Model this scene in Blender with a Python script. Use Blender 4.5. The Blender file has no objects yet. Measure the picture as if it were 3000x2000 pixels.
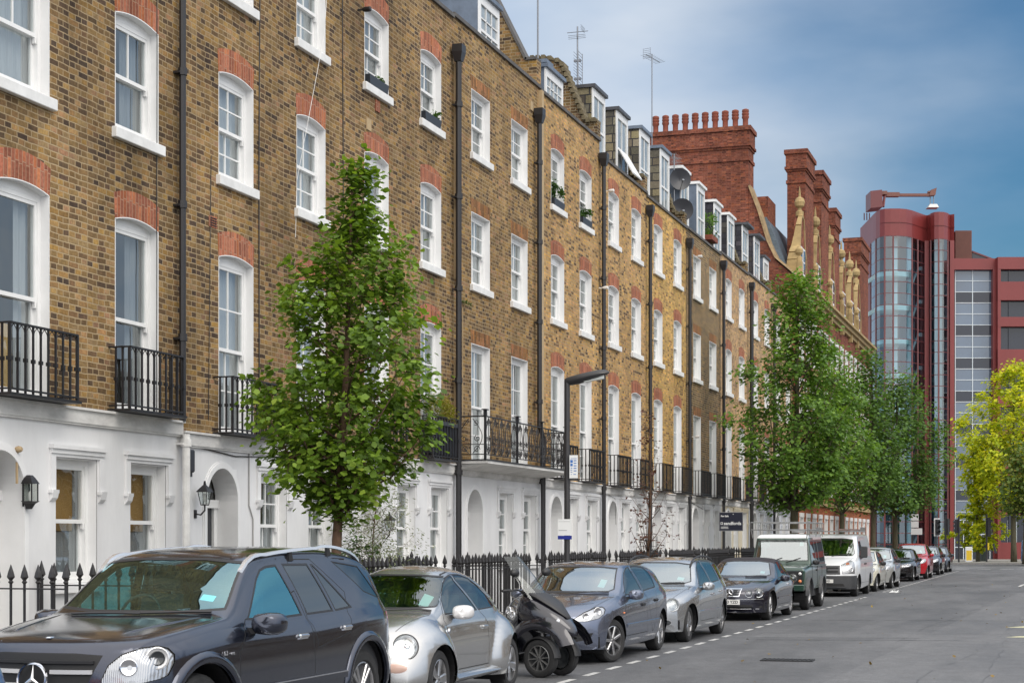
import bpy, bmesh, math, random
import numpy as np
from mathutils import Vector, Matrix
from mathutils.bvhtree import BVHTree
R = math.radians
scene = bpy.context.scene
col = scene.collection

# ---------------------------------------------------------------- camera
cam_d = bpy.data.cameras.new("camera"); cam = bpy.data.objects.new("camera", cam_d); col.objects.link(cam)
TH = math.atan(1285.0 / 3900.0)                      # the street runs along +Y, the camera looks a little left of it
cam.location = (0, 0, 1.8); cam.rotation_euler = (R(90), 0, TH)
cam_d.sensor_width = 36; cam_d.lens = 36 * 3900 / 2352.0; cam_d.shift_y = 0.193
cam_d.clip_start = 0.1; cam_d.clip_end = 3000
scene.camera = cam

# ---------------------------------------------------------------- world, sun, exposure
SUN_EL, SUN_AZ = R(48), R(128)                       # azimuth clockwise from +Y: behind the camera on the right
w = bpy.data.worlds.new("World"); scene.world = w; w.use_nodes = True
nt = w.node_tree; nt.nodes.clear()
def wn(t, **k):
    n = nt.nodes.new(t)
    for a, b in k.items(): setattr(n, a, b)
    return n
sky = wn("ShaderNodeTexSky", sky_type='NISHITA', sun_disc=False)
sky.sun_elevation = SUN_EL; sky.sun_rotation = SUN_AZ; sky.air_density = 1.6; sky.dust_density = 0.4; sky.ozone_density = 3.0
bg1 = wn("ShaderNodeBackground"); bg1.inputs[1].default_value = 0.048
bg2 = wn("ShaderNodeBackground"); bg2.inputs[1].default_value = 1.0
mix = wn("ShaderNodeMixShader"); out = wn("ShaderNodeOutputWorld")
tc = wn("ShaderNodeTexCoord")
tint = wn("ShaderNodeMixRGB", blend_type='MULTIPLY'); tint.inputs[0].default_value = 1.0; tint.inputs[2].default_value = (0.29, 0.66, 0.98, 1)
nt.links.new(sky.outputs[0], tint.inputs[1]); nt.links.new(tint.outputs[0], bg1.inputs[0])
mp = wn("ShaderNodeMapping"); mp.inputs['Scale'].default_value = (1.0, 1.0, 2.6)
nz = wn("ShaderNodeTexNoise"); nz.inputs['Scale'].default_value = 2.6; nz.inputs['Detail'].default_value = 6; nz.inputs['Roughness'].default_value = 0.52
nz2 = wn("ShaderNodeTexNoise"); nz2.inputs['Scale'].default_value = 5.5; nz2.inputs['Detail'].default_value = 4
nt.links.new(tc.outputs['Generated'], mp.inputs[0]); nt.links.new(mp.outputs[0], nz.inputs[0]); nt.links.new(mp.outputs[0], nz2.inputs[0])
# a break in the overcast over the far end of the street
gap = wn("ShaderNodeVectorMath", operation='DISTANCE'); gap.inputs[1].default_value = Vector((0.06, 0.94, 0.25)).normalized()
nt.links.new(tc.outputs['Generated'], gap.inputs[0])
gm = wn("ShaderNodeMapRange", interpolation_type='SMOOTHSTEP'); gm.inputs[1].default_value = 0.03; gm.inputs[2].default_value = 0.44; gm.inputs[3].default_value = -0.38; gm.inputs[4].default_value = 0.42
nt.links.new(gap.outputs['Value'], gm.inputs[0])
ad = wn("ShaderNodeMath", operation='ADD'); nt.links.new(nz.outputs[0], ad.inputs[0]); nt.links.new(gm.outputs[0], ad.inputs[1])
cr = wn("ShaderNodeMapRange", interpolation_type='SMOOTHSTEP'); cr.inputs[1].default_value = 0.02; cr.inputs[2].default_value = 0.86
nt.links.new(ad.outputs[0], cr.inputs[0]); nt.links.new(cr.outputs[0], mix.inputs[0])
ccol = wn("ShaderNodeValToRGB"); ccol.color_ramp.elements[0].position = 0.3; ccol.color_ramp.elements[0].color = (0.40, 0.53, 0.72, 1)
ccol.color_ramp.elements[1].position = 0.75; ccol.color_ramp.elements[1].color = (0.72, 0.78, 0.86, 1)
nt.links.new(nz2.outputs[0], ccol.inputs[0]); nt.links.new(ccol.outputs[0], bg2.inputs[0])
# an overcast is brightest overhead and towards the hidden sun
sx = wn("ShaderNodeVectorMath", operation='DOT_PRODUCT'); sx.inputs[1].default_value = Vector((0.30, -0.42, 0.86)).normalized(); nt.links.new(tc.outputs['Generated'], sx.inputs[0])
sr = wn("ShaderNodeMapRange", interpolation_type='SMOOTHSTEP'); sr.inputs[1].default_value = -0.1; sr.inputs[2].default_value = 0.95; sr.inputs[3].default_value = 0.65; sr.inputs[4].default_value = 1.75
nt.links.new(sx.outputs['Value'], sr.inputs[0]); nt.links.new(sr.outputs[0], bg2.inputs[1])
wf = wn("ShaderNodeMapRange"); wf.inputs[1].default_value = 0.15; wf.inputs[2].default_value = 0.8; nt.links.new(sx.outputs['Value'], wf.inputs[0])
wm = wn("ShaderNodeMixRGB"); wm.inputs[2].default_value = (0.80, 0.775, 0.745, 1); nt.links.new(wf.outputs[0], wm.inputs[0]); nt.links.new(ccol.outputs[0], wm.inputs[1]); nt.links.new(wm.outputs[0], bg2.inputs[0])
nt.links.new(bg1.outputs[0], mix.inputs[1]); nt.links.new(bg2.outputs[0], mix.inputs[2]); nt.links.new(mix.outputs[0], out.inputs[0])

sd = bpy.data.lights.new("sun", 'SUN'); sd.energy = 0.9; sd.angle = R(40); sd.color = (1.0, 0.94, 0.86)
sun = bpy.data.objects.new("sun", sd); col.objects.link(sun)
_d = Vector((math.sin(SUN_AZ) * math.cos(SUN_EL), math.cos(SUN_AZ) * math.cos(SUN_EL), math.sin(SUN_EL)))
sun.rotation_euler = _d.to_track_quat('Z', 'Y').to_euler(); sun.location = (20, -20, 40)
vs = scene.view_settings; vs.view_transform = 'Standard'; vs.look = 'None'; vs.gamma = 1; vs.exposure = 0.66
scene.cycles.max_bounces = 8; scene.cycles.transparent_max_bounces = 24; scene.cycles.use_denoising = True

# ---------------------------------------------------------------- helpers
rnd = random.Random(7)
def tag(o, label=None, cat=None, group=None, kind=None):
    if label: o['label'] = label
    if cat: o['category'] = cat
    if group: o['group'] = group
    if kind: o['kind'] = kind
    return o
def empty(name, loc=(0, 0, 0), rz=0.0, label=None, cat=None, group=None):
    o = bpy.data.objects.new(name, None); col.objects.link(o); o.location = loc; o.rotation_euler = (0, 0, rz)
    o.empty_display_size = 0.2
    return tag(o, label, cat, group)
def inst(name, mesh, parent, loc=(0, 0, 0), rot=(0, 0, 0), sc=(1, 1, 1)):
    o = bpy.data.objects.new(name, mesh); col.objects.link(o); o.parent = parent; o.location = loc; o.rotation_euler = rot; o.scale = sc
    return o
def copy_tree(o, parent=None):
    c = o.copy(); col.objects.link(c)
    if parent: c.parent = parent
    for ch in list(o.children): copy_tree(ch, c)
    return c
class MB:
    def __init__(s): s.v = []; s.f = []; s.m = []; s.mi = 0
    def poly(s, pts, mi=None):
        n = len(s.v); s.v += [tuple(p) for p in pts]; s.f.append(tuple(range(n, n + len(pts)))); s.m.append(s.mi if mi is None else mi)
    def raw(s, vs, fs, mi=None):
        n = len(s.v); s.v += [tuple(p) for p in vs]
        for f in fs: s.f.append(tuple(i + n for i in f)); s.m.append(s.mi if mi is None else mi)
    def box(s, x0, x1, y0, y1, z0, z1, mi=None):
        s.raw([(x0, y0, z0), (x1, y0, z0), (x1, y1, z0), (x0, y1, z0), (x0, y0, z1), (x1, y0, z1), (x1, y1, z1), (x0, y1, z1)],
              [(0, 3, 2, 1), (4, 5, 6, 7), (0, 1, 5, 4), (1, 2, 6, 5), (2, 3, 7, 6), (3, 0, 4, 7)], mi)
    def bev(s, x0, x1, y0, y1, z0, z1, b, mi=None):      # box with chamfered vertical and top edges
        def ring(d, z): return [(x0 + d, y0 + b + d, z), (x0 + b + d, y0 + d, z), (x1 - b - d, y0 + d, z), (x1 - d, y0 + b + d, z), (x1 - d, y1 - b - d, z), (x1 - b - d, y1 - d, z), (x0 + b + d, y1 - d, z), (x0 + d, y1 - b - d, z)]
        s.loft([ring(b * .7, z0), ring(0, z0 + b), ring(0, z1 - b), ring(b * .7, z1)], True, mi)
    def loft(s, rings, caps=True, mi=None, close=True):
        k = len(rings[0]); vs = [p for r in rings for p in r]; fs = []
        for i in range(len(rings) - 1):
            for j in range(k if close else k - 1):
                a = i * k + j; b = i * k + (j + 1) % k; fs.append((a, b, b + k, a + k))
        if caps: fs.append(tuple(range(k))[::-1]); fs.append(tuple(range((len(rings) - 1) * k, len(rings) * k)))
        s.raw(vs, fs, mi)
    def tube(s, pts, r, n=6, mi=None, caps=True):
        pts = [Vector(p) for p in pts]; rs = r if isinstance(r, (list, tuple)) else [r] * len(pts); rings = []; up = None
        for i, p in enumerate(pts):
            d = (pts[min(i + 1, len(pts) - 1)] - pts[max(i - 1, 0)]).normalized()
            if up is None: up = Vector((0, 0, 1)) if abs(d.z) < .9 else Vector((1, 0, 0))
            a = d.cross(up).normalized(); up = a.cross(d).normalized()
            rings.append([p + rs[i] * (math.cos(t) * a + math.sin(t) * up) for t in [2 * math.pi * k / n for k in range(n)]])
        s.loft(rings, caps, mi)
    def lathe(s, prof, c=(0, 0, 0), n=16, axis='z', mi=None, caps=True):
        rings = []
        for r, h in prof:
            rg = []
            for k in range(n):
                t = 2 * math.pi * k / n; a, b = r * math.cos(t), r * math.sin(t)
                p = (a, b, h) if axis == 'z' else ((h, a, b) if axis == 'x' else (b, h, a))
                rg.append((p[0] + c[0], p[1] + c[1], p[2] + c[2]))
            rings.append(rg)
        s.loft(rings, caps, mi)
    def prism(s, pts, axis, a, b, mi=None):              # pts 2-D, extruded along an axis from a to b
        def P(p, h): return (h, p[0], p[1]) if axis == 'x' else ((p[0], h, p[1]) if axis == 'y' else (p[0], p[1], h))
        s.loft([[P(p, a) for p in pts], [P(p, b) for p in pts]], True, mi)
    def mesh(s, name, mats, smooth=False, fix=True):
        me = bpy.data.meshes.new(name); me.from_pydata(s.v, [], s.f)
        for m_ in (mats if isinstance(mats, (list, tuple)) else [mats]): me.materials.append(m_)
        me.polygons.foreach_set('material_index', s.m)
        if fix:
            bm = bmesh.new(); bm.from_mesh(me); bmesh.ops.recalc_face_normals(bm, faces=bm.faces); bm.to_mesh(me); bm.free()
        if smooth:
            me.polygons.foreach_set('use_smooth', [True] * len(me.polygons))
            if smooth != True: me.set_sharp_from_angle(angle=R(smooth))
        me.update(); return me
    def build(s, name, mats, parent=None, smooth=False, loc=(0, 0, 0), fix=True):
        o = bpy.data.objects.new(name, s.mesh(name, mats, smooth, fix)); col.objects.link(o); o.location = loc
        if parent: o.parent = parent
        return o
def arc(cy, cz, r, a0, a1, n): return [(cy + r * math.cos(a0 + (a1 - a0) * i / n), cz + r * math.sin(a0 + (a1 - a0) * i / n)) for i in range(n + 1)]

# positions along the street measured from the photograph: lateral distance L, pixel column x (2352-wide frame)
def D(x, L): return 4321.3 * L / (2461.0 - x) - 0.3295 * L
def Zat(x, y, L): return 1.8 + (1238.0 - y) * L / (0.9498 * (2461.0 - x))

# ---------------------------------------------------------------- materials
def new_mat(name):
    m = bpy.data.materials.new(name); m.use_nodes = True; n = m.node_tree; b = n.nodes['Principled BSDF']; return m, n, b
def N(n, t, **k):
    q = n.nodes.new(t)
    for a, b in k.items():
        if a.startswith('i_'): q.inputs[a[2:].replace('_', ' ')].default_value = b
        else: setattr(q, a, b)
    return q
def plain(name, c, rough=0.6, metal=0.0, var=0.0, vscale=3.0, bump=0.0, bscale=40.0, coat=0.0, spec=0.5, stretch=(1, 1, 1)):
    m, n, b = new_mat(name); b.inputs['Base Color'].default_value = (*c, 1); b.inputs['Roughness'].default_value = rough
    b.inputs['Metallic'].default_value = metal; b.inputs['Coat Weight'].default_value = coat; b.inputs['Coat Roughness'].default_value = 0.04
    b.inputs['Specular IOR Level'].default_value = spec
    if var > 0 or bump > 0:
        g = N(n, 'ShaderNodeNewGeometry'); mpn = N(n, 'ShaderNodeMapping'); mpn.inputs['Scale'].default_value = stretch
        n.links.new(g.outputs['Position'], mpn.inputs[0])
    if var > 0:
        nz = N(n, 'ShaderNodeTexNoise', i_Scale=vscale, i_Detail=6.0, i_Roughness=0.65); n.links.new(mpn.outputs[0], nz.inputs[0])
        mr = N(n, 'ShaderNodeMapRange'); mr.inputs[1].default_value = 0.3; mr.inputs[2].default_value = 0.7; mr.inputs[3].default_value = 1 - var; mr.inputs[4].default_value = 1 + var * .5
        n.links.new(nz.outputs[0], mr.inputs[0])
        mx = N(n, 'ShaderNodeMixRGB', blend_type='MULTIPLY'); mx.inputs[0].default_value = 1; mx.inputs[1].default_value = (*c, 1)
        n.links.new(mr.outputs[0], mx.inputs[2]); n.links.new(mx.outputs[0], b.inputs['Base Color'])
    if bump > 0:
        nb = N(n, 'ShaderNodeTexNoise', i_Scale=bscale, i_Detail=4.0); n.links.new(mpn.outputs[0], nb.inputs[0])
        bp = N(n, 'ShaderNodeBump', i_Strength=bump, i_Distance=0.01); n.links.new(nb.outputs[0], bp.inputs['Height']); n.links.new(bp.outputs[0], b.inputs['Normal'])
    return m
def brick(name, stops, mortar=(0.34, 0.27, 0.17), mf=1.0, bw=0.215, rh=0.075, soot=0.35, axis='wall', seed=0.0, ms=0.0085):
    """stock brick laid in courses; a random tone for every brick, weathering over the wall"""
    m, n, b = new_mat(name); b.inputs['Roughness'].default_value = 0.9; b.inputs['Specular IOR Level'].default_value = 0.2
    g = N(n, 'ShaderNodeNewGeometry'); sp = N(n, 'ShaderNodeSeparateXYZ'); n.links.new(g.outputs['Position'], sp.inputs[0])
    a = N(n, 'ShaderNodeMath', operation='ADD'); n.links.new(sp.outputs[0], a.inputs[0]); n.links.new(sp.outputs[1], a.inputs[1])
    cx = N(n, 'ShaderNodeCombineXYZ')
    if axis == 'soldier': n.links.new(sp.outputs[2], cx.inputs[0]); n.links.new(a.outputs[0], cx.inputs[1])
    else: n.links.new(a.outputs[0], cx.inputs[0]); n.links.new(sp.outputs[2], cx.inputs[1])
    dz = N(n, 'ShaderNodeTexNoise', i_Scale=2.3, i_Detail=3.0); n.links.new(g.outputs['Position'], dz.inputs[0])
    sc = N(n, 'ShaderNodeVectorMath', operation='MULTIPLY_ADD'); sc.inputs[1].default_value = (0.05, 0.045, 0); n.links.new(dz.outputs['Color'], sc.inputs[0]); n.links.new(cx.outputs[0], sc.inputs[2])
    bt = N(n, 'ShaderNodeTexBrick', i_Scale=1.0, i_Mortar_Size=ms, i_Mortar_Smooth=0.25, i_Bias=0.0, i_Brick_Width=bw, i_Row_Height=rh)
    bt.offset = 0.5; bt.squash = 0.62; bt.squash_frequency = 2
    bt.inputs['Color1'].default_value = (0, 0, 0, 1); bt.inputs['Color2'].default_value = (1, 1, 1, 1); bt.inputs['Mortar'].default_value = (0.5, 0.5, 0.5, 1)
    n.links.new(sc.outputs[0], bt.inputs['Vector'])
    rp = N(n, 'ShaderNodeValToRGB'); cr_ = rp.color_ramp
    cr_.elements[0].position = stops[0][0]; cr_.elements[0].color = (*stops[0][1], 1); cr_.elements[1].position = stops[-1][0]; cr_.elements[1].color = (*stops[-1][1], 1)
    for p, c in stops[1:-1]: e = cr_.elements.new(p); e.color = (*c, 1)
    # patches of differing brick batches shift the tone
    pz = N(n, 'ShaderNodeTexNoise', i_Scale=0.65, i_Detail=6.0, i_Roughness=0.75); n.links.new(g.outputs['Position'], pz.inputs[0])
    pm = N(n, 'ShaderNodeMapRange'); pm.inputs[1].default_value = 0.3; pm.inputs[2].default_value = 0.7; pm.inputs[3].default_value = -0.27; pm.inputs[4].default_value = 0.25; n.links.new(pz.outputs[0], pm.inputs[0])
    sm = N(n, 'ShaderNodeMath', operation='ADD'); n.links.new(bt.outputs['Color'], sm.inputs[0]); n.links.new(pm.outputs[0], sm.inputs[1]); n.links.new(sm.outputs[0], rp.inputs[0])
    fz = N(n, 'ShaderNodeTexNoise', i_Scale=26.0, i_Detail=4.0); n.links.new(g.outputs['Position'], fz.inputs[0])
    fm = N(n, 'ShaderNodeMapRange'); fm.inputs[1].default_value = 0.25; fm.inputs[2].default_value = 0.75; fm.inputs[3].default_value = 0.72; fm.inputs[4].default_value = 1.25; n.links.new(fz.outputs[0], fm.inputs[0])
    # a second draw per brick: some yellower, some pinker, some sooty
    of = N(n, 'ShaderNodeVectorMath', operation='ADD'); of.inputs[1].default_value = (bw * 54 * 1.31, rh * 38, 0); n.links.new(sc.outputs[0], of.inputs[0])
    b2 = N(n, 'ShaderNodeTexBrick', i_Scale=1.0, i_Mortar_Size=0.0, i_Brick_Width=bw, i_Row_Height=rh); b2.offset = 0.5; b2.squash = 0.62; b2.squash_frequency = 2
    of.inputs[1].default_value = (bw * 54 * 0.62 * 50, rh * 38, 0)
    b2.inputs['Color1'].default_value = (0, 0, 0, 1); b2.inputs['Color2'].default_value = (1, 1, 1, 1); n.links.new(of.outputs[0], b2.inputs['Vector'])
    r2_ = N(n, 'ShaderNodeValToRGB'); q2 = r2_.color_ramp; q2.elements[0].color = (.74, .71, .72, 1); q2.elements[1].color = (1.22, 1.15, 1.0, 1)
    for p_, c_ in ((.3, (.86, .86, .90)), (.5, (1.0, 1.0, .95)), (.75, (1.18, 1.06, 1.06)), (.88, (1.20, 1.12, .82))): e_ = q2.elements.new(p_); e_.color = (*c_, 1)
    n.links.new(b2.outputs['Color'], r2_.inputs[0])
    m0 = N(n, 'ShaderNodeMixRGB', blend_type='MULTIPLY'); m0.inputs[0].default_value = 1; n.links.new(rp.outputs[0], m0.inputs[1]); n.links.new(r2_.outputs[0], m0.inputs[2])
    m1 = N(n, 'ShaderNodeMixRGB', blend_type='MULTIPLY'); m1.inputs[0].default_value = 1; n.links.new(m0.outputs[0], m1.inputs[1]); n.links.new(fm.outputs[0], m1.inputs[2])
    mm = N(n, 'ShaderNodeMixRGB'); mm.inputs[2].default_value = (*mortar, 1); n.links.new(m1.outputs[0], mm.inputs[1])
    mfn = N(n, 'ShaderNodeMath', operation='MULTIPLY'); mfn.inputs[1].default_value = mf; n.links.new(bt.outputs['Fac'], mfn.inputs[0]); n.links.new(mfn.outputs[0], mm.inputs[0])
    st = N(n, 'ShaderNodeMapping'); st.inputs['Scale'].default_value = (1, 0.8, 0.35); n.links.new(g.outputs['Position'], st.inputs[0])
    sz = N(n, 'ShaderNodeTexNoise', i_Scale=0.8, i_Detail=7.0, i_Roughness=0.7); n.links.new(st.outputs[0], sz.inputs[0])
    sr = N(n, 'ShaderNodeMapRange'); sr.inputs[1].default_value = 0.38; sr.inputs[2].default_value = 0.62; sr.inputs[3].default_value = 1 - soot; sr.inputs[4].default_value = 1.08; n.links.new(sz.outputs[0], sr.inputs[0])
    m2 = N(n, 'ShaderNodeMixRGB', blend_type='MULTIPLY'); m2.inputs[0].default_value = 1; n.links.new(mm.outputs[0], m2.inputs[1]); n.links.new(sr.outputs[0], m2.inputs[2]); n.links.new(m2.outputs[0], b.inputs['Base Color'])
    ng = N(n, 'ShaderNodeMath', operation='SUBTRACT'); ng.inputs[0].default_value = 1.0; n.links.new(bt.outputs['Fac'], ng.inputs[1])
    hh = N(n, 'ShaderNodeMath', operation='MULTIPLY_ADD'); hh.inputs[1].default_value = 0.5; n.links.new(fz.outputs[0], hh.inputs[0]); n.links.new(ng.outputs[0], hh.inputs[2])
    bp = N(n, 'ShaderNodeBump', i_Strength=0.8, i_Distance=0.008); n.links.new(hh.outputs[0], bp.inputs['Height']); n.links.new(bp.outputs[0], b.inputs['Normal'])
    return m
def glass(name, tintc=(0.75, 0.8, 0.8), ior=1.5, add=0.0, rough=0.0, wob=0.0, gc=(0.95, 1, 1)):
    m, n, b = new_mat(name); n.nodes.remove(b); o = n.nodes['Material Output']
    tr = N(n, 'ShaderNodeBsdfTransparent'); tr.inputs[0].default_value = (*tintc, 1)
    gl = N(n, 'ShaderNodeBsdfGlossy'); gl.inputs['Roughness'].default_value = rough; gl.inputs[0].default_value = (*gc, 1)
    fr = N(n, 'ShaderNodeFresnel', i_IOR=ior); bg_ = N(n, 'ShaderNodeNewGeometry'); iv = N(n, 'ShaderNodeMapRange'); iv.inputs[3].default_value = ior; iv.inputs[4].default_value = 1 / ior; n.links.new(bg_.outputs['Backfacing'], iv.inputs[0]); n.links.new(iv.outputs[0], fr.inputs['IOR']); ad = N(n, 'ShaderNodeMath', operation='ADD', use_clamp=True); ad.inputs[1].default_value = add
    mx = N(n, 'ShaderNodeMixShader'); n.links.new(fr.outputs[0], ad.inputs[0]); n.links.new(ad.outputs[0], mx.inputs[0])
    n.links.new(tr.outputs[0], mx.inputs[1]); n.links.new(gl.outputs[0], mx.inputs[2]); n.links.new(mx.outputs[0], o.inputs[0])
    if wob:
        g = N(n, 'ShaderNodeNewGeometry'); nz = N(n, 'ShaderNodeTexNoise', i_Scale=1.8, i_Detail=1.0); n.links.new(g.outputs['Position'], nz.inputs[0])
        bp = N(n, 'ShaderNodeBump', i_Strength=wob, i_Distance=0.05); n.links.new(nz.outputs[0], bp.inputs['Height']); n.links.new(bp.outputs[0], gl.inputs['Normal']); n.links.new(bp.outputs[0], fr.inputs['Normal'])
    return m
# ---------------------------------------------------------------- setting: road, pavements, markings
def asphalt(name, base, scale=1.0, patch=0.3):
    m, n, b = new_mat(name); b.inputs['Roughness'].default_value = 0.78; b.inputs['Specular IOR Level'].default_value = 0.35
    g = N(n, 'ShaderNodeNewGeometry')
    f1 = N(n, 'ShaderNodeTexNoise', i_Scale=55.0 * scale, i_Detail=3.0, i_Roughness=0.8); n.links.new(g.outputs['Position'], f1.inputs[0])
    mpn = N(n, 'ShaderNodeMapping'); mpn.inputs['Scale'].default_value = (1.0, 0.22, 1.0); n.links.new(g.outputs['Position'], mpn.inputs[0])
    f2 = N(n, 'ShaderNodeTexNoise', i_Scale=0.55, i_Detail=7.0, i_Roughness=0.62); n.links.new(mpn.outputs[0], f2.inputs[0])
    f3 = N(n, 'ShaderNodeTexNoise', i_Scale=2.6, i_Detail=6.0, i_Roughness=0.7); n.links.new(g.outputs['Position'], f3.inputs[0])
    def rng(src, lo, hi, a, c):
        r_ = N(n, 'ShaderNodeMapRange'); r_.inputs[1].default_value = lo; r_.inputs[2].default_value = hi; r_.inputs[3].default_value = a; r_.inputs[4].default_value = c; n.links.new(src, r_.inputs[0]); return r_.outputs[0]
    def mul(a_, b_):
        q = N(n, 'ShaderNodeMath', operation='MULTIPLY'); n.links.new(a_, q.inputs[0]); n.links.new(b_, q.inputs[1]); return q.outputs[0]
    f4 = N(n, 'ShaderNodeTexNoise', i_Scale=11.0 * scale, i_Detail=4.0, i_Roughness=0.75); n.links.new(g.outputs['Position'], f4.inputs[0])
    v = mul(mul(rng(f4.outputs[0], .3, .7, .82, 1.18), rng(f1.outputs[0], .3, .7, .55, 1.5)), mul(rng(f2.outputs[0], .35, .65, 1 - patch, 1 + patch), rng(f3.outputs[0], .3, .7, .84, 1.14)))
    mx = N(n, 'ShaderNodeMixRGB', blend_type='MULTIPLY'); mx.inputs[0].default_value = 1; mx.inputs[1].default_value = (*base, 1); n.links.new(v, mx.inputs[2]); n.links.new(mx.outputs[0], b.inputs['Base Color'])
    rr = rng(f2.outputs[0], .35, .65, .58, .85); n.links.new(rr, b.inputs['Roughness'])
    bp = N(n, 'ShaderNodeBump', i_Strength=0.5, i_Distance=0.006); n.links.new(f1.outputs[0], bp.inputs['Height']); n.links.new(bp.outputs[0], b.inputs['Normal'])
    return m
M = {}
M['asphalt'] = asphalt('asphalt', (0.098, 0.100, 0.106)); M['patch'] = asphalt('worn asphalt', (0.116, 0.118, 0.124), 1.2, .2)
M['paving'] = plain('paving', (0.25, 0.24, 0.22), .85, var=.3, vscale=2.0, bump=.2)
M['kerb'] = plain('kerb granite', (0.28, 0.27, 0.26), .8, var=.25, vscale=6)
M['line'] = plain('worn white road paint', (0.50, 0.50, 0.49), .7, var=.5, vscale=14)
M['yline'] = plain('worn yellow road paint', (0.62, 0.60, 0.36), .7, var=.4, vscale=12)
def sheet(name, x0, x1, y0, y1, z, m, kind='structure'):
    b = MB(); b.poly([(x0, y0, z), (x1, y0, z), (x1, y1, z), (x0, y1, z)]); return tag(b.build(name, m, fix=False), kind=kind)
sheet('road', -700, 700, -300, 1500, 0, M['asphalt'])
b = MB(); b.box(-11.70, -8.40, -12, 104, -.02, .12, 0); b.box(-8.40, -8.25, -12, 104.15, -.02, .125, 1)
tag(b.build('pavement', [M['paving'], M['kerb']]), kind='structure')
b = MB(); b.box(-90, 60, 126.15, 200, -.02, .12, 0); b.box(-90, 60, 126.0, 126.15, -.02, .125, 1)
tag(b.build('pavement', [M['paving'], M['kerb']]), kind='structure')
b = MB(); b.box(2.7, 14, -12, 104, -.02, .12, 0); b.box(2.55, 2.7, -12, 104.15, -.02, .125, 1)
tag(b.build('pavement', [M['paving'], M['kerb']]), kind='structure')
b = MB(); y = 4.0
while y < 99:
    if not 54.0 < y < 58: b.poly([(-6.14, y, .004), (-6.04, y, .004), (-6.04, y + .62, .004), (-6.14, y + .62, .004)])
    y += 1.17
for yy in (9.9, 99.0): b.poly([(-8.2, yy, .004), (-6.04, yy, .004), (-6.04, yy + .1, .004), (-8.2, yy + .1, .004)])
tag(b.build('parking_bay_line', M['line'], fix=False), kind='structure')
b = MB()
b.poly([(-1.15, 32.5, .004), (2.2, 33.0, .004), (2.2, 33.4, .004), (-.9, 32.9, .004)]); b.poly([(-1.28, 36.1, .004), (2.0, 36.8, .004), (2.0, 37.4, .004), (-.9, 36.7, .004)])
tag(b.build('yellow_marking', M['yline'], fix=False), kind='structure')
b = MB(); pts = [(-1.95 + .06 * i * i, 67.5 + i * 2.6) for i in range(7)]
for p, q in zip(pts, pts[1:]): b.poly([(p[0], p[1], .004), (p[0] + .12, p[1], .004), (q[0] + .12, q[1], .004), (q[0], q[1], .004)])
for k in range(8): b.poly([(-8 + 1.3 * k, 106.2, .004), (-7.2 + 1.3 * k, 106.2, .004), (-7.2 + 1.3 * k, 106.7, .004), (-8 + 1.3 * k, 106.7, .004)])
for k in range(2): b.poly([(-14, 112 + 4 * k, .004), (12, 112 + 4 * k, .004), (12, 112.15 + 4 * k, .004), (-14, 112.15 + 4 * k, .004)])
tag(b.build('road_marking', M['line'], fix=False), kind='structure')
M['crack'] = plain('bitumen seam', (0.06, 0.06, 0.063), .6)
b = MB(); r2 = random.Random(3)
def crack(p0, dx, dy, n, wd):
    x, y_ = p0
    for i in range(n):
        x2 = x + dx + r2.uniform(-.07, .07); y2 = y_ + dy; a = wd * r2.uniform(.2, 1)
        if r2.random() < .82: b.poly([(x, y_, .0035), (x + a, y_, .0035), (x2 + a, y2, .0035), (x2, y2, .0035)])
        x, y_ = x2, y2
crack((-1.95, 14.6), .015, .55, 95, .018); crack((-1.05, 15), .0, .6, 70, .016); crack((-2.9, 30), .01, .5, 40, .016)
for yy, x0, x1 in ((30.3, -5.4, -2.0), (32.4, -5.7, -1.2), (38, -5.5, -1.5)):
    x = x0
    while x < x1: b.poly([(x, yy + (x - x0) * .25, .0035), (x + .16, yy + (x + .16 - x0) * .25, .0035), (x + .16, yy + (x + .16 - x0) * .25 + r2.uniform(.02, .10), .0035), (x, yy + (x - x0) * .25 + r2.uniform(.02, .1), .0035)]); x += .17
tag(b.build('road_crack', M['crack'], fix=False), kind='structure')
b = MB(); b.poly([(-3.2, 14.2, .002), (-.2, 14.2, .002), (.4, 60, .002), (-1.7, 60, .002)]); b.poly([(-5.6, 31.0, .0024), (-1.0, 32.2, .0024), (-1.0, 34.2, .0024), (-5.6, 32.6, .0024)])
tag(b.build('road_patch', M['patch'], fix=False), kind='structure')

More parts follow.
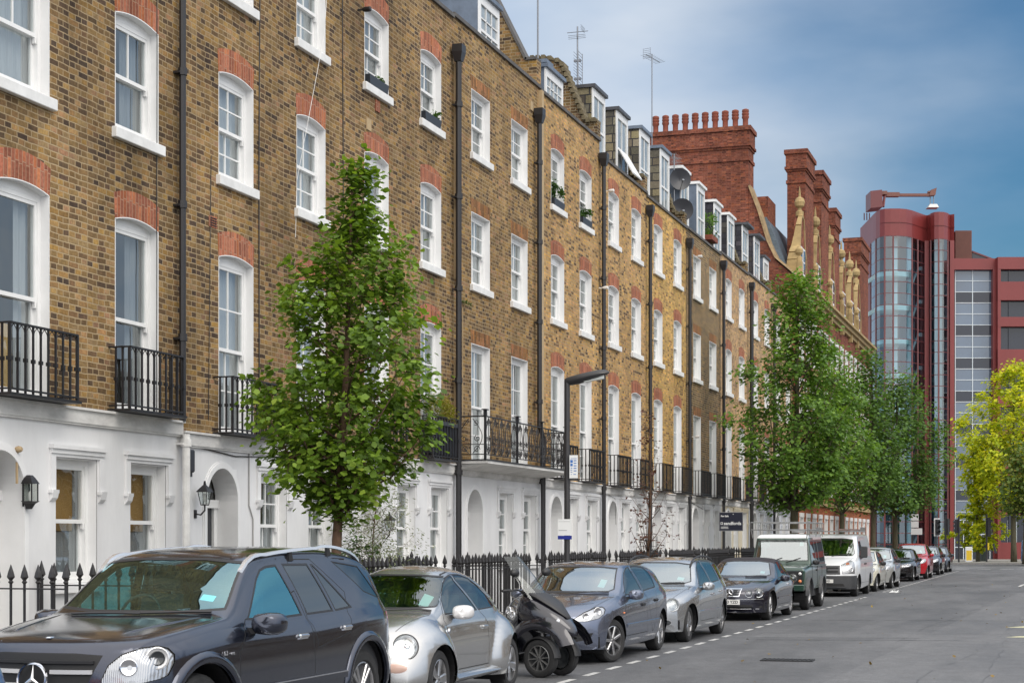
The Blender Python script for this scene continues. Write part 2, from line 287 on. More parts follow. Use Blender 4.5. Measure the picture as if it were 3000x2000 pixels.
# ---------------------------------------------------------------- terrace of houses
YB = (0.0, (0.080, 0.056, 0.040)), (0.12, (0.115, 0.076, 0.046)), (0.30, (0.165, 0.105, 0.053)), (0.52, (0.22, 0.141, 0.062)), (0.75, (0.275, 0.176, 0.071)), (0.9, (0.295, 0.203, 0.10)), (1.0, (0.295, 0.175, 0.10))
def shade(st, f, sh=(1, 1, 1)): return [(p, (min(.6, c[0] * f * sh[0]), c[1] * f * sh[1], c[2] * f * sh[2])) for p, c in st]
MO = (0.375, 0.282, 0.168)
BR = {
 'brown': brick('stock brick brown', YB, MO, soot=.42),
 'mellow': brick('stock brick mellow', shade(YB, 1.12, (1.0, 1.0, .95)), MO, soot=.28),
 'spot': brick('stock brick spotted', [(0, (.12, .075, .046)), (.12, (.20, .125, .065)), (.22, (.40, .25, .10)), (.6, (.50, .32, .125)), (1, (.52, .31, .145))], (.40, .31, .19), soot=.24),
 'yellow': brick('stock brick yellow', [(0, (.20, .11, .05)), (.2, (.44, .27, .08)), (.6, (.58, .37, .11)), (1, (.58, .34, .13))], (.46, .36, .2), soot=.32),
 'dark': brick('stock brick sooty', shade(YB, .86), (.40, .33, .22), soot=.36),
 'pink': brick('stock brick pinkish', [(0, (.22, .14, .085)), (.25, (.40, .26, .135)), (.6, (.50, .33, .16)), (1, (.53, .33, .19))], (.43, .34, .23), soot=.22),
}
M['rub'] = brick('red rubbed brick', [(0, (.25, .088, .052)), (.5, (.33, .120, .070)), (1, (.40, .16, .098))], (.40, .24, .16), mf=.8, bw=.33, rh=.075, soot=.16, axis='soldier', ms=.008)
M['dullarch'] = brick('dull brick arch', [(0, (.16, .08, .035)), (.5, (.26, .13, .055)), (1, (.33, .15, .07))], (.3, .22, .13), mf=.6, bw=.33, rh=.085, soot=.2, axis='soldier', ms=.006)
def stucco(name, c):
    m = plain(name, c, .62, var=.16, vscale=1.1, bump=.12, bscale=9, stretch=(1, 1, .35)); return m
M['stucco'] = stucco('white painted stucco', (.71, .71, .715)); M['cream'] = stucco('cream painted stucco', (.66, .59, .45)); M['stucco2'] = stucco('pale grey painted stucco', (.62, .64, .68))
M['ledge'] = plain('weathered white ledge', (.64, .63, .61), .7, var=.36, vscale=1.6, bump=.1, stretch=(1, 1, 2.5))
M['white'] = plain('white window paint', (.76, .76, .755), .42, var=.05, vscale=5)
M['reveal'] = plain('white reveal', (.74, .74, .74), .6, var=.06, vscale=3)
M['sill'] = plain('white painted sill', (.71, .71, .70), .6, var=.14, vscale=4)
M['iron'] = plain('black ironwork', (.016, .015, .017), .45, var=.3, vscale=9)
M['pipe'] = plain('black cast iron pipe', (.018, .017, .019), .4)
M['wpipe'] = plain('white painted pipe', (.74, .73, .71), .5, var=.2, vscale=5)
M['lead'] = plain('lead sheet', (.13, .165, .22), .45, var=.25, vscale=4)
M['slate'] = plain('roof slate', (.06, .062, .072), .5, var=.35, vscale=5)
M['coping'] = plain('coping stone', (.10, .095, .092), .8, var=.4, vscale=3)
M['tan'] = plain('tan render', (.42, .31, .18), .9, var=.2, vscale=3)
M['room'] = plain('room wall', (.30, .27, .23), .9); M['dark'] = plain('dark void', (.012, .012, .013), .8)
M['net'] = plain('net curtain', (.40, .41, .42), .9, var=.12, vscale=7, stretch=(1, 5, .2)); M['drape'] = plain('grey curtain', (.24, .25, .26), .9, var=.25, vscale=7, stretch=(1, 6, .1))
M['ochre'] = plain('ochre blind', (.36, .20, .055), .85, var=.15, vscale=3); M['board'] = plain('pale timber board', (.62, .40, .15), .6, var=.25, vscale=6, stretch=(1, 1, .2))
M['pane'] = glass('window glass', (.84, .88, .89), 1.52, .13, 0, .15)
M['door_black'] = plain('black door gloss', (.02, .022, .028), .25); M['door_white'] = plain('white door', (.6, .6, .6), .35); M['door_grey'] = plain('grey door', (.16, .18, .2), .3)
M['slatec'] = brick('hung slate', [(0, (.09, .085, .07)), (.5, (.20, .185, .14)), (1, (.27, .25, .19))], (.045, .045, .05), bw=.42, rh=.24, soot=.2, ms=.018)
M['plainslate'] = brick('dark hung slate', [(0, (.05, .05, .06)), (1, (.085, .085, .10))], (.03, .03, .034), bw=.34, rh=.2, soot=.2, ms=.012)

_wc = {}
def window_meshes(w_, h, rise, style):
    k = (round(w_, 3), round(h, 3), round(rise, 3), style)
    if k in _wc: return _wc[k]
    m = MB(); RD = -.115
    # reveal lining: jambs and soffit, a few millimetres proud of the brick face
    m.box(RD - .02, .004, 0, .013, 0, h, 1); m.box(RD - .02, .004, w_ - .013, w_, 0, h, 1)
    if rise > 0:
        rr = (w_ * w_ / 4 + rise * rise) / (2 * rise); a = math.asin(w_ / 2 / rr); top = arc(w_ / 2, h + rise - rr, rr, math.pi / 2 + a, math.pi / 2 - a, 10)
    else: top = [(0, h), (w_, h)]
    for p, q in zip(top, top[1:]):
        m.raw([(RD - .02, p[0], p[1]), (.004, p[0], p[1]), (.004, q[0], q[1]), (RD - .02, q[0], q[1]), (RD - .02, p[0], p[1] - .013), (.004, p[0], p[1] - .013), (.004, q[0], q[1] - .013), (RD - .02, q[0], q[1] - .013)],
              [(0, 1, 2, 3), (4, 7, 6, 5), (1, 5, 6, 2), (0, 4, 5, 1), (2, 6, 7, 3), (3, 7, 4, 0)], 1)
    m.prism([(p[0], p[1] - .012) for p in top] + ([(w_, h - .03), (0, h - .03)] if rise > 0 else [(w_, h - .05), (0, h - .05)]), 'x', RD - .03, RD, 0)   # head of the frame
    # box frame
    fb = .075; m.box(RD - .10, RD, .0135, fb, 0, h - .03, 0); m.box(RD - .10, RD, w_ - fb, w_ - .0135, 0, h - .03, 0); m.box(RD - .10, RD - .002, fb, w_ - fb, h - .09, h - .03, 0); m.box(RD - .13, RD + .03, fb, w_ - fb, 0, .05, 0)
    hm = h * .48 if style != 'ground' else h * .47
    y0, y1 = fb, w_ - fb
    def sash(x, z0, z1, br, bc, bot):
        st = .045
        m.box(x - .04, x, y0, y0 + st, z0, z1, 0); m.box(x - .04, x, y1 - st, y1, z0, z1, 0); m.box(x - .04, x + .002, y0 + st, y1 - st, z0, z0 + bot, 0); m.box(x - .04, x + .002, y0 + st, y1 - st, z1 - .045, z1, 0)
        for i in range(1, bc): yy = y0 + (y1 - y0) * i / bc; m.box(x - .032, x - .006, yy - .011, yy + .011, z0 + bot, z1 - .045, 0)
        for i in range(1, br): zz = z0 + (z1 - z0) * i / br; m.box(x - .03, x - .008, y0 + st, y1 - st, zz - .011, zz + .011, 0)
        return (x - .02, y0 + st, y1 - st, z0 + bot, z1 - .045)
    bars = {'plain': (1, 2, 1, 1), 'tall': (1, 1, 1, 1), 'grid': (2, 2, 2, 2), 'ground': (2, 2, 2, 2), 'gplain': (1, 1, 1, 1)}[style]
    ga = sash(RD - .012, hm, h - .09, bars[0], bars[1], .05); gb = sash(RD - .058, .05, hm + .045, bars[2], bars[3], .085)
    for yy in (y0 + .012, y1 - .045): m.box(RD - .05, RD - .006, yy, yy + .033, hm - .07, hm, 0)      # sash horns
    fr = m.mesh('window', [M['white'], M['reveal']])
    g = MB()
    for (x, a_, b_, c_, d_) in (ga, gb): g.poly([(x, a_, c_), (x, b_, c_), (x, b_, d_), (x, a_, d_)])
    gm_ = g.mesh('pane', M['pane'], fix=False)
    s = MB(); s.bev(-.10, .075, -.075, w_ + .075, -.14, -.002, .008); sm_ = s.mesh('sill', M['sill'])
    am = {}
    if True:
        t2 = .33
        if rise > 0: up = [(p[0] * 1.05 - w_ * .025, p[1] + t2 + .02 * math.sin(math.pi * p[0] / w_)) for p in top]
        else: up = [(-.05, h + t2 - .05), (w_ + .05, h + t2 - .05)]
        q = MB()
        lo = top
        for (p, p2), (u, u2) in zip(zip(lo, lo[1:]), zip(up, up[1:])):
            q.raw([(.003, *p), (.003, *p2), (.003, *u2), (.003, *u), (-.1, *p), (-.1, *p2), (-.1, *u2), (-.1, *u)], [(0, 1, 2, 3), (4, 7, 6, 5), (0, 4, 5, 1), (3, 2, 6, 7), (0, 3, 7, 4), (1, 5, 6, 2)])
        am['rub'] = q.mesh('arch', M['rub']); am['dull'] = q.mesh('arch', M['dullarch'])
    _wc[k] = (fr, gm_, sm_, am); return _wc[k]
_cc = {}
def curtain_mesh(w_, h, kind):
    k = (round(w_, 2), round(h, 2), kind)
    if k in _cc: return _cc[k]
    m = MB(); x = -.27
    def folds(a, b_, mi, z0=.02, z1=None, amp=.02):
        z1 = z1 or h - .02; n = max(4, int((b_ - a) / .05)); ps = [(x + amp * math.sin(i * 1.9) * (1 if i % 2 else .6), a + (b_ - a) * i / n) for i in range(n + 1)]
        for p, q in zip(ps, ps[1:]): m.poly([(p[0], p[1], z0), (q[0], q[1], z0), (q[0], q[1], z1), (p[0], p[1], z1)], mi)
    if kind == 'net': folds(.02, w_ - .02, 0)
    elif kind == 'right': folds(w_ * .5, w_ - .02, 1, amp=.035)
    elif kind == 'both': folds(.02, w_ * .25, 0, amp=.035); folds(w_ * .62, w_ - .02, 1, amp=.035)
    elif kind == 'half': folds(.02, w_ - .02, 0, z1=h * .5); folds(w_ * .68, w_ - .02, 1, amp=.035)
    elif kind == 'blind': m.box(x - .01, x, .02, w_ - .02, h * .45, h, 0)
    elif kind == 'ochre': m.box(x - .01, x, .02, w_ * .86, h * .42, h, 2); folds(w_ * .87, w_ - .02, 1, amp=.02); folds(.02, w_ * .95, 1, z1=h * .41, amp=.01)
    elif kind == 'board': m.box(x - .03, x, .02, w_ * .66, .05, h * .36, 3); folds(w_ * .68, w_ - .02, 0, amp=.03)
    _cc[k] = m.mesh('curtain', [M['net'], M['drape'], M['ochre'], M['board']], fix=False); return _cc[k]
def add_window(root, y, z, w_, h, rise, style='grid', curtain='net', sill=True, arch='rub'):
    fr, g, s, a = window_meshes(w_, h, rise, style)
    f = inst('window', fr, root, (0, y, z)); inst('pane', g, f)
    if sill: inst('sill', s, f)
    if arch: inst('arch', a[arch], f)
    if curtain: inst('curtain', curtain_mesh(w_, h, curtain), f)
    return f
def wall_grid(m, y0, y1, z0, z1, holes, x, mi=0):
    ys = sorted({y0, y1} | {h[0] for h in holes} | {h[1] for h in holes}); zs = sorted({z0, z1} | {h[2] for h in holes} | {h[3] for h in holes})
    for a, b_ in zip(ys, ys[1:]):
        for c, d in zip(zs, zs[1:]):
            cy, cz = (a + b_) / 2, (c + d) / 2
            if not any(h[0] < cy < h[1] and h[2] < cz < h[3] for h in holes): m.poly([(x, a, c), (x, b_, c), (x, b_, d), (x, a, d)], mi)
def railing_mesh(m, ya, yb, xo, z, hgt, step=.15, fancy=True):
    """balcony railing on three sides, standing out xo from the wall"""
    def bar(x, y, big=False):
        r_ = .011 if not big else .016
        m.box(x - r_, x + r_, y - r_, y + r_, z, z + hgt)
        if fancy: m.box(x - r_ * 1.9, x + r_ * 1.9, y - r_ * 1.9, y + r_ * 1.9, z + hgt * .46, z + hgt * .46 + .045)
    m.box(xo - .022, xo + .022, ya, yb, z + hgt, z + hgt + .022); m.box(xo - .014, xo + .014, ya, yb, z + .03, z + .05)
    for yy in (ya, yb):
        m.box(0, xo, yy - .018, yy + .018, z + hgt + .001, z + hgt + .02); m.box(0, xo - .014, yy - .012, yy + .012, z + .031, z + .049)
        for i in range(1, 3): bar(xo * i / 3, yy)
    n = max(2, round((yb - ya) / step))
    for i in range(n + 1): bar(xo, ya + (yb - ya) * i / n, i in (0, n))
    if fancy:
        for i in range(n):          # little pointed arches under the top rail
            c0 = ya + (yb - ya) * i / n; c1 = ya + (yb - ya) * (i + 1) / n; cm = (c0 + c1) / 2
            m.tube([(xo, c0, z + hgt - .13), (xo, c0 + (cm - c0) * .35, z + hgt - .05), (xo, cm, z + hgt)], .007, 4, caps=False); m.tube([(xo, c1, z + hgt - .13), (xo, c1 + (cm - c1) * .35, z + hgt - .05), (xo, cm, z + hgt)], .007, 4, caps=False)
    m.box(0, xo + .04, ya - .04, yb + .04, z - .035, z - .004)
XF = -11.74
U = lambda u: 5.073 * u - 3.87
def dormer(root, y, w_, z0, z1, xf, xb, cheek, front, capm, hood=.05, slope=.25, panes=2, opn=False):
    d = MB()
    d.box(xb, xf - .02, y, y + w_, z0, z1, 0)
    d.box(xb - .05, xf + hood + .04, y - .05, y + w_ + .05, z1, z1 + .09, 1)
    o = d.build('dormer', [cheek, capm], root)
    f = MB(); t = .11
    f.box(xf - .0195, xf + .02, y, y + t, z0, z1 - .001); f.box(xf - .0195, xf + .02, y + w_ - t, y + w_, z0, z1 - .001); f.box(xf - .0195, xf + .02, y + t, y + w_ - t, z0, z0 + .16); f.box(xf - .0195, xf + .02, y + t, y + w_ - t, z1 - .2, z1 - .001)
    zm = (z0 + z1) / 2 - .05
    f.box(xf - .015, xf + .012, y + t, y + w_ - t, zm, zm + .06)
    for i in range(1, panes): yy = y + t + (w_ - 2 * t) * i / panes; f.box(xf - .012, xf + .006, yy - .015, yy + .015, z0 + .16, z1 - .2)
    if panes > 2:
        for i in range(1, 3): zz = z0 + (z1 - z0) * i / 3; f.box(xf - .012, xf + .006, y + t, y + w_ - t, zz - .013, zz + .013)
    if opn:
        f.raw([(xf + .03, y + t, zm), (xf + .03, y + w_ - t, zm), (xf + .45, y + w_ - t, z0 + .25), (xf + .45, y + t, z0 + .25), (xf + .05, y + t, zm + .02), (xf + .05, y + w_ - t, zm + .02), (xf + .47, y + w_ - t, z0 + .28), (xf + .47, y + t, z0 + .28)], [(0, 1, 2, 3), (4, 7, 6, 5), (0, 4, 5, 1), (1, 5, 6, 2), (2, 6, 7, 3), (3, 7, 4, 0)])
    fo = f.build('window_frame', front, o)
    g = MB(); g.poly([(xf - .016, y + t, z0 + .16), (xf - .016, y + w_ - t, z0 + .16), (xf - .016, y + w_ - t, z1 - .2), (xf - .016, y + t, z1 - .2)]); g.build('pane', M['dpane'], o, fix=False)
    return o
M['dpane'] = plain('dormer glazing', (.30, .34, .36), .06, spec=1.0, var=.4, vscale=2)

def party_wall(root, y, mat, z0=12.2, cog=False):
    # upstand between roofs: steps back up the mansard slope under a coping
    p = MB(); pts = [(-.02, z0), (-.02, z0 + .45), (-.34, z0 + .45), (-1.0, z0 + 2.05), (-1.4, z0 + 2.2), (-4.0, z0 + 2.3), (-6.5, z0 + 2.3), (-6.5, z0)] if cog else [(-.02, z0), (-.02, z0 + .55), (-.30, z0 + .55), (-1.15, z0 + 2.25), (-1.9, z0 + 3.2), (-4.0, z0 + 3.6), (-6.5, z0 + 3.6), (-6.5, z0)]
    p.prism(pts, 'y', y - .17, y + .17)
    o = p.build('party_wall', mat, root)
    c = MB()
    for a, b_ in zip(pts[1:6], pts[2:7]):
        dx, dz = b_[0] - a[0], b_[1] - a[1]; l_ = math.hypot(dx, dz); n_ = (dz / l_ * .06, -dx / l_ * .06)
        c.loft([[(a[0], y - .21, a[1]), (a[0], y + .21, a[1]), (b_[0], y + .21, b_[1]), (b_[0], y - .21, b_[1])], [(a[0] + n_[0], y - .21, a[1] + n_[1]), (a[0] + n_[0], y + .21, a[1] + n_[1]), (b_[0] + n_[0], y + .21, b_[1] + n_[1]), (b_[0] + n_[0], y - .21, b_[1] + n_[1])]])
        if cog:
            k = int(l_ / .15)
            for i in range(k):
                t = (i + .5) / k; cx_, cz_ = a[0] + dx * t, a[1] + dz * t
                c.box(cx_ - .05, cx_ + .05, y - .26, y + .26, cz_ - .02, cz_ + .09)
    c.build('coping', M['coping'] if not cog else M['cogm'], root)
M['cogm'] = plain('lichened coping tile', (.16, .13, .075), .9, var=.5, vscale=7)
M['galvw'] = plain('grey conduit', (.30, .29, .28), .6)
_dc = {}
def door_meshes(w_, spring, zb):
    if 'd' in _dc: return _dc['d']
    r_ = w_ / 2; ap = arc(r_, spring, r_, math.pi, 0, 16); dp = .32
    m = MB()                                        # recess lining
    path = [(0, zb)] + ap + [(w_, zb)]
    for p, q in zip(path, path[1:]): m.poly([(-dp, *p), (.03, *p), (.03, *q), (-dp, *q)])
    m.poly([(-dp, 0, zb), (.03, 0, zb), (.03, w_, zb), (-dp, w_, zb)])
    # spandrels in the wall plane
    cz = spring + r_
    for p, q in zip(ap, ap[1:]): m.poly([(.03, *p), (.03, *q), (.03, q[0], cz), (.03, p[0], cz)])
    # archivolt
    for k, (ri, ro, xo) in enumerate(((r_ - .002, r_ + .075, .055), (r_ + .075, r_ + .10, .042))):
        ii = [(r_ - ri, zb)] + arc(r_, spring, ri, math.pi, 0, 20) + [(r_ + ri, zb)]; oo = [(r_ - ro, zb)] + arc(r_, spring, ro, math.pi, 0, 20) + [(r_ + ro, zb)]
        for (p, p2), (u, u2) in zip(zip(ii, ii[1:]), zip(oo, oo[1:])):
            m.raw([(xo, *p), (xo, *p2), (xo, *u2), (xo, *u), (.025, *p), (.025, *p2), (.025, *u2), (.025, *u)], [(0, 1, 2, 3), (0, 4, 5, 1), (3, 2, 6, 7)])
    lin = m.mesh('doorway', M['reveal'], fix=False)
    f = MB(); f.box(-dp - .05, -dp + .03, 0.002, .10, zb, spring - .10); f.box(-dp - .05, -dp + .03, w_ - .10, w_ - .002, zb, spring - .10); f.box(-dp - .05, -dp + .06, .002, w_ - .002, spring - .10, spring + .02)
    fr = f.mesh('door_frame', M['white'])
    d = MB(); d.box(-dp - .045, -dp - .01, .10, w_ - .10, zb, spring - .10)
    for a, b_ in ((.16, .44), (.50, .78)):
        for c, e in ((zb + .15, zb + .75), (zb + .9, spring - .22)): d.box(-dp - .01, -dp + .004, a * w_ / .94, b_ * w_ / .94, c, e)
    dm = {}
    for k in ('black', 'white', 'grey'): dm[k] = d.mesh('door', M['door_' + k])
    h_ = MB(); h_.lathe([(.0, 0), (.03, .01), (.03, .03), (0, .04)], (-dp + .01, w_ * .5, zb + 1.0), 8, 'x')
    hm = h_.mesh('door_knob', M['wpipe'])
    fl = MB(); fa = [(r_ + (q[0] - r_) * .98, q[1] + .02) for q in arc(r_, spring, r_ * .99, math.pi, 0, 12)]; fl.poly([(-dp - .02, *p) for p in fa]); fm = fl.mesh('fanlight', M['fan'], fix=False)
    _dc['d'] = (lin, fr, dm, hm, fm); return _dc['d']
M['fan'] = plain('fanlight glass', (.10, .10, .095), .08, spec=.8)
_hm = {}
def hood_mesh(w_, h, m):
    k = (round(w_, 2), round(h, 2), m.name)
    if k not in _hm:
        b = MB(); e = .13
        b.box(.03, .10, -e - .02, w_ + e + .02, h + .10, h + .15); b.box(.03, .075, -e, w_ + e, h + .045, h + .10); b.box(.03, .055, -e, w_ + e, h + .005, h + .045)
        for s in (-e, w_ + .03):
            b.box(.03, .06, s, s + .10, h - .40, h + .005)
            b.prism([(.03, h - .55), (.075, h - .50), (.10, h - .40), (.03, h - .40)], 'y', s - .01, s + .11)
            b.box(.03, .085, s - .03, s + .13, h - .44, h - .40)
        _hm[k] = b.mesh('hood_mould', m)
    return _hm[k]
HOUSES = [
 dict(u0=3.816, u1=4.876, win=(4.045, 4.554), brick='brown', style='plain', rise=.075, ledge=3.43, st='stucco', door='white', dz=.05, cur=('board', 'both', 'net', 'right', 'both', 'both'), g='gplain',
      label='brown brick terraced house at the left edge, with undivided tall windows and amber blinds'),
 dict(u0=4.876, u1=5.958, win=(5.107, 5.621), brick='brown', style='grid', rise=.075, ledge=3.30, st='stucco', door='black', dz=0, cur=('net', 'net', 'net', 'net', 'net', 'net'), g='ground',
      label='brown brick terraced house with black arched door, partly behind the nearest leafy tree'),
 dict(u0=5.958, u1=7.04, win=(6.161, 6.693), brick='brown', style='grid', rise=.075, ledge=3.30, st='stucco', door='grey', dz=0, cur=('net', 'both', 'net', 'right', 'right', 'right'), g='ground',
      label='brown brick terraced house with black balcony planter and window boxes on its top floor'),
 dict(u0=7.04, u1=8.19, win=(7.257, 7.776), brick='mellow', style='grid', rise=0, ledge=3.30, st='stucco', door='white', dz=-.02, cur=('net', 'both', 'net', 'net', 'right', 'net'), g='ground',
      label='terraced house with flat-topped windows and one long scrollwork balcony across its first floor'),
 dict(u0=8.19, u1=9.23, win=(8.368, 8.857), brick='spot', style='grid', rise=.075, ledge=3.22, st='stucco', door='white', dz=-.03, cur=('right', 'both', 'half', 'right', None, None), g='ground',
      label='speckled brick terraced house behind the street lamp, with plants at its top windows'),
 dict(u0=9.23, u1=10.25, win=(9.407, 9.901), brick='spot', style='grid', rise=.075, ledge=3.2, st='stucco', door='white', dz=-.02, cur=('both', 'net', 'right', 'both', 'net', 'right'), g='ground',
      label='speckled brick terraced house with two slate-sided dormers, one with its window propped open'),
 dict(u0=10.25, u1=11.31, win=(10.43, 10.95), brick='yellow', style='grid', rise=.075, ledge=3.2, st='stucco', door='white', dz=0, cur=('net', 'right', 'both', 'net', 'net', 'both'), g='ground',
      label='bright orange-yellow brick terraced house behind the bare sapling'),
 dict(u0=11.31, u1=12.41, win=(11.52, 12.03), brick='dark', style='grid', rise=0, ledge=3.2, st='stucco', door='black', dz=0, cur=('net', 'both', 'net', 'right', 'net', 'net'), g='ground',
      label='dark sooty brick terraced house left of the cream one, satellite dishes at its roof edge'),
 dict(u0=12.41, u1=13.46, win=(12.6, 13.1), brick='pink', style='grid', rise=.07, ledge=3.2, st='cream', door='grey', dz=0, cur=('net', 'both', 'net', 'right', 'net', 'net'), g='ground',
      label='terraced house with cream ground floor behind the for-sale board'),
 dict(u0=13.46, u1=14.52, win=(13.68, 14.19), brick='pink', style='grid', rise=.07, ledge=3.2, st='stucco2', door='grey', dz=-.05, cur=('net', 'both', 'net', 'right', 'net', 'net'), g='ground',
      label='terraced house with pale grey ground floor, just right of the cream-fronted one'),
 dict(u0=14.52, u1=15.60, win=(14.74, 15.25), brick='pink', style='grid', rise=.07, ledge=3.15, st='stucco2', door='grey', dz=-.12, cur=('net', 'both', 'net', 'right', 'net', 'net'), g='ground',
      label='last terraced house of the row, touching the red brick mansion block'),
]
ROOT = []
for hi, H in enumerate(HOUSES):
    y0, y1 = U(H['u0']), U(H['u1']); wd = y1 - y0; dz = H['dz']; LZ = H['ledge']; bk = BR[H['brick']]; stm = M[H['st']]
    r_ = empty('terraced_house', (XF, y0, 0), 0, H['label'], 'house', 'terraced houses along the street'); ROOT.append(r_)
    W1 = 1.10 if H['rise'] else 1.17
    wy = [U(u) - y0 for u in H['win']]; zt = (12.2, 12.2, 12.2, 12.25, 12.2, 11.83, 11.75, 11.78, 11.87, 11.93, 11.95)[hi]
    lev = [(LZ + .03, (5.90 if H['rise'] else 5.86) - LZ - .03 + dz), (7.07 + dz, 1.50), (9.78 + dz, 1.32)]
    holes = []; k = 0
    for li, (zz, hh) in enumerate(lev):
        for yy in wy:
            st = H['style']
            if st == 'plain' and li == 0: st = 'tall'
            add_window(r_, yy, zz, W1, hh, H['rise'], st, H['cur'][k], li > 0, 'rub' if H['rise'] and H['brick'] != 'dark' else 'dull'); k += 1
            holes.append((yy + .006, yy + W1 - .006, zz, zz + hh + (.012 if not H['rise'] else H['rise'])))
    m = MB(); wall_grid(m, 0, wd, LZ - .1, zt, holes, 0)
    if hi in (0, len(HOUSES) - 1): yy = 0 if hi == 0 else wd; m.poly([(0, yy, LZ - .1), (-9, yy, 0), (-9, yy, zt), (0, yy, zt)])
    m.poly([(0, 0, zt), (0, wd, zt), (-.3, wd, zt), (-.3, 0, zt)]); m.poly([(-.3, 0, zt), (-.3, wd, zt), (-.3, wd, zt - .9), (-.3, 0, zt - .9)])
    m.build('wall', bk, r_, fix=False)
    # ground floor
    gz, gh = 1.26, 1.54; gw = .92; gy = [2.38 + wd - 5.42, 4.10 + wd - 5.42] if hi > 0 else [2.35, 4.07]
    if hi == 4: gy = [2.15, 3.95]
    dy, dw, dsp, dzb = .74, .94, 2.36, .22
    gm_ = MB(); wall_grid(gm_, 0, wd, 0, LZ, [(a, a + gw, gz, gz + gh) for a in gy] + [(dy, dy + dw, dzb, dsp + dw / 2)], .03)
    rw = MB(); rw.poly([(-9, 0, 0), (-9, wd, 0), (-9, wd, zt), (-9, 0, zt)]); rw.build('rear_wall', bk, r_, fix=False)
    if hi == 0: gm_.poly([(.03, 0, 0), (-.3, 0, 0), (-.3, 0, LZ), (.03, 0, LZ)])
    gm_.build('stucco_front', stm, r_, fix=False)
    for gi, a in enumerate(gy):
        cu = 'ochre' if hi == 0 else ('both', 'half', 'right', 'net')[(hi + gi) % 4]
        f = add_window(r_, a, gz, gw, gh, 0, H['g'], cu, False, None); f.location.x = .02
        inst('hood_mould', hood_mesh(gw, gh, stm), r_, (0, a, gz))
        sb = MB(); sb.bev(-.1, .10, a - .05, a + gw + .05, gz - .12, gz - .003, .006); sb.build('window_ledge', stm, r_)
    lin, fr, dm, hm, fm = door_meshes(dw, dsp, dzb)
    dd = inst('doorway', lin, r_, (0, dy, 0)); inst('door_frame', fr, dd); inst('door', dm[H['door']], dd); inst('door_knob', hm, dd); inst('fanlight', fm, dd)
    lb = MB(); lb.box(.03, .085, 0, wd, LZ - .19, LZ); lb.box(.03, .12, 0, wd, LZ - .028, LZ + .002); lb.box(.03, .07, 0, wd, LZ - .215, LZ - .19); lb.box(-.02, .03, 0, wd, LZ - .001, LZ + .012); lb.build('ledge', M['ledge'], r_)
    cp = MB(); cp.box(-.34, .05, 0, wd, zt, zt + .075); cp.build('parapet_coping', M['coping'], r_)
    it = MB(); it.poly([(-2.2, .02, 0), (-2.2, wd - .02, 0), (-2.2, wd - .02, zt), (-2.2, .02, zt)])
    for zz in (LZ - .05, 6.55, 9.25): it.poly([(-.32, .02, zz), (-.32, wd - .02, zz), (-2.2, wd - .02, zz), (-2.2, .02, zz)])
    for yy in (.02, wd - .02, wd * .52): it.poly([(-.35, yy, 0), (-2.2, yy, 0), (-2.2, yy, zt), (-.35, yy, zt)])
    it.build('interior', M['room'], r_, fix=False)
    # roof behind the parapet: gutter, steep slope, flat top
    rf = MB(); rm = M['lead'] if hi in (3, 4) else M['slate']
    pr = [(-.30, zt - .35), (-.62, zt - .35), (-2.3, zt + 1.95), (-8.7, zt + 2.2), (-9.0, zt - .4)]
    for p, q in zip(pr, pr[1:]): rf.poly([(p[0], 0, p[1]), (p[0], wd, p[1]), (q[0], wd, q[1]), (q[0], 0, q[1])])
    if hi in (0, 10):
        yy = 0 if hi == 0 else wd; rf.poly([(p[0], yy, p[1]) for p in pr])
    rf.build('roof', rm, r_, fix=False)
    H['wy'] = wy; H['W1'] = W1; H['zt'] = zt; H['lev'] = lev; H['y0'] = y0; H['wd'] = wd; H['gy'] = gy
    # first floor balconies
    if hi == 3:
        b = MB(); a, e, xo, zz = .20, wd + .10, .62, LZ + .10
        b2 = MB(); b2.box(.0, xo + .10, a - .15, e + .12, zz - .085, zz - .03)
        b2.prism([(0, zz - .22), (.45, zz - .12), (xo + .04, zz - .086), (0, zz - .086)], 'y', a - .08, e + .05); b2.build('balcony_slab', M['ledge'], r_)
        b.box(0.002, xo + .12, a - .17, e + .14, zz - .03, zz - .004)
        def scrollpanel(P, L_):          # P(s,z) -> point, a panel L_ long
            hgt = .86
            for s in (0.02, L_ - .02): b.tube([P(s, zz), P(s, zz + hgt)], .012, 5)
            b.tube([P(0, zz + .86), P(L_, zz + .86)], .016, 5); b.tube([P(0, zz + .10), P(L_, zz + .10)], .01, 4); b.tube([P(0, zz + .30), P(L_, zz + .30)], .008, 4)
            n = max(1, round(L_ / .42))
            for i in range(n):
                c = L_ * (i + .5) / n; hw = L_ / n * .46
                for sg in (-1, 1):
                    cv = []
                    for j in range(15): t = j / 14; cv.append(P(c + sg * hw * (.15 + .8 * math.sin(math.pi * t) * (1 - .25 * t)), zz + .12 + .70 * t))
                    b.tube(cv, .008, 4)
                    for (cs, cz_, rr, s0) in ((c + sg * hw * .45, zz + .20, .075, 0), (c + sg * hw * .5, zz + .42, .07, 2), (c + sg * hw * .4, zz + .74, .06, 4)):
                        b.tube([P(cs + rr * (1 - j / 14) * math.cos(s0 + j * .75), cz_ + rr * (1 - j / 14) * math.sin(s0 + j * .75)) for j in range(12)], .0075, 4)
                b.tube([P(c, zz + .1), P(c, zz + .86)], .008, 4); b.tube([P(c - hw, zz + .1), P(c - hw, zz + .86)], .007, 4)
        scrollpanel(lambda s, z: (s, a, z), xo); scrollpanel(lambda s, z: (s, e, z), xo)
        L3 = (e - a)
        scrollpanel(lambda s, z: (xo, a + s, z), L3)
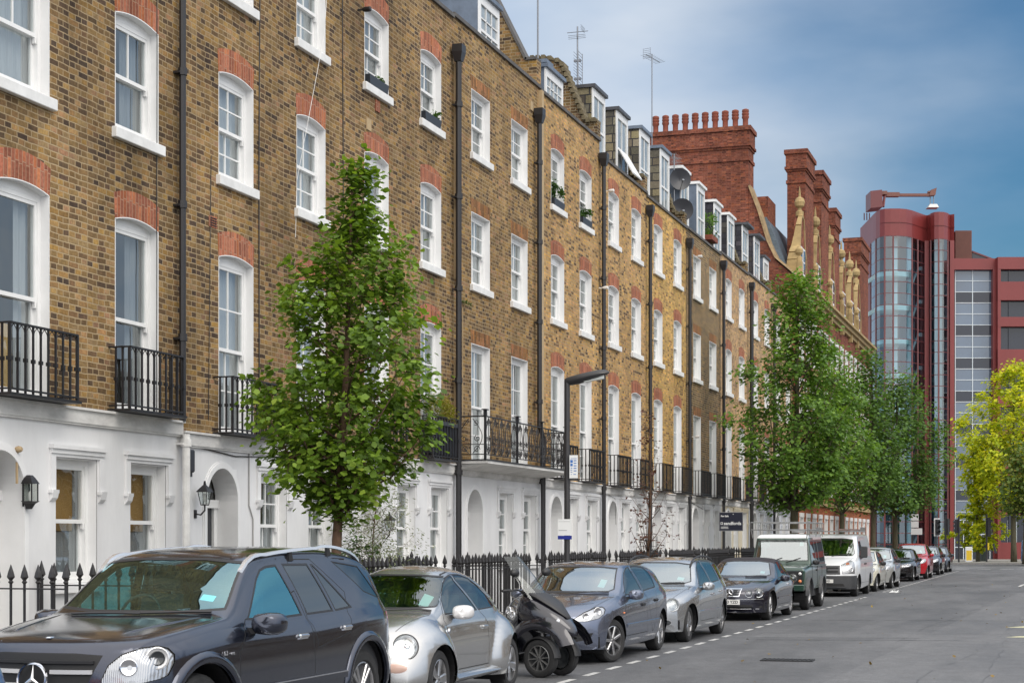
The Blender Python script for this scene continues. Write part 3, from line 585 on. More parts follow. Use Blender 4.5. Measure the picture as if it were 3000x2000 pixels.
        for yy in (a, a + L3 * .36, a + L3 * .66, e):
            b.box(xo - .022, xo + .022, yy - .022, yy + .022, zz - .01, zz + .98); b.box(xo - .05, xo + .05, yy - .09, yy + .09, zz + .98, zz + 1.0)
            for s in (-.08, .08): b.box(xo - .01, xo + .01, yy + s - .01, yy + s + .01, zz + .87, zz + .98)
        b.build('balcony', M['iron'], r_)
    else:
        for wi, yy in enumerate(wy):
            b = MB(); railing_mesh(b, yy - .14, yy + W1 + .14, .30, LZ + .045, .78, .15, hi < 6); b.build('balcony', M['iron'], r_)
# ---------------------------------------------------------------- dormers and party walls
def Hroot(i): return ROOT[i], HOUSES[i]
r_, H = Hroot(3)
dormer(r_, 2.85, 1.35, 12.15, 13.62, -.45, -2.5, M['lead'], M['white'], M['lead'], panes=3)
party_wall(r_, H['wd'], BR['mellow'], 12.35)
ch = MB(); ch.lathe([(.20, 13.9), (.20, 14.9), (.16, 15.0), (.16, 15.25), (.24, 15.35), (.24, 15.45), (.19, 15.5), (.23, 15.62), (.20, 15.75), (.23, 15.85), (.1, 15.95)], (-2.9, H['wd'] + .1, 0), 12)
ch.build('chimney_pot', BR['dark'], r_)
r_, H = Hroot(4)
dormer(r_, 2.05, 1.5, 12.1, 13.35, -.5, -2.2, M['lead'], M['white'], M['lead'], panes=4)
dormer(r_, 3.9, .5, 13.4, 14.0, -1.1, -2.4, M['lead'], M['lead'], M['lead'], panes=1)
party_wall(r_, H['wd'], BR['dark'], 12.25, cog=True)
r_, H = Hroot(5)
for i, yy in enumerate(H['wy']): dormer(r_, yy - .15, 1.25, 11.8, 13.85, -.40, -2.25, M['slatec'], M['white'], M['slate'], opn=(i == 1))
party_wall(r_, H['wd'], BR['dark'], 11.85, cog=True)
r_, H = Hroot(6)
for yy in H['wy']: dormer(r_, yy - .12, 1.2, 11.7, 13.95, -.40, -2.25, M['slatec'], M['white'], M['lead'])
party_wall(r_, H['wd'], BR['dark'], 11.75, cog=True)
r_, H = Hroot(7)
for yy in H['wy']: dormer(r_, yy - .12, 1.2, 11.75, 13.92, -.40, -2.25, M['lead'], M['white'], M['white'])
r_, H = Hroot(8)
for yy in H['wy']: dormer(r_, yy - .15, 1.25, 11.85, 13.85, -.40, -2.25, M['plainslate'], M['white'], M['white'])
party_wall(r_, H['wd'], BR['dark'], 11.85, cog=True)
r_, H = Hroot(9)
for yy in H['wy']: dormer(r_, yy - .15, 1.25, 11.9, 14.0, -.40, -2.25, M['plainslate'], M['white'], M['slate'], hood=.2)
party_wall(r_, H['wd'], BR['dark'], 11.90, cog=True)
r_, H = Hroot(10)
dormer(r_, H['wy'][0] - .15, 1.2, 11.9, 13.6, -.5, -2.2, M['lead'], M['white'], M['slate'])
for i in (0, 1, 2):
    r_, H = Hroot(i)
    for yy in H['wy']: dormer(r_, yy - .1, 1.2, 12.6, 13.9, -.9, -2.2, M['lead'], M['white'], M['lead'])
# ---------------------------------------------------------------- pipes, cables and small fittings on the fronts
def pipe(i, y, x, z0, z1, r=.052, m='pipe', hopper=False, name='downpipe', kink=None):
    p = MB()
    if kink: p.tube([(x, y, z1), (x, y, kink + .25), (x + .02, y + .22, kink), (x + .02, y + .22, z0)], r, 8)
    else: p.tube([(x, y, z0), (x, y, z1)], r, 8)
    z = z0 + 1.1
    while z < z1:
        yy = y + (.22 if kink and z < kink else 0); p.lathe([(r * 1.35, z), (r * 1.35, z + .10)], (x, yy, 0), 8)
        p.box(x - .11, x, yy - .09, yy + .09, z + .02, z + .05); z += 1.83
    if hopper: p.loft([[(x - .07, y - .07, z1 - .05), (x + .07, y - .07, z1 - .05), (x + .07, y + .07, z1 - .05), (x - .07, y + .07, z1 - .05)], [(x - .10, y - .12, z1 + .13), (x + .11, y - .12, z1 + .13), (x + .11, y + .12, z1 + .13), (x - .10, y + .12, z1 + .13)], [(x - .10, y - .12, z1 + .28), (x + .11, y - .12, z1 + .28), (x + .11, y + .12, z1 + .28), (x - .10, y + .12, z1 + .28)]])
    p.build(name, M[m], ROOT[i])
pipe(0, HOUSES[0]['wd'] - .05, .10, 3.43, 12.2, .048)
pipe(0, HOUSES[0]['wd'] - .02, .14, .15, 3.25, .055, 'wpipe')
pipe(2, HOUSES[2]['wd'] - .06, .15, .15, 11.35, .062, hopper=True)
pipe(3, HOUSES[3]['wd'] - .42, .13, .15, 11.4, .058, hopper=True, kink=4.15)
pipe(4, HOUSES[4]['wd'] - .04, .13, .15, 11.6, .055, hopper=True)
pipe(5, HOUSES[5]['wd'] - .06, .13, .15, 11.2, .055, hopper=True)
pipe(6, HOUSES[6]['wd'] - .05, .13, .15, 11.15, .055, hopper=True)
pipe(7, HOUSES[7]['wd'] - .05, .13, .15, 11.3, .055, hopper=True)
pipe(8, HOUSES[8]['wd'] - .05, .16, .15, 11.3, .075, hopper=True)
pipe(9, HOUSES[9]['wd'] - .05, .13, .15, 11.2, .055, hopper=True)
s = MB(); s.box(0, .10, .06, .21, 3.36, 5.4); s.box(0, .10, .06, .21, 7.0, 11.3); s.build('rendered_strip', M['tan'], ROOT[3])
s = MB(); s.box(0, .09, -.10, .06, 3.36, 12.2); s.build('rendered_strip', M['tan'], ROOT[4])
def cable(i, pts, r=.007, m='iron'): c = MB(); c.tube(pts, r, 4); c.build('cable', M[m], ROOT[i])
cable(0, [(.01, 4.78, 3.5), (.01, 4.80, 12.2)]); cable(1, [(.012, 2.45, 3.4), (.012, 2.44, 7.4), (.012, 2.5, 12.2)], .010); cable(1, [(.012, .85, 3.5), (.012, .93, 7.3)], .006)
cable(2, [(.012, .12, 6.0), (.012, .05, 12.2)], .009); cable(1, [(.012, 3.72, 6.6), (.02, 3.75, 7.5), (.2, 4.4, 10), (.2, 4.75, 12.2)], .0045, 'wpipe'); cable(3, [(.012, .55, 4.2), (.012, .55, 6.5)], .012, 'tan')
cable(1, [(.05, .15, 3.12), (.05, 1.6, 3.02), (.05, 3.2, 3.08), (.05, 5.2, 3.1)], .009); cable(1, [(.045, 2.05, 3.1), (.045, 2.05, 2.3), (.045, 2.18, 2.1), (.045, 2.18, .3)], .010, 'galvw'); cable(1, [(.045, .12, 3.25), (.045, .10, 2.4), (.045, .22, 1.9), (.045, .22, .3)], .009)
cable(5, [(.05, .6, 3.0), (.05, 1.4, 2.9), (.05, 1.5, 2.2)], .006); cable(7, [(.04, .5, 3.0), (.04, 2.5, 2.8), (.04, 4.5, 3.0)], .008)
ab = MB(); ab.box(.0, .015, 3.28, 3.50, 6.28, 6.44, 0)
for k in range(4): ab.box(.015, .022, 3.30, 3.48, 6.30 + k * .035, 6.315 + k * .035, 1)

ab.build('air_brick', [M['rub'], M['dark']], ROOT[1], loc=(0, -2.4, 0))
for i, y, z in ((2, 1.10, 8.98), (2, 1.5, 9.4), (3, 5.1, 11.6)):
    q = MB(); q.box(0, .02, y, y + .2, z, z + .2); q.build('air_brick', M['tan'] if z != 9.4 else M['rub'], ROOT[i])
# ---------------------------------------------------------------- vehicles: a lofted body shell cut into panels
def paint(name, c, metal=.55, rough=.28, flake=.02, wet=0.0):
    m, n, b = new_mat(name); b.inputs['Base Color'].default_value = (*c, 1); b.inputs['Metallic'].default_value = metal; b.inputs['Roughness'].default_value = rough
    b.inputs['Coat Weight'].default_value = 1.0; b.inputs['Coat Roughness'].default_value = 0.035
    g = N(n, 'ShaderNodeTexCoord'); nz = N(n, 'ShaderNodeTexNoise', i_Scale=900.0, i_Detail=1.0); n.links.new(g.outputs['Object'], nz.inputs[0])
    mr = N(n, 'ShaderNodeMapRange'); mr.inputs[1].default_value = .3; mr.inputs[2].default_value = .7; mr.inputs[3].default_value = 1 - flake; mr.inputs[4].default_value = 1 + flake; n.links.new(nz.outputs[0], mr.inputs[0])
    d = N(n, 'ShaderNodeTexNoise', i_Scale=3.5, i_Detail=8.0, i_Roughness=.75); n.links.new(g.outputs['Object'], d.inputs[0])
    dr = N(n, 'ShaderNodeMapRange'); dr.inputs[1].default_value = .35; dr.inputs[2].default_value = .75; dr.inputs[3].default_value = .97; dr.inputs[4].default_value = 1.04; n.links.new(d.outputs[0], dr.inputs[0])
    q = N(n, 'ShaderNodeMath', operation='MULTIPLY'); n.links.new(mr.outputs[0], q.inputs[0]); n.links.new(dr.outputs[0], q.inputs[1])
    mx = N(n, 'ShaderNodeMixRGB', blend_type='MULTIPLY'); mx.inputs[0].default_value = 1; mx.inputs[1].default_value = (*c, 1); n.links.new(q.outputs[0], mx.inputs[2]); n.links.new(mx.outputs[0], b.inputs['Base Color'])
    rr = N(n, 'ShaderNodeMapRange'); rr.inputs[1].default_value = .4; rr.inputs[2].default_value = .7; rr.inputs[3].default_value = rough * .92; rr.inputs[4].default_value = rough * 1.1; n.links.new(d.outputs[0], rr.inputs[0]); n.links.new(rr.outputs[0], b.inputs['Roughness'])
    if wet:          # rain drops standing on the clear coat
        vo = N(n, 'ShaderNodeTexVoronoi', i_Scale=150.0); n.links.new(g.outputs['Object'], vo.inputs['Vector'])
        bp = N(n, 'ShaderNodeBump', i_Strength=wet, i_Distance=.004); bp.invert = True; n.links.new(vo.outputs['Distance'], bp.inputs['Height']); n.links.new(bp.outputs[0], b.inputs['Coat Normal']); n.links.new(bp.outputs[0], b.inputs['Normal'])
    return m
M['gap'] = plain('shut line', (.006, .006, .007), .6); M['rubber'] = plain('black trim', (.018, .018, .02), .45); M['tyre'] = plain('tyre', (.022, .022, .023), .8, var=.35, vscale=8, bump=.3)
M['alloy'] = plain('alloy wheel', (.50, .50, .51), .3, .9, var=.2, vscale=12); M['dalloy'] = plain('grey wheel', (.22, .22, .22), .4, .7); M['brightbar'] = plain('polished bar', (.66, .66, .67), .2, .35); M['chrome'] = plain('chrome', (.82, .82, .84), .12, 1.0)
M['lampin'] = plain('headlamp inner', (.50, .51, .53), .22, .55, var=.25, vscale=26); 
def flutes(name, c):
    m, n, b = new_mat(name); b.inputs['Base Color'].default_value = (*c, 1); b.inputs['Metallic'].default_value = .7; b.inputs['Roughness'].default_value = .14
    g = N(n, 'ShaderNodeTexCoord'); wv = N(n, 'ShaderNodeTexWave', i_Scale=24.0, i_Distortion=1.5, i_Detail=1.0); wv.bands_direction = 'Y'; n.links.new(g.outputs['Object'], wv.inputs[0])
    vo = N(n, 'ShaderNodeTexVoronoi', i_Scale=16.0); n.links.new(g.outputs['Object'], vo.inputs['Vector']); ad = N(n, 'ShaderNodeMath', operation='ADD'); n.links.new(wv.outputs[1], ad.inputs[0]); n.links.new(vo.outputs['Distance'], ad.inputs[1])
    bp = N(n, 'ShaderNodeBump', i_Strength=.22, i_Distance=.012); n.links.new(ad.outputs[0], bp.inputs['Height']); n.links.new(bp.outputs[0], b.inputs['Normal']); b.inputs['Coat Weight'].default_value = 1.0; b.inputs['Coat Roughness'].default_value = .02; return m
M['lampin'] = flutes('headlamp reflector', (.42, .43, .45)); M['lampdark'] = plain('dark glossy insert', (.06, .065, .07), .08, .3); M['amber'] = plain('amber lens', (.75, .25, .10), .15); M['redlens'] = plain('red lens', (.50, .012, .012), .12, coat=1); M['wlens'] = plain('clear lens', (.75, .75, .75), .1)  # lampdark: dark glossy centre of lamps and backing of wheel rims
M['lens'] = glass('lamp cover', (.93, .95, .96), 1.5, .03)
M['cg_teal'] = glass('teal car glass', (.36, .88, .92), 1.6, .22, gc=(.62, .92, .95)); M['cg_tealr'] = glass('teal reflecting car glass', (.30, .70, .75), 1.6, .42, gc=(.25, .62, .72)); M['cg'] = glass('green car glass', (.36, .56, .52), 1.7, .07); M['cg_dark'] = glass('privacy car glass', (.07, .07, .075), 1.9, .06); M['cg_pale'] = glass('car windscreen glass', (.36, .58, .56), 2.1, .22)
M['cabin'] = plain('car interior', (.035, .036, .04), .7); M['seat'] = plain('car seat', (.05, .05, .053), .8); M['ticket'] = plain('parking permit', (.72, .80, .80), .5); M['plate'] = plain('number plate', (.78, .78, .76), .4); M['ink'] = plain('plate lettering', (.01, .01, .012), .5)
M['bplastic'] = plain('grey bumper plastic', (.045, .047, .052), .55, var=.15, vscale=9)

def chaikin(p, it=2):
    for _ in range(it):
        q = [p[0]]
        for a, b_ in zip(p, p[1:]): q += [(a[0] * .75 + b_[0] * .25, a[1] * .75 + b_[1] * .25), (a[0] * .25 + b_[0] * .75, a[1] * .25 + b_[1] * .75)]
        p = q + [p[-1]]
    return p
def interp(tab):
    xs = [t[0] for t in tab]; ys = [t[1] for t in tab]
    h = [b_ - a for a, b_ in zip(xs, xs[1:])]; d = [(b_ - a) / q for a, b_, q in zip(ys, ys[1:], h)]
    mm = [d[0]] + [0 if d[i - 1] * d[i] <= 0 else 2 / (1 / d[i - 1] + 1 / d[i]) for i in range(1, len(d))] + [d[-1]]
    def f(x):
        if x <= xs[0]: return ys[0]
        if x >= xs[-1]: return ys[-1]
        i = max(k for k in range(len(xs) - 1) if xs[k] <= x); t = (x - xs[i]) / h[i]
        return ys[i] * (1 + 2 * t) * (1 - t) ** 2 + h[i] * mm[i] * t * (1 - t) ** 2 + ys[i + 1] * t * t * (3 - 2 * t) + h[i] * mm[i + 1] * t * t * (t - 1)
    return f
def cut3(bm, pts, d, filt=None):
    """faces that look along -d and lie inside the convex outline pts (projected along d); cuts the mesh along the outline"""
    d = Vector(d).normalized(); pts = [Vector(p) for p in pts]
    up = Vector((0, 0, 1)) if abs(d.z) < .9 else Vector((1, 0, 0)); u = d.cross(up).normalized(); v = u.cross(d)
    cen = sum(pts, Vector()) / len(pts); e = .04
    us = [p.dot(u) for p in pts]; vv = [p.dot(v) for p in pts]; bx = (min(us) - e, max(us) + e, min(vv) - e, max(vv) + e)
    F = []
    for f in bm.faces:
        if f.normal.dot(d) > -.12: continue
        fu = [w_.co.dot(u) for w_ in f.verts]; fv = [w_.co.dot(v) for w_ in f.verts]
        if max(fu) < bx[0] or min(fu) > bx[1] or max(fv) < bx[2] or min(fv) > bx[3]: continue
        if filt and not filt(f.calc_center_median()): continue
        F.append(f)
    for p, q in zip(pts, pts[1:] + pts[:1]):
        no = (q - p).cross(d)
        if no.length < 1e-7: continue
        no.normalize()
        if (cen - p).dot(no) < 0: no = -no
        g = list({x for f in F for x in (f, *f.edges, *f.verts)})
        r_ = bmesh.ops.bisect_plane(bm, geom=g, dist=1e-5, plane_co=p, plane_no=no)
        F = [f for f in r_['geom'] if isinstance(f, bmesh.types.BMFace) and (f.calc_center_median() - p).dot(no) > 0]
    return F
def detach(bm, F, name, mats, parent, push=0.0, smooth=True):
    idx = {}; vs = []; fs = []; mi = []
    for f in F:
        r_ = []
        for v_ in f.verts:
            if v_ not in idx: idx[v_] = len(vs); vs.append(v_.co + v_.normal * push)
            r_.append(idx[v_])
        fs.append(r_); mi.append(f.material_index)
    me = bpy.data.meshes.new(name); me.from_pydata(vs, [], fs)
    for m_ in mats: me.materials.append(m_)
    if len(mats) > 1: me.polygons.foreach_set('material_index', mi)
    me.polygons.foreach_set('use_smooth', [smooth] * len(fs)); me.update()
    o = bpy.data.objects.new(name, me); col.objects.link(o); o.parent = parent
    bmesh.ops.delete(bm, geom=F, context='FACES')
    return o
def shrink(pts, d, t):
    d = Vector(d).normalized(); pts = [Vector(p) for p in pts]; up = Vector((0, 0, 1)) if abs(d.z) < .9 else Vector((1, 0, 0)); u = d.cross(up).normalized(); v = u.cross(d)
    P2 = [(p.dot(u), p.dot(v)) for p in pts]; cx = sum(p[0] for p in P2) / len(P2); cy = sum(p[1] for p in P2) / len(P2); ln = []
    for p, q in zip(P2, P2[1:] + P2[:1]):
        nx, ny = -(q[1] - p[1]), q[0] - p[0]; l_ = math.hypot(nx, ny) or 1; nx, ny = nx / l_, ny / l_
        if (cx - p[0]) * nx + (cy - p[1]) * ny < 0: nx, ny = -nx, -ny
        ln.append((nx, ny, nx * p[0] + ny * p[1] + t))
    out = []
    for i in range(len(ln)):
        a, b_ = ln[i - 1], ln[i]; det = a[0] * b_[1] - a[1] * b_[0]
        if abs(det) < 1e-4: x, y = P2[i][0] + a[0] * t, P2[i][1] + a[1] * t
        else: x, y = (a[2] * b_[1] - b_[2] * a[1]) / det, (a[0] * b_[2] - b_[0] * a[2]) / det
        out.append(u * x + v * y + d * pts[i].dot(d))
    return out
def cut_ring(bm, pts, d, filt, t, mi):
    """cut the outline, then a second one t further in; the band between gets material mi and stays with the body"""
    F = cut3(bm, pts, d, filt)
    if not F or t <= 0: return F
    for f in F: f.material_index = mi; f.tag = True
    I = cut3(bm, shrink(pts, d, t), d, filt)
    for f in I: f.material_index = 0
    return I

class Shell:
    """half-width, belt, sill and top line as functions of the distance from the nose"""
    def __init__(s, L, top, W, belt, bot, k=.35, n=2.6, cf=.28, xf=1.9, cr=.2, xr=1.4, crown=.09, tuck=.1, mod=None, ch=2, shoulder=.035, hood_n=None, side_in=.03):
        s.__dict__.update(locals()); s.Wf = interp(W); s.Bf = interp(belt); s.Zf = interp(bot); s.top = chaikin(top, ch)
    def build(s, step=.05):
        pts = [s.top[0]]; acc = 0
        for a, b_ in zip(s.top, s.top[1:]):
            l_ = math.hypot(b_[0] - a[0], b_[1] - a[1])
            if l_ < 1e-6: continue
            nn = max(1, int(l_ / step + .5))
            for i in range(1, nn + 1): pts.append((a[0] + (b_[0] - a[0]) * i / nn, a[1] + (b_[1] - a[1]) * i / nn))
        q = [pts[0]]
        for p in pts[1:]:
            if math.hypot(p[0] - q[-1][0], p[1] - q[-1][1]) > step * .45: q.append(p)
        q[-1] = pts[-1]; pts = q
        bm = bmesh.new(); rows = []
        n1, n2, n3 = 15, 8, 14
        for (x, zt) in pts:
            w_ = s.Wf(x); zb = s.Zf(x); bl = min(s.Bf(x), zt - .035); zb = min(zb, bl - .02); g = zt - bl
            ring = [(0, zb), (w_ - s.tuck - .04, zb)]
            for i in range(n1):
                u = i / (n1 - 1); y = w_
                if u < .3: y -= s.tuck * ((.3 - u) / .3) ** 2.2
                if u > .45: y -= s.side_in * ((u - .45) / .55) ** 2
                if u > .86: y -= s.shoulder * ((u - .86) / .14) ** 2
                ring.append((y, zb + (bl - zb) * u))
            ysh = ring[-1][1] if False else ring[-1][0]
            cr_ = min(s.crown, g * .45); zc = zt - cr_; yr = max(.12, ysh - s.k * max(0, g - cr_) - .02)
            for i in range(1, n2 + 1):
                t = i / n2; ring.append((ysh + (yr - ysh) * t + .012 * math.sin(math.pi * t) * min(1, g / .4), bl + (zc - bl) * t))
            nn = s.n
            for i in range(1, n3 + 1):
                ph = math.pi / 2 * i / n3; c_, s_ = math.cos(ph), math.sin(ph)
                ring.append((yr * max(0, c_) ** (2 / nn), zc + (zt - zc) * s_ ** (2 / nn)))
            full = [(-y, z) for y, z in ring[::-1]][:-1] + [(y, z) for y, z in ring][0:] if False else None
            row = []
            half = ring
            pts3 = [(y, z) for y, z in half] + [(-y, z) for y, z in half[-2:0:-1]]
            for (y, z) in pts3:
                a = min(1, abs(y) / max(w_, .1)); xx = x
                if x < s.xf: xx += s.cf * a ** 2.4 * (1 - x / s.xf)
                e_ = s.L - x
                if e_ < s.xr: xx -= s.cr * a ** 2.4 * (1 - e_ / s.xr)
                yy, zz = y, z
                if s.mod: xx, yy, zz = s.mod(xx, yy, zz)
                row.append(bm.verts.new((xx, yy, zz)))
            rows.append(row)
        k = len(rows[0])
        for a, b_ in zip(rows, rows[1:]):
            for j in range(k): bm.faces.new((a[j], a[(j + 1) % k], b_[(j + 1) % k], b_[j]))
        bm.faces.new(rows[0][::-1]); bm.faces.new(rows[-1])
        bmesh.ops.remove_doubles(bm, verts=bm.verts, dist=.002); bmesh.ops.recalc_face_normals(bm, faces=bm.faces)
        s.bm = bm; s.bvh = BVHTree.FromBMesh(bm); return bm
    def hit(s, o, d):
        r_ = s.bvh.ray_cast(Vector(o), Vector(d)); return r_[0], r_[1]
    def side(s, x, z, sg=-1):
        p, n_ = s.hit((x, sg * 3, z), (0, -sg, 0)); return p if p else Vector((x, sg * s.Wf(x), z))
    def front(s, y, z):
        p, n_ = s.hit((-3, y, z), (1, 0, 0)); return p if p else Vector((0, y, z))
    def rear(s, y, z):
        p, n_ = s.hit((s.L + 3, y, z), (-1, 0, 0)); return p if p else Vector((s.L, y, z))
    def above(s, x, y):
        p, n_ = s.hit((x, y, 4), (0, 0, -1)); return p if p else Vector((x, y, 1))

_wm = {}
def wheel_meshes(r, wd, spokes=5, kind='alloy', mat='alloy'):
    k = (r, wd, spokes, kind, mat)
    if k in _wm: return _wm[k]
    rr = r * (.70 if kind != 'van' else .60); h = wd / 2
    t = MB(); t.lathe([(rr * .98, -h * .9), (rr * 1.04, -h), (r * .90, -h), (r * .975, -h * .82), (r, -h * .5), (r, h * .5), (r * .975, h * .82), (r * .90, h), (rr * 1.04, h), (rr * .98, h * .9)], n=36, axis='y', caps=False)
    for q in range(-1, 2): t.lathe([(r * 1.001, q * h * .45 - .006), (r * .985, q * h * .45), (r * 1.001, q * h * .45 + .006)], n=36, axis='y', caps=False)
    tm = t.mesh('tyre', M['tyre'], smooth=35)
    m = MB(); oy = -h * .86                          # outer face towards -y
    m.lathe([(rr * 1.0, oy), (rr * .93, oy - .006), (rr * .90, oy + .03), (rr * .88, h * .6)], n=36, axis='y', caps=False, mi=0)
    m.lathe([(rr * .9, h * .2), (.01, h * .2)], n=24, axis='y', caps=False, mi=1)
    m.lathe([(rr * .55, oy + .10), (rr * .2, oy + .10)], n=20, axis='y', caps=False, mi=1)
    m.lathe([(.01, oy + .002), (rr * .12, oy + .004), (rr * .20, oy + .02), (rr * .24, oy + .06)], n=16, axis='y', caps=False, mi=0)
    if kind == 'van':
        m.lathe([(rr * .90, oy + .02), (rr * .7, oy + .03), (rr * .55, oy + .012), (rr * .3, oy + .015), (rr * .15, oy - .01)], n=24, axis='y', caps=False, mi=0)
        for i in range(8):
            a = 2 * math.pi * i / 8; c = (rr * .78 * math.cos(a), oy + .02, rr * .78 * math.sin(a)); m.lathe([(.028, -.006), (.028, .004)], (c[0], c[1], c[2]), 8, 'y', mi=1)
    else:
        n_ = spokes * (2 if kind == 'twin' else 1)
        for i in range(n_):
            a = 2 * math.pi * (i // 2 if kind == 'twin' else i) / spokes + math.pi / 2
            off = (.07 if i % 2 else -.07) if kind == 'twin' else 0
            w0, w1 = {'alloy': (.16, .13), 'twin': (.05, .075), 'thin': (.06, .05), 'star': (.13, .25), 'seven': (.10, .10)}.get(kind, (.15, .12))
            ca, sa = math.cos(a), math.sin(a); rings = []
            for (ra, ww, dy) in ((rr * .15, w0 * rr, .012), (rr * .55, (w0 + w1) / 2 * rr, .008), (rr * .93, w1 * rr, .004)):
                o2 = off * rr * (.6 + ra / rr * 1.6); rings.append([(ca * ra - sa * (o2 + s_ * ww), oy + dy + (0 if q else .035), sa * ra + ca * (o2 + s_ * ww)) for s_, q in ((-1, 1), (-.6, 1), (.6, 1), (1, 1), (1, 0), (-1, 0))])
                rings[-1][1] = (rings[-1][1][0], rings[-1][1][1] - .01, rings[-1][1][2]); rings[-1][2] = (rings[-1][2][0], rings[-1][2][1] - .01, rings[-1][2][2])
            m.loft(rings, True, 0)
    rm = m.mesh('rim', [M[mat], M['lampdark']], smooth=30)
    _wm[k] = (tm, rm); return _wm[k]
def ellipse_pts(c, u, v, a, b_, n=18): return [Vector(c) + Vector(u) * (a * math.cos(2 * math.pi * i / n)) + Vector(v) * (b_ * math.sin(2 * math.pi * i / n)) for i in range(n)]

TX = {}
def text_mesh(s, size, m, ext=.0015, align='CENTER', bold=0.0):
    cu = bpy.data.curves.new('lettering', 'FONT'); cu.body = s; cu.size = size; cu.extrude = ext; cu.align_x = align; cu.align_y = 'CENTER'; cu.offset = bold; cu.resolution_u = 3
    o = bpy.data.objects.new('lettering', cu); me = bpy.data.meshes.new_from_object(o); bpy.data.objects.remove(o); me.materials.clear(); me.materials.append(m); return me
def star_badge(c, r, t, parent, axis_rot):
    """three-pointed star in a ring"""
    b = MB(); b.lathe([(r, -.006), (r * 1.03, .006), (r * .9, .012), (r * .88, -.006)], n=32, axis='x', caps=False)
    for i in range(3):
        a = math.pi / 2 + i * 2 * math.pi / 3; tip = (0.004, r * .92 * math.cos(a), r * .92 * math.sin(a)); w_ = r * .13
        l_ = (0, w_ * math.cos(a + math.pi / 3 * 1.0), w_ * math.sin(a + math.pi / 3)); q = (0, w_ * math.cos(a - math.pi / 3), w_ * math.sin(a - math.pi / 3))
        b.raw([(-.012, 0, 0), (l_[0] - .004, l_[1], l_[2]), tip, (q[0] - .004, q[1], q[2])], [(0, 1, 2), (0, 2, 3)])
    o = b.build('badge', M['chrome'], parent, smooth=30); o.location = c; o.rotation_euler = axis_rot; return o

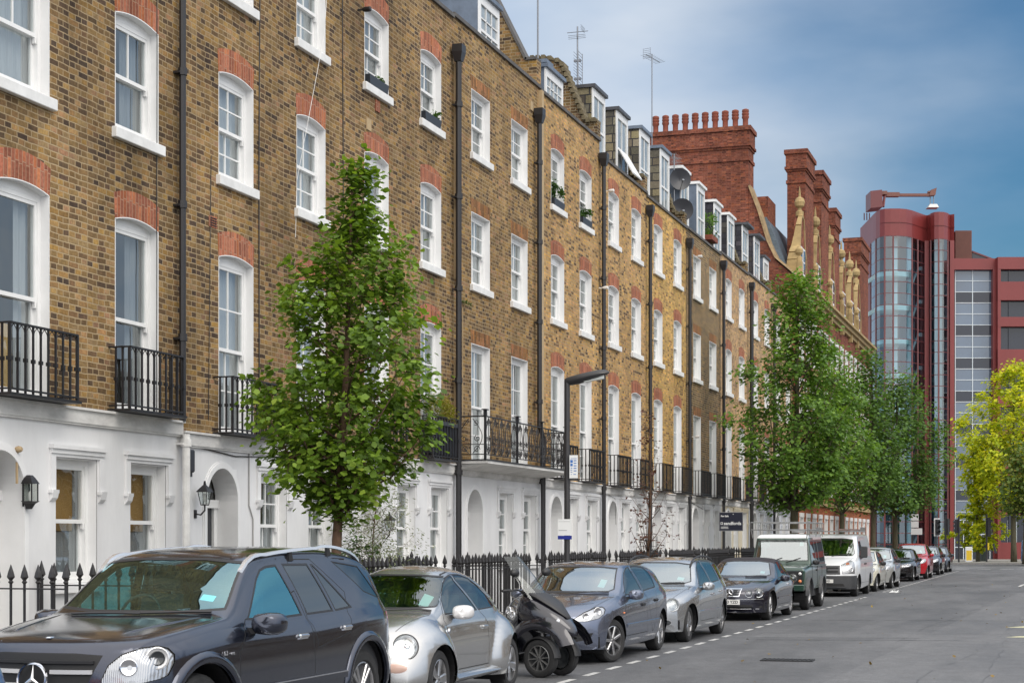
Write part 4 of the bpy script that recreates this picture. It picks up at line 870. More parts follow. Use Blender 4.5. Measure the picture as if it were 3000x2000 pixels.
def car(sp):
    """build one vehicle in its own frame (nose at x=0, left side at -y) and stand it on the road facing the camera"""
    sh = sp['shell']; bm = sh.build(sp.get('step', .05)); L = sh.L; fx = sp.get('sx', 1.0)
    root = empty(sp.get('name', 'parked_car'), sp['loc'], R(90) + sp.get('rz', 0), sp['label'], sp['cat'], sp.get('group', 'vehicles parked along the kerb'))
    if sp.get('group', 1) is None: pass
    root.scale = (fx, sp.get('sy', 1), sp.get('sz', 1))
    P = sp['paint']; mats = [P, M['gap'], M['rubber'], M['chrome'], sp.get('roofmat', P), M['bplastic'], M['cabin']]
    side = lambda p: abs(p.y) > .35
    # two-tone areas first
    for z in sp.get('zones', []):
        for f in cut3(bm, z['pts'], z['dir'], z.get('filt')): f.material_index = z['mi']
    # wheel arches
    wells = MB(); arch = sp.get('arch_r', sp['wr'] * 1.14); wz = sp['wr'] * sp.get('wz', 1.0)
    for wx in sp['wx']:
        for sg in (-1, 1):
            cpts = [(wx + arch * math.cos(2 * math.pi * i / 28), 0, wz + arch * math.sin(2 * math.pi * i / 28)) for i in range(28)]
            F = cut3(bm, cpts, (0, -sg, 0), lambda p: p.y * sg > .3)
            bmesh.ops.delete(bm, geom=F, context='FACES')
            yo = sg * (abs(sh.side(wx, wz + arch * 1.02, sg).y) - .025); yi = sg * .42
            ring = [(wx + arch * 1.012 * math.cos(math.pi * (i / 20 * 1.3 - .15)), wz + arch * 1.012 * math.sin(math.pi * (i / 20 * 1.3 - .15))) for i in range(21)]
            yos = [sg * (abs(sh.side(x_, max(z_, sh.Zf(x_) + .05), sg).y) - .03) for x_, z_ in ring]; yos = [q_ if abs(q_) > .45 else sg * .45 for q_ in yos]
            for a, b_, ya_, yb_ in zip(ring, ring[1:], yos, yos[1:]): wells.poly([(a[0], ya_, a[1]), (b_[0], yb_, b_[1]), (b_[0], yi, b_[1]), (a[0], yi, a[1])])
            wells.poly([(a[0], yi, a[1]) for a in ring])
    wells.box(.35, L - .35, -sh.Wf(L / 2) * .82, sh.Wf(L / 2) * .82, sp.get('floor', .24), sp.get('floor', .24) + .16)
    wells.build('underbody', M['gap'], root, fix=False)
    wells = None
    # lamps, grilles and other front/rear panels
    for pn in sp.get('panels', []):
        for sg in ((-1, 1) if pn.get('both') else (-1,)):
            mir = lambda v: (v[0], v[1] * (-sg if pn.get('both') else 1), v[2])
            F = cut_ring(bm, [mir(p) for p in pn['pts']], mir(pn['dir']), pn.get('filt'), pn.get('ring', .008), pn.get('rmi', 1))
            if not F: continue
            bm.normal_update(); detach(bm, F, pn['name'], [M[pn['mat']]] if isinstance(pn['mat'], str) else [pn['mat']], root, pn.get('push', 0))
    # windscreen, rear window, side windows
    for wn_ in sp.get('glass', []):
        for sg in ((-1, 1) if wn_.get('both', True) else (-1,)):
            pts = [(p[0], p[1] * (-sg if wn_.get('both', True) else 1), p[2]) for p in wn_['pts']]; d = wn_['dir']; d = (d[0], d[1] * (-sg if wn_.get('both', True) else 1), d[2])
            fl = (lambda p, d=d: p.y * d[1] < -.2) if wn_.get('both', True) else wn_.get('filt')
            F = cut_ring(bm, pts, d, fl, wn_.get('ring', .018), wn_.get('rmi', 2))
            if not F: continue
            bm.normal_update(); detach(bm, F, wn_['name'], [M[wn_['mat']]], root, -.003)
    # doors
    for dr in sp.get('doors', []):
        for sg in (-1, 1):
            pts = [(p[0], 0, p[1]) for p in dr]
            F = cut3(bm, pts, (0, -sg, 0), lambda p: p.y * sg > .3)
            if not F: continue
            I = cut3(bm, shrink(pts, (0, -sg, 0), sp.get('gap', .010)), (0, -sg, 0), lambda p: p.y * sg > .3); Is = set(I)
            O = [f for f in cut3(bm, pts, (0, -sg, 0), lambda p: p.y * sg > .3) if f not in Is]
            for f in O:
                if f.material_index == 0: f.material_index = 1
            F = [f for f in I if f.is_valid]; bm.normal_update()
            detach(bm, F, 'door', mats, root)
    bm.normal_update()
    me = bpy.data.meshes.new('body'); bm.to_mesh(me); bm.free()
    for m_ in mats: me.materials.append(m_)
    me.polygons.foreach_set('use_smooth', [True] * len(me.polygons)); me.set_sharp_from_angle(angle=R(sp.get('sharp', 38)))
    bo = bpy.data.objects.new('body', me); col.objects.link(bo); bo.parent = root
    # cabin
    if sp.get('cabin', True):
        c = MB(); x0, x1 = sp['cab']; zb = sp['cabz']; hw = sh.Wf((x0 + x1) / 2) - .10
        c.box(x0, x1, -hw, hw, .32, zb - .22); c.bev(x0 - .25, x0 + .42, -hw, hw, zb - .25, zb + .0, .05)
        c.build('dashboard', M['cabin'], root)
        for rx in sp.get('seats', (x0 + 1.0, x0 + 1.85)):
            for yy in (-.36, .36):
                s_ = MB(); q = [(rx, yy - .24, zb - .25), (rx + .14, yy - .24, zb - .25), (rx + .14, yy + .24, zb - .25), (rx, yy + .24, zb - .25)]
                top = [(rx + .14, yy - .2, zb + .22), (rx + .24, yy - .2, zb + .22), (rx + .24, yy + .2, zb + .22), (rx + .14, yy + .2, zb + .22)]; s_.loft([q, top]); s_.bev(rx + .17, rx + .27, yy - .13, yy + .13, zb + .24, zb + .42, .03); s_.build('seat', M['seat'], root)
        w2 = MB(); cx_ = x0 + .52; ring = [(cx_ + .06 * math.sin(t), .36 + .19 * math.cos(t), zb + .05 + .17 * math.sin(t)) for t in [2 * math.pi * i / 20 for i in range(21)]]; w2.tube(ring, .014, 6, caps=False); w2.tube([(cx_, .18, zb + .05), (cx_, .54, zb + .05)], .02, 5); w2.build('steering_wheel', M['cabin'], root, smooth=True)
    # wheels
    tm, rm = wheel_meshes(sp['wr'], sp.get('ww', .215), *sp['rim'])
    for i, wx in enumerate(sp['wx']):
        for sg in (-1, 1):
            e = bpy.data.objects.new('wheel', tm); e.name = 'wheel'; col.objects.link(e); e.parent = root
            yo = sg * (abs(sh.side(wx, wz + arch * 1.05, sg).y) - sp.get('wheel_in', .05) - sp.get('ww', .215) / 2)
            e.location = (wx, yo, sp['wr']); e.rotation_euler = (0, sp.get('spin', .3) * (i + 1), (0 if sg < 0 else math.pi) + (sp.get('steer', 0) if i == 0 else 0))
            inst('rim', rm, e)
    # handles, mirrors
    for (hx, hz) in sp.get('handles', []):
        for sg in (-1, 1):
            p = sh.side(hx, hz, sg); h = MB(); h.bev(-.085, .085, -.016, .016, -.014, .014, .008); h.box(-.075, .075, -.004 , .012, -.028, .02)
            o = h.build('door_handle', M[sp.get('hmat', 'chrome')] if isinstance(sp.get('hmat', 'chrome'), str) else sp['hmat'], root, smooth=30); o.location = (p.x, p.y + sg * .012, p.z)
    if sp.get('mirror'):
        mx, mz, sc = sp['mirror']
        for sg in (-1, 1):
            p = sh.side(mx, mz - .04, sg); m = MB(); rings = []
            for (dx, a, b_) in ((-.10, .02, .02), (-.085, .075, .055), (-.04, .105, .075), (.03, .115, .082), (.07, .11, .078)):
                rings.append([(dx + .03 * (abs(math.cos(t)) if math.cos(t) > 0 else 0), sg * (.14 + a * (abs(math.cos(t)) ** .7) * (1 if math.cos(t) > 0 else -1)), .03 + b_ * (abs(math.sin(t)) ** .7) * (1 if math.sin(t) > 0 else -1)) for t in [2 * math.pi * i / 16 for i in range(16)]])
            m.loft(rings, True, 0); m.loft([[(-.03, 0, -.05), (.03, 0, -.05), (.03, 0, 0), (-.03, 0, 0)], [(-.03, sg * .10, -.03), (.03, sg * .10, -.03), (.03, sg * .10, .01), (-.03, sg * .10, .01)]], True, 1)
            o = m.build('wing_mirror', [sp.get('mirmat', P), M['rubber']], root, smooth=50); o.location = p; o.scale = (sc, sc, sc)
    if sp.get('bonnet', True) and sp.get('cabin', True):
        xa, xb = sp.get('seam', (.38, sp['cab'][0] - .16))
        for sg in (-1, 1):
            pts = []; q = MB()
            for i in range(12):
                t = i / 11; x = xa + (xb - xa) * t; pts.append(sh.above(x, sg * sh.Wf(x) * (.70 + .14 * t)) + Vector((0, 0, -.0015)))
            q.tube(pts, .0045, 4); q.build('bonnet_seam', M['gap'], root)
    if sp.get('wipers'):
        for (a, b_) in sp['wipers']:
            pa, pb = [sh.above(q[0], q[1]) + Vector((-.008, 0, .012)) for q in (a, b_)]
            pm_ = [sh.above(a[0] + (b_[0] - a[0]) * t, a[1] + (b_[1] - a[1]) * t) + Vector((-.008, 0, .014)) for t in (.25, .5, .75)]
            q = MB(); q.tube([pa, *pm_, pb], .010, 5); q.build('wiper', M['rubber'], root)
    if sp.get('permit'):
        x, y, wd_, hh = sp['permit']; p = sh.above(x, y); p2 = sh.above(x + hh, y); p3 = sh.above(x, y + wd_); p4 = sh.above(x + hh, y + wd_); off = Vector((.012, 0, -.012))
        q = MB(); q.poly([p + off, p3 + off, p4 + off, p2 + off]); q.build('permit', M['ticket'], root, fix=False)
    if sp.get('plate'):
        txt, y, z, wd_ = sp['plate']; p = sh.front(y, z); q = MB(); q.box(-.012, .0, -wd_ / 2, wd_ / 2, -.055, .055); o = q.build('number_plate', M['plate'], root); o.location = (p.x - .004, y, z)
        if txt:
            t = inst('lettering', text_mesh(txt, .088, M['ink'], bold=.0015), o, (-.0135, 0, 0), (R(90), 0, R(-90)))
            if len(txt) < 7: t.location.y = -wd_ * .19
    if sp.get('slats'):
        for (ya, yb, zz, th, mt) in sp['slats']:
            q = MB(); n_ = 8; ring = []
            for i in range(n_ + 1):
                yy = ya + (yb - ya) * i / n_; p = sh.front(yy, zz); ring.append([(p.x - .022, yy, zz - th), (p.x - .022, yy, zz + th), (p.x + .02, yy, zz + th), (p.x + .02, yy, zz - th)])
            q.loft(ring); q.build('grille_bar', M[mt], root, smooth=30)
    if sp.get('bulbs'):
        for (x, y, z, rr, d, mt) in sp['bulbs']:
            for sg in (-1, 1):
                dv = Vector((d[0], d[1] * -sg, d[2])).normalized(); p, n_ = sh.hit(Vector((x, y * -sg, z)) - dv * 2, dv)
                if not p: continue
                q = MB(); q.lathe([(rr, -.004), (rr, .012), (rr * .9, .016), (rr * .86, .004), (rr * .3, -.01), (.004, -.012)], n=18, axis='z', caps=False)
                o = q.build('lamp_reflector', M[mt], root, smooth=40); o.location = p; o.rotation_euler = (-dv).to_track_quat('Z', 'Y').to_euler()
    if sp.get('extra'): sp['extra'](root, sh, P)
    return root
XO = -6.29
def P_(name, *a, **k): M[name] = paint(name, *a, **k); return M[name]
def win(pts, mat, name='side_window', **k): return dict(name=name, pts=[(p[0], 0, p[1]) for p in pts], dir=(0, 1, 0), mat=mat, filt=lambda p: p.y < -.3 or p.y > .3, **k)
def scr(pts, mat, x0, x1, name='windscreen', d=(1, 0, 0), **k): return dict(name=name, pts=[(0, p[0], p[1]) for p in pts], dir=d, mat=mat, both=False, filt=lambda p: x0 < p.x < x1, **k)
# --- dark grey sport utility vehicle in the foreground
sh = Shell(4.78, [(0, .40), (0, .66), (.02, .86), (.07, 1.02), (.22, 1.08), (.8, 1.15), (1.22, 1.19), (1.34, 1.215), (1.90, 1.63), (2.15, 1.71), (2.9, 1.745), (3.7, 1.72), (4.2, 1.65), (4.42, 1.56), (4.70, 1.13), (4.77, .95), (4.78, .7), (4.78, .42)],
           [(0, .80), (.25, .88), (.7, .935), (1.3, .945), (3.8, .95), (4.4, .92), (4.78, .84)], [(0, .92), (.3, 1.0), (1.3, 1.09), (2.6, 1.10), (4.0, 1.15), (4.78, 1.16)], [(0, .30), (.5, .27), (4.2, .30), (4.78, .36)],
           k=.36, n=3.0, cf=.24, xf=1.9, cr=.26, xr=1.6, crown=.10, tuck=.07, side_in=.035, shoulder=.05)
def suv_extra(root, sh, P):
    # roof rails
    for sg in (-1, 1):
        r_ = MB(); pts = []
        for i in range(23):
            x = 1.84 + (4.15 - 1.84) * i / 22; t = max(1e-6, min(1 - 1e-6, i / 22)); y = .66 * sg if t < .9 else .65 * sg; p = sh.above(x, y); pts.append((x, y, p.z + .002 + .085 * math.sin(math.pi * t) ** .55))
        rings = []
        for (x, y, z) in pts: rings.append([(x, y - .024, z - .012), (x, y - .018, z + .014), (x, y + .018, z + .014), (x, y + .024, z - .012)])
        r_.loft(rings); r_.build('roof_rail', M['railm'], root, smooth=40)
        f = MB()
        for x in (2.75, 3.5): p = sh.above(x, .66 * sg); f.prism([(x - .05, p.z - .01), (x + .03, p.z - .01), (x + .0, p.z + .075), (x - .05, p.z + .075)], 'y', .66 * sg - .012, .66 * sg + .012)
        f.build('rail_foot', M['rubber'], root)
        # wheel arch flares, sill moulding
        for wx in (.87, 3.785):
            a = MB(); rings = []
            for i in range(25):
                t = math.pi * (-.12 + 1.24 * i / 24); c_, s_ = math.cos(t), math.sin(t); rg = []
                for (rr, oy) in ((.455, -.01), (.458, .022), (.49, .034), (.53, .020), (.545, -.01)):
                    x, z = wx + rr * c_, .40 + rr * s_; p = sh.side(x, max(z, .32), sg); rg.append((x, p.y + sg * oy, max(z, .27)))
                rings.append(rg)
            a.loft(rings, False, close=False); a.build('wheel_arch', P, root, smooth=50)
        s_ = MB(); rings = []
        for i in range(9):
            x = 1.42 + 1.85 * i / 8; p = sh.side(x, .58, sg); rings.append([(x, p.y + sg * .0, .545), (x, p.y + sg * .022, .55), (x, p.y + sg * .022, .60), (x, p.y, .605)])
        s_.loft(rings); s_.build('side_moulding', P, root, smooth=30)
        c_ = MB(); rings = []
        for i in range(9):
            x = 1.42 + 1.85 * i / 8; p = sh.side(x, .58, sg); rings.append([(x, p.y + sg * .02, .598), (x, p.y + sg * .028, .602), (x, p.y + sg * .028, .612), (x, p.y + sg * .0, .614)])
        c_.loft(rings); c_.build('chrome_strip', M['chrome'], root, smooth=30)
    p = sh.side(1.16, .90); t = inst('lettering', text_mesh('6.3', .052, M['chrome'], bold=.001), root, (1.13, p.y - .006, .905), (R(90), 0, 0)); t2 = inst('lettering', text_mesh('AMG', .030, M['chrome'], bold=.0005), root, (1.235, sh.side(1.235, .9).y - .006, .897), (R(90), 0, 0))
    p = sh.front(0, .86); star_badge((p.x - .05, 0, .775), .125, .01, root, (0, R(6), 0))
    b = MB(); q = sh.above(.2, 0); b.loft([[(-.03, -.022, 0), (.03, -.022, 0), (.03, .022, 0), (-.03, .022, 0)], [(-.02, -.012, .008), (.02, -.012, .008), (.02, .012, .008), (-.02, .012, .008)]]); o = b.build('bonnet_badge', M['chrome'], root); o.location = q
    # low line of the headlamp: bright strip and indicator
    # bonnet creases
    for sg in (-1, 1):
        c_ = MB(); pts = [sh.above(x, sg * y) + Vector((0, 0, -.002)) for x, y in ((.16, .40), (.5, .50), (.9, .58), (1.25, .64))]; c_.tube(pts, [.006, .011, .011, .005], 6); c_.build('bonnet_crease', P, root, smooth=True)
    a = MB(); p = sh.rear(-.80, 1.0); 
M['railm'] = plain('satin roof rail', (.80, .80, .81), .22, .75)
suvP = P_('dark grey metallic paint', (.032, .038, .060), .80, .20, wet=.03)
HL = [(-.20, .80, .66), (.05, .52, .70)]
car(dict(shell=sh, loc=(XO - .95, 10.75, 0), sx=1.07, paint=suvP, label='large dark grey sport utility vehicle with silver roof rails and star badge on its grille', cat='car',
    wx=(.87, 3.785), wr=.385, arch_r=.452, wz=1.03, ww=.27, rim=(5, 'twin', 'alloy'), cab=(1.45, 4.2), cabz=1.10, seats=(2.2, 3.05),
    glass=[scr([(-.64, 1.615), (-.76, 1.23), (-.4, 1.205), (.4, 1.205), (.76, 1.23), (.64, 1.615), (.3, 1.645), (-.3, 1.645)], 'cg_teal', 1.0, 2.6, ring=.02),
           win([(1.62, 1.14), (2.00, 1.47), (2.12, 1.545), (2.25, 1.575), (2.44, 1.585), (2.60, 1.135), (2.1, 1.125)], 'cg_tealr', ring=.02),
           win([(2.69, 1.135), (2.545, 1.59), (3.02, 1.585), (3.21, 1.145)], 'cg_dark', ring=.02), win([(3.245, 1.145), (3.065, 1.58), (3.12, 1.578), (3.60, 1.165)], 'cg_dark', ring=.02),
           win([(3.95, 1.30), (3.50, 1.60), (4.05, 1.545), (4.32, 1.22)], 'cg_dark', ring=.012, rmi=1, name='quarter_window'),
           dict(name='rear_window', pts=[(0, -.6, 1.55), (0, -.7, 1.22), (0, .7, 1.22), (0, .6, 1.55)], dir=(-1, 0, -.1), mat='cg_dark', both=False, filt=lambda p: p.x > 4.2)],
    panels=[dict(name='grille', pts=[(0, -.50, .95), (0, -.36, .62), (0, .36, .62), (0, .50, .95), (0, .3, .965), (0, -.3, .965)], dir=(1, 0, 0), mat='gap', ring=.012, rmi=1, filt=lambda p: p.x < .4),
            dict(name='headlight', both=True, pts=[(.10, -.50, .70), (.09, -.50, .77), (.12, -.54, .88), (.18, -.62, .96), (.27, -.73, 1.005), (.35, -.82, 1.015), (.42, -.87, .995), (.46, -.90, .945), (.46, -.90, .88), (.41, -.87, .79), (.36, -.83, .765), (.22, -.66, .725)], dir=(.80, .62, -.05), mat='lampin', ring=.004, push=-.01, filt=lambda p: p.x < .75),
            dict(name='air_intake', both=True, pts=[(0, -.42, .56), (0, -.72, .56), (0, -.70, .42), (0, -.38, .42)], dir=(1, .2, 0), mat='gap', ring=.01, filt=lambda p: p.x < .5),
            dict(name='tail_light', both=True, pts=[(4.38, -.95, 1.10), (4.78, -.70, 1.13), (4.78, -.70, .74), (4.50, -.9, .78)], dir=(-.5, .85, 0), mat='redlens', ring=.006, filt=lambda p: p.x > 4.2)],
    bulbs=[(.36, -.80, .92, .085, (.80, .62, -.05), 'brightbar'), (.21, -.65, .86, .065, (.80, .62, -.05), 'chrome'), (.36, -.80, .92, .055, (.80, .62, -.05), 'lampdark')],
    doors=[[(1.33, .42), (1.36, 1.10), (1.60, 1.15), (2.00, 1.55), (2.2, 1.625), (2.52, 1.63), (2.66, 1.1), (2.66, .42)], [(2.67, .42), (2.67, 1.1), (2.53, 1.63), (3.1, 1.625), (3.72, 1.19), (3.75, 1.0), (3.42, .95), (3.3, .6), (3.22, .42)]],
    handles=[(2.45, .97), (3.32, 1.0)], mirror=(1.62, 1.12, 1.15), wipers=[((1.22, -.05), (1.36, -.68)), ((1.20, .5), (1.22, -.12))], permit=(1.50, -.60, .12, .06),
    slats=[(-.44, -.13, .83, .015, 'brightbar'), (.13, .44, .83, .015, 'brightbar'), (-.40, -.13, .73, .015, 'brightbar'), (.13, .40, .73, .015, 'brightbar'), (-.45, .45, .90, .010, 'rubber'), (-.36, .36, .69, .008, 'rubber')],
    extra=suv_extra))
M['bowl'] = plain('lamp bowl', (.60, .61, .63), .16, .95, var=.3, vscale=20)
# --- small silver car with round arches
def beetle_mod(x, y, z):
    a = abs(y)
    if a > .30:
        for wx, R_, h_ in ((.80, .66, .16), (3.33, .66, .15)):
            rho = math.hypot(x - wx, (z - .31) * 1.02)
            if rho < R_:
                t = 1 - (rho / R_) ** 4; f = min(1, max(0, (a - .30) / .30)); f = f * f * (3 - 2 * f)
                y = math.copysign(a + h_ * t * f, y)
                if wx < 1: x -= .05 * t * f * max(0, 1 - x / .6)
                break
    return x, y, z
sh = Shell(4.05, [(0, .34), (-.0, .50), (.03, .60), (.10, .70), (.26, .84), (.5, .945), (.80, 1.005), (.98, 1.02), (1.06, 1.035), (1.62, 1.395), (1.85, 1.475), (2.15, 1.505), (2.6, 1.475), (3.05, 1.33), (3.45, 1.10), (3.75, .88), (3.95, .66), (4.03, .50), (4.05, .34)],
           [(0, .60), (.3, .68), (.8, .735), (1.5, .745), (2.9, .745), (3.5, .70), (4.05, .60)], [(0, .72), (.5, .86), (1.0, .93), (2.2, .955), (3.2, .93), (4.05, .62)], [(0, .24), (.5, .22), (3.4, .22), (4.05, .28)],
           k=.42, n=2.3, cf=.24, xf=1.7, cr=.25, xr=1.6, crown=.16, tuck=.05, side_in=.03, mod=beetle_mod)
def ring_lamp(root, c, d, r, m='chrome', name='headlight'):
    """round lamp: bezel, bowl, domed cover"""
    q = MB(); q.lathe([(r * 1.0, -.06), (r * 1.08, .006), (r * 1.02, .02), (r * .95, .016)], n=28, caps=False, mi=0)
    q.lathe([(r * .95, .014), (r * .8, -.02), (r * .45, -.05), (.004, -.055)], n=28, caps=False, mi=1)
    q.lathe([(r * .36, -.035), (r * .30, -.01), (r * .18, .0), (.003, .002)], (r * .05, 0, 0), 16, caps=False, mi=1)
    o = q.build(name, [M[m], M['bowl'], M['lampdark']], root, smooth=40); o.location = c; o.rotation_euler = Vector(d).normalized().to_track_quat('Z', 'Y').to_euler()
    g = MB(); g.lathe([(r * .96, .016), (r * .8, .03), (r * .5, .042), (.003, .048)], n=28, caps=False); g.build('lamp_cover', M['lens'], o, smooth=True, fix=False)
    return o
def beetle_extra(root, sh, P):
    for sg in (-1, 1):
        p, n_ = sh.hit((-2.0, sg * .625, .685), (1, 0, 0)); p = p or Vector((.3, sg * .62, .68))
        ring_lamp(root, p + Vector((-.005, 0, 0)), (-.90, sg * .36, .26), .130, 'dalloy')
        # indicator below the lamp
        q = MB(); pts = ellipse_pts((0, 0, 0), (1, 0, 0), (0, 1, 0), .125, .05, 20); q.loft([[(p_.x, p_.y, -.02) for p_ in pts], [(p_.x, p_.y, .006) for p_ in pts], [(p_.x * .8, p_.y * .7, .014) for p_ in pts]], True, 0)
        c = sh.front(sg * .56, .47); o = q.build('indicator', M['indic'], root, smooth=30); o.location = c; o.rotation_euler = Matrix(((0, 0, -1), (-1, 0, 0), (0, 1, 0))).to_euler(); o.rotation_euler = (R(90), 0, R(-90) + sg * -.32)
        s_ = MB(); rings = []
        for i in range(9):
            x = 1.36 + (2.82 - 1.36) * i / 8; rings.append([(x, sg * (.73 + .10 * math.cos(t)), .285 + .052 * math.sin(t)) for t in [2 * math.pi * k / 10 for k in range(10)]])
        s_.loft(rings); s_.build('running_board', P, root, smooth=50)
    d = sh.side(1.45, .80); b = MB(); b.lathe([(.035, -.004), (.03, .008), (.004, .012)], n=14, caps=False); o = b.build('round_badge', M['chrome'], root, smooth=True); o.location = sh.side(1.33, .80); o.rotation_euler = (R(90), 0, 0)
M['indic'] = plain('indicator lens', (.72, .50, .42), .12, coat=1)
silv = P_('silver paint', (.475, .475, .475), .8, .24)
car(dict(shell=sh, loc=(XO - .885, 16.05, 0), paint=silv, label='small rounded silver car with round headlamps and bulging arches, behind the dark sport utility vehicle', cat='car',
    wx=(.82, 3.33), wr=.315, arch_r=.375, ww=.20, wheel_in=.04, rim=(5, 'star', 'alloy'), cab=(1.15, 3.2), cabz=.95, seats=(1.85, 2.5), step=.028,
    glass=[scr([(-.50, 1.39), (-.62, 1.10), (-.60, 1.06), (-.35, 1.045), (.35, 1.045), (.60, 1.06), (.62, 1.10), (.50, 1.39), (.25, 1.41), (-.25, 1.41)], 'cg', .7, 2.0),
           win([(1.36, .975), (1.40, 1.06), (1.50, 1.18), (1.66, 1.30), (1.84, 1.375), (2.02, 1.405), (2.42, .985)], 'cg', ring=.015),
           win([(2.455, .985), (2.06, 1.408), (2.30, 1.405), (2.55, 1.36), (2.78, 1.27), (2.98, 1.14), (3.08, 1.03), (3.06, .995)], 'cg', ring=.015)],
    panels=[dict(name='air_intake', pts=[(0, -.3, .42), (0, -.3, .34), (0, .3, .34), (0, .3, .42)], dir=(1, 0, 0), mat='gap', filt=lambda p: p.x < .5)],
    doors=[[(1.30, .36), (1.26, .92), (1.36, 1.05), (1.48, 1.2), (1.66, 1.335), (1.84, 1.41), (2.06, 1.44), (2.50, .97), (2.62, .85), (2.62, .36)]],
    handles=[(2.48, .80)], hmat=silv, mirror=(1.52, 1.01, .98), wipers=[((.98, -.05), (1.13, -.60)), ((.97, .45), (1.02, -.1))], permit=(1.20, -.52, .11, .20), extra=beetle_extra) | dict(mirmat=P_('pale mirror paint', (.75, .74, .74), .2, .3)))
# --- blue-grey hatchback
def hatch_shell(L=4.25, Hh=1.46, W_=.875, snub=0.0):
    k = Hh / 1.46; q = L / 4.25
    f = lambda pts: [(x * q, z * k) for x, z in pts]
    return Shell(L, f([(0, .33), (0, .52), (.015, .62), (.06, .70), (.20, .79), (.6, .905), (.95, .97), (1.06, .99), (1.12, 1.01), (1.78, 1.38), (2.05, 1.445), (2.5, 1.46), (3.1, 1.43), (3.55, 1.36), (3.75, 1.28), (4.08, .98), (4.2, .88), (4.24, .7), (4.25, .35)]),
        [(0, .70 * W_ / .875), (.25 * q, .80 * W_ / .875), (.8 * q, W_ - .005), (1.5 * q, W_), (3.3 * q, W_), (4.0 * q, W_ - .03), (L, W_ * .88)], f([(0, .62), (.3, .78), (1.1, .91), (2.2, .95), (3.4, 1.0), (4.25, 1.0)]), f([(0, .22), (.5, .20), (3.8, .22), (4.25, .30)]), k=.40, n=2.7, cf=.34, xf=1.9, cr=.26, xr=1.5, crown=.10, tuck=.07, side_in=.03)
def hatch_glass(L, Hh, gm='cg', gs='cg'):
    k = Hh / 1.46; q = L / 4.25; g = lambda pts: [(x * q, z * k) for x, z in pts]; h = lambda pts: [(y, z * k) for y, z in pts]
    return [scr(h([(-.56, 1.365), (-.67, 1.05), (-.6, 1.015), (-.3, 1.01), (.3, 1.01), (.6, 1.015), (.67, 1.05), (.56, 1.365), (.3, 1.39), (-.3, 1.39)]), gm, .7, 2.2),
            win(g([(1.42, .955), (1.62, 1.14), (1.83, 1.28), (2.03, 1.36), (2.22, 1.385), (2.40, .985)]), gs), win(g([(2.47, .99), (2.30, 1.39), (2.65, 1.39), (2.98, 1.36), (3.15, 1.30), (3.22, 1.22), (3.20, 1.03)]), gs),
            dict(name='rear_window', pts=[(0, -.5, 1.3 * k), (0, -.6, 1.03 * k), (0, .6, 1.03 * k), (0, .5, 1.3 * k)], dir=(-1, 0, 0), mat='cg_dark', both=False, filt=lambda p: p.x > 3.3 * q)]
def hatch_doors(L, Hh):
    k = Hh / 1.46; q = L / 4.25; g = lambda pts: [(x * q, z * k) for x, z in pts]
    return [g([(1.22, .36), (1.22, .93), (1.42, 1.0), (1.62, 1.19), (1.84, 1.33), (2.05, 1.405), (2.26, 1.425), (2.46, .98), (2.46, .36)]), g([(2.47, .36), (2.47, .98), (2.27, 1.425), (2.65, 1.42), (3.0, 1.395), (3.2, 1.32), (3.30, 1.2), (3.28, .98), (3.0, .60), (2.95, .36)])]
HLH = [(.07, -.42, .62), (.10, -.44, .675), (.22, -.54, .755), (.40, -.68, .83), (.50, -.745, .835), (.52, -.78, .79), (.46, -.77, .72), (.36, -.72, .66), (.2, -.58, .62)]
astP = P_('blue grey metallic paint', (.145, .165, .225), .75, .23)
def ast_extra(root, sh, P):
    for sg in (-1, 1):
        q = MB(); rings = []
        for i in range(10):
            x = 1.28 + 1.9 * i / 9; p = sh.side(x, .52, sg); rings.append([(x, p.y - sg * .005, .485), (x, p.y + sg * .014, .495), (x, p.y + sg * .014, .535), (x, p.y - sg * .005, .545)])
        q.loft(rings); q.build('side_moulding', P, root, smooth=30)
        i_ = MB(); p = sh.side(1.14, .72, sg); i_.bev(p.x - .03, p.x + .03, p.y - .012, p.y + .012, .70, .725, .006); i_.build('side_repeater', M['amber'], root)
car(dict(shell=hatch_shell(), loc=(XO - .875, 23.2, 0), sx=1.09, paint=astP, label='blue grey five-door hatchback between the black scooter and the silver estate car', cat='car',
    wx=(.86, 3.47), wr=.318, arch_r=.37, ww=.205, rim=(7, 'seven', 'alloy'), cab=(1.2, 3.5), cabz=.95, seats=(2.0, 2.75), steer=-.32, glass=hatch_glass(4.25, 1.46, 'cg_pale'), doors=hatch_doors(4.25, 1.46),
    panels=[dict(name='headlight', both=True, pts=HLH, dir=(.78, .62, -.08), mat='lampin', ring=.007, push=-.006, filt=lambda p: p.x < .85), dict(name='grille', pts=[(0, -.34, .66), (0, -.30, .57), (0, .30, .57), (0, .34, .66)], dir=(1, 0, 0), mat='gap', ring=.012, rmi=3, filt=lambda p: p.x < .4),
            dict(name='air_intake', pts=[(0, -.36, .42), (0, -.40, .30), (0, .40, .30), (0, .36, .42)], dir=(1, 0, 0), mat='gap', filt=lambda p: p.x < .4), dict(name='fog_recess', both=True, pts=[(.05, -.42, .43), (.05, -.42, .33), (.2, -.62, .36), (.24, -.68, .46)], dir=(.8, .5, 0), mat='gap', filt=lambda p: p.x < .5)],
    bulbs=[(.40, -.68, .765, .058, (.78, .62, -.08), 'chrome'), (.24, -.55, .70, .048, (.78, .62, -.08), 'chrome')],
    slats=[(-.30, .30, .64, .022, 'chrome'), (-.29, .29, .60, .006, 'chrome')], handles=[(2.22, .80), (3.0, .84)], hmat='rubber', mirror=(1.50, .98, .95), mirmat=astP, wipers=[((1.05, -.05), (1.18, -.62)), ((1.04, .5), (1.06, -.1))], permit=(1.30, -.50, .10, .20), extra=ast_extra))
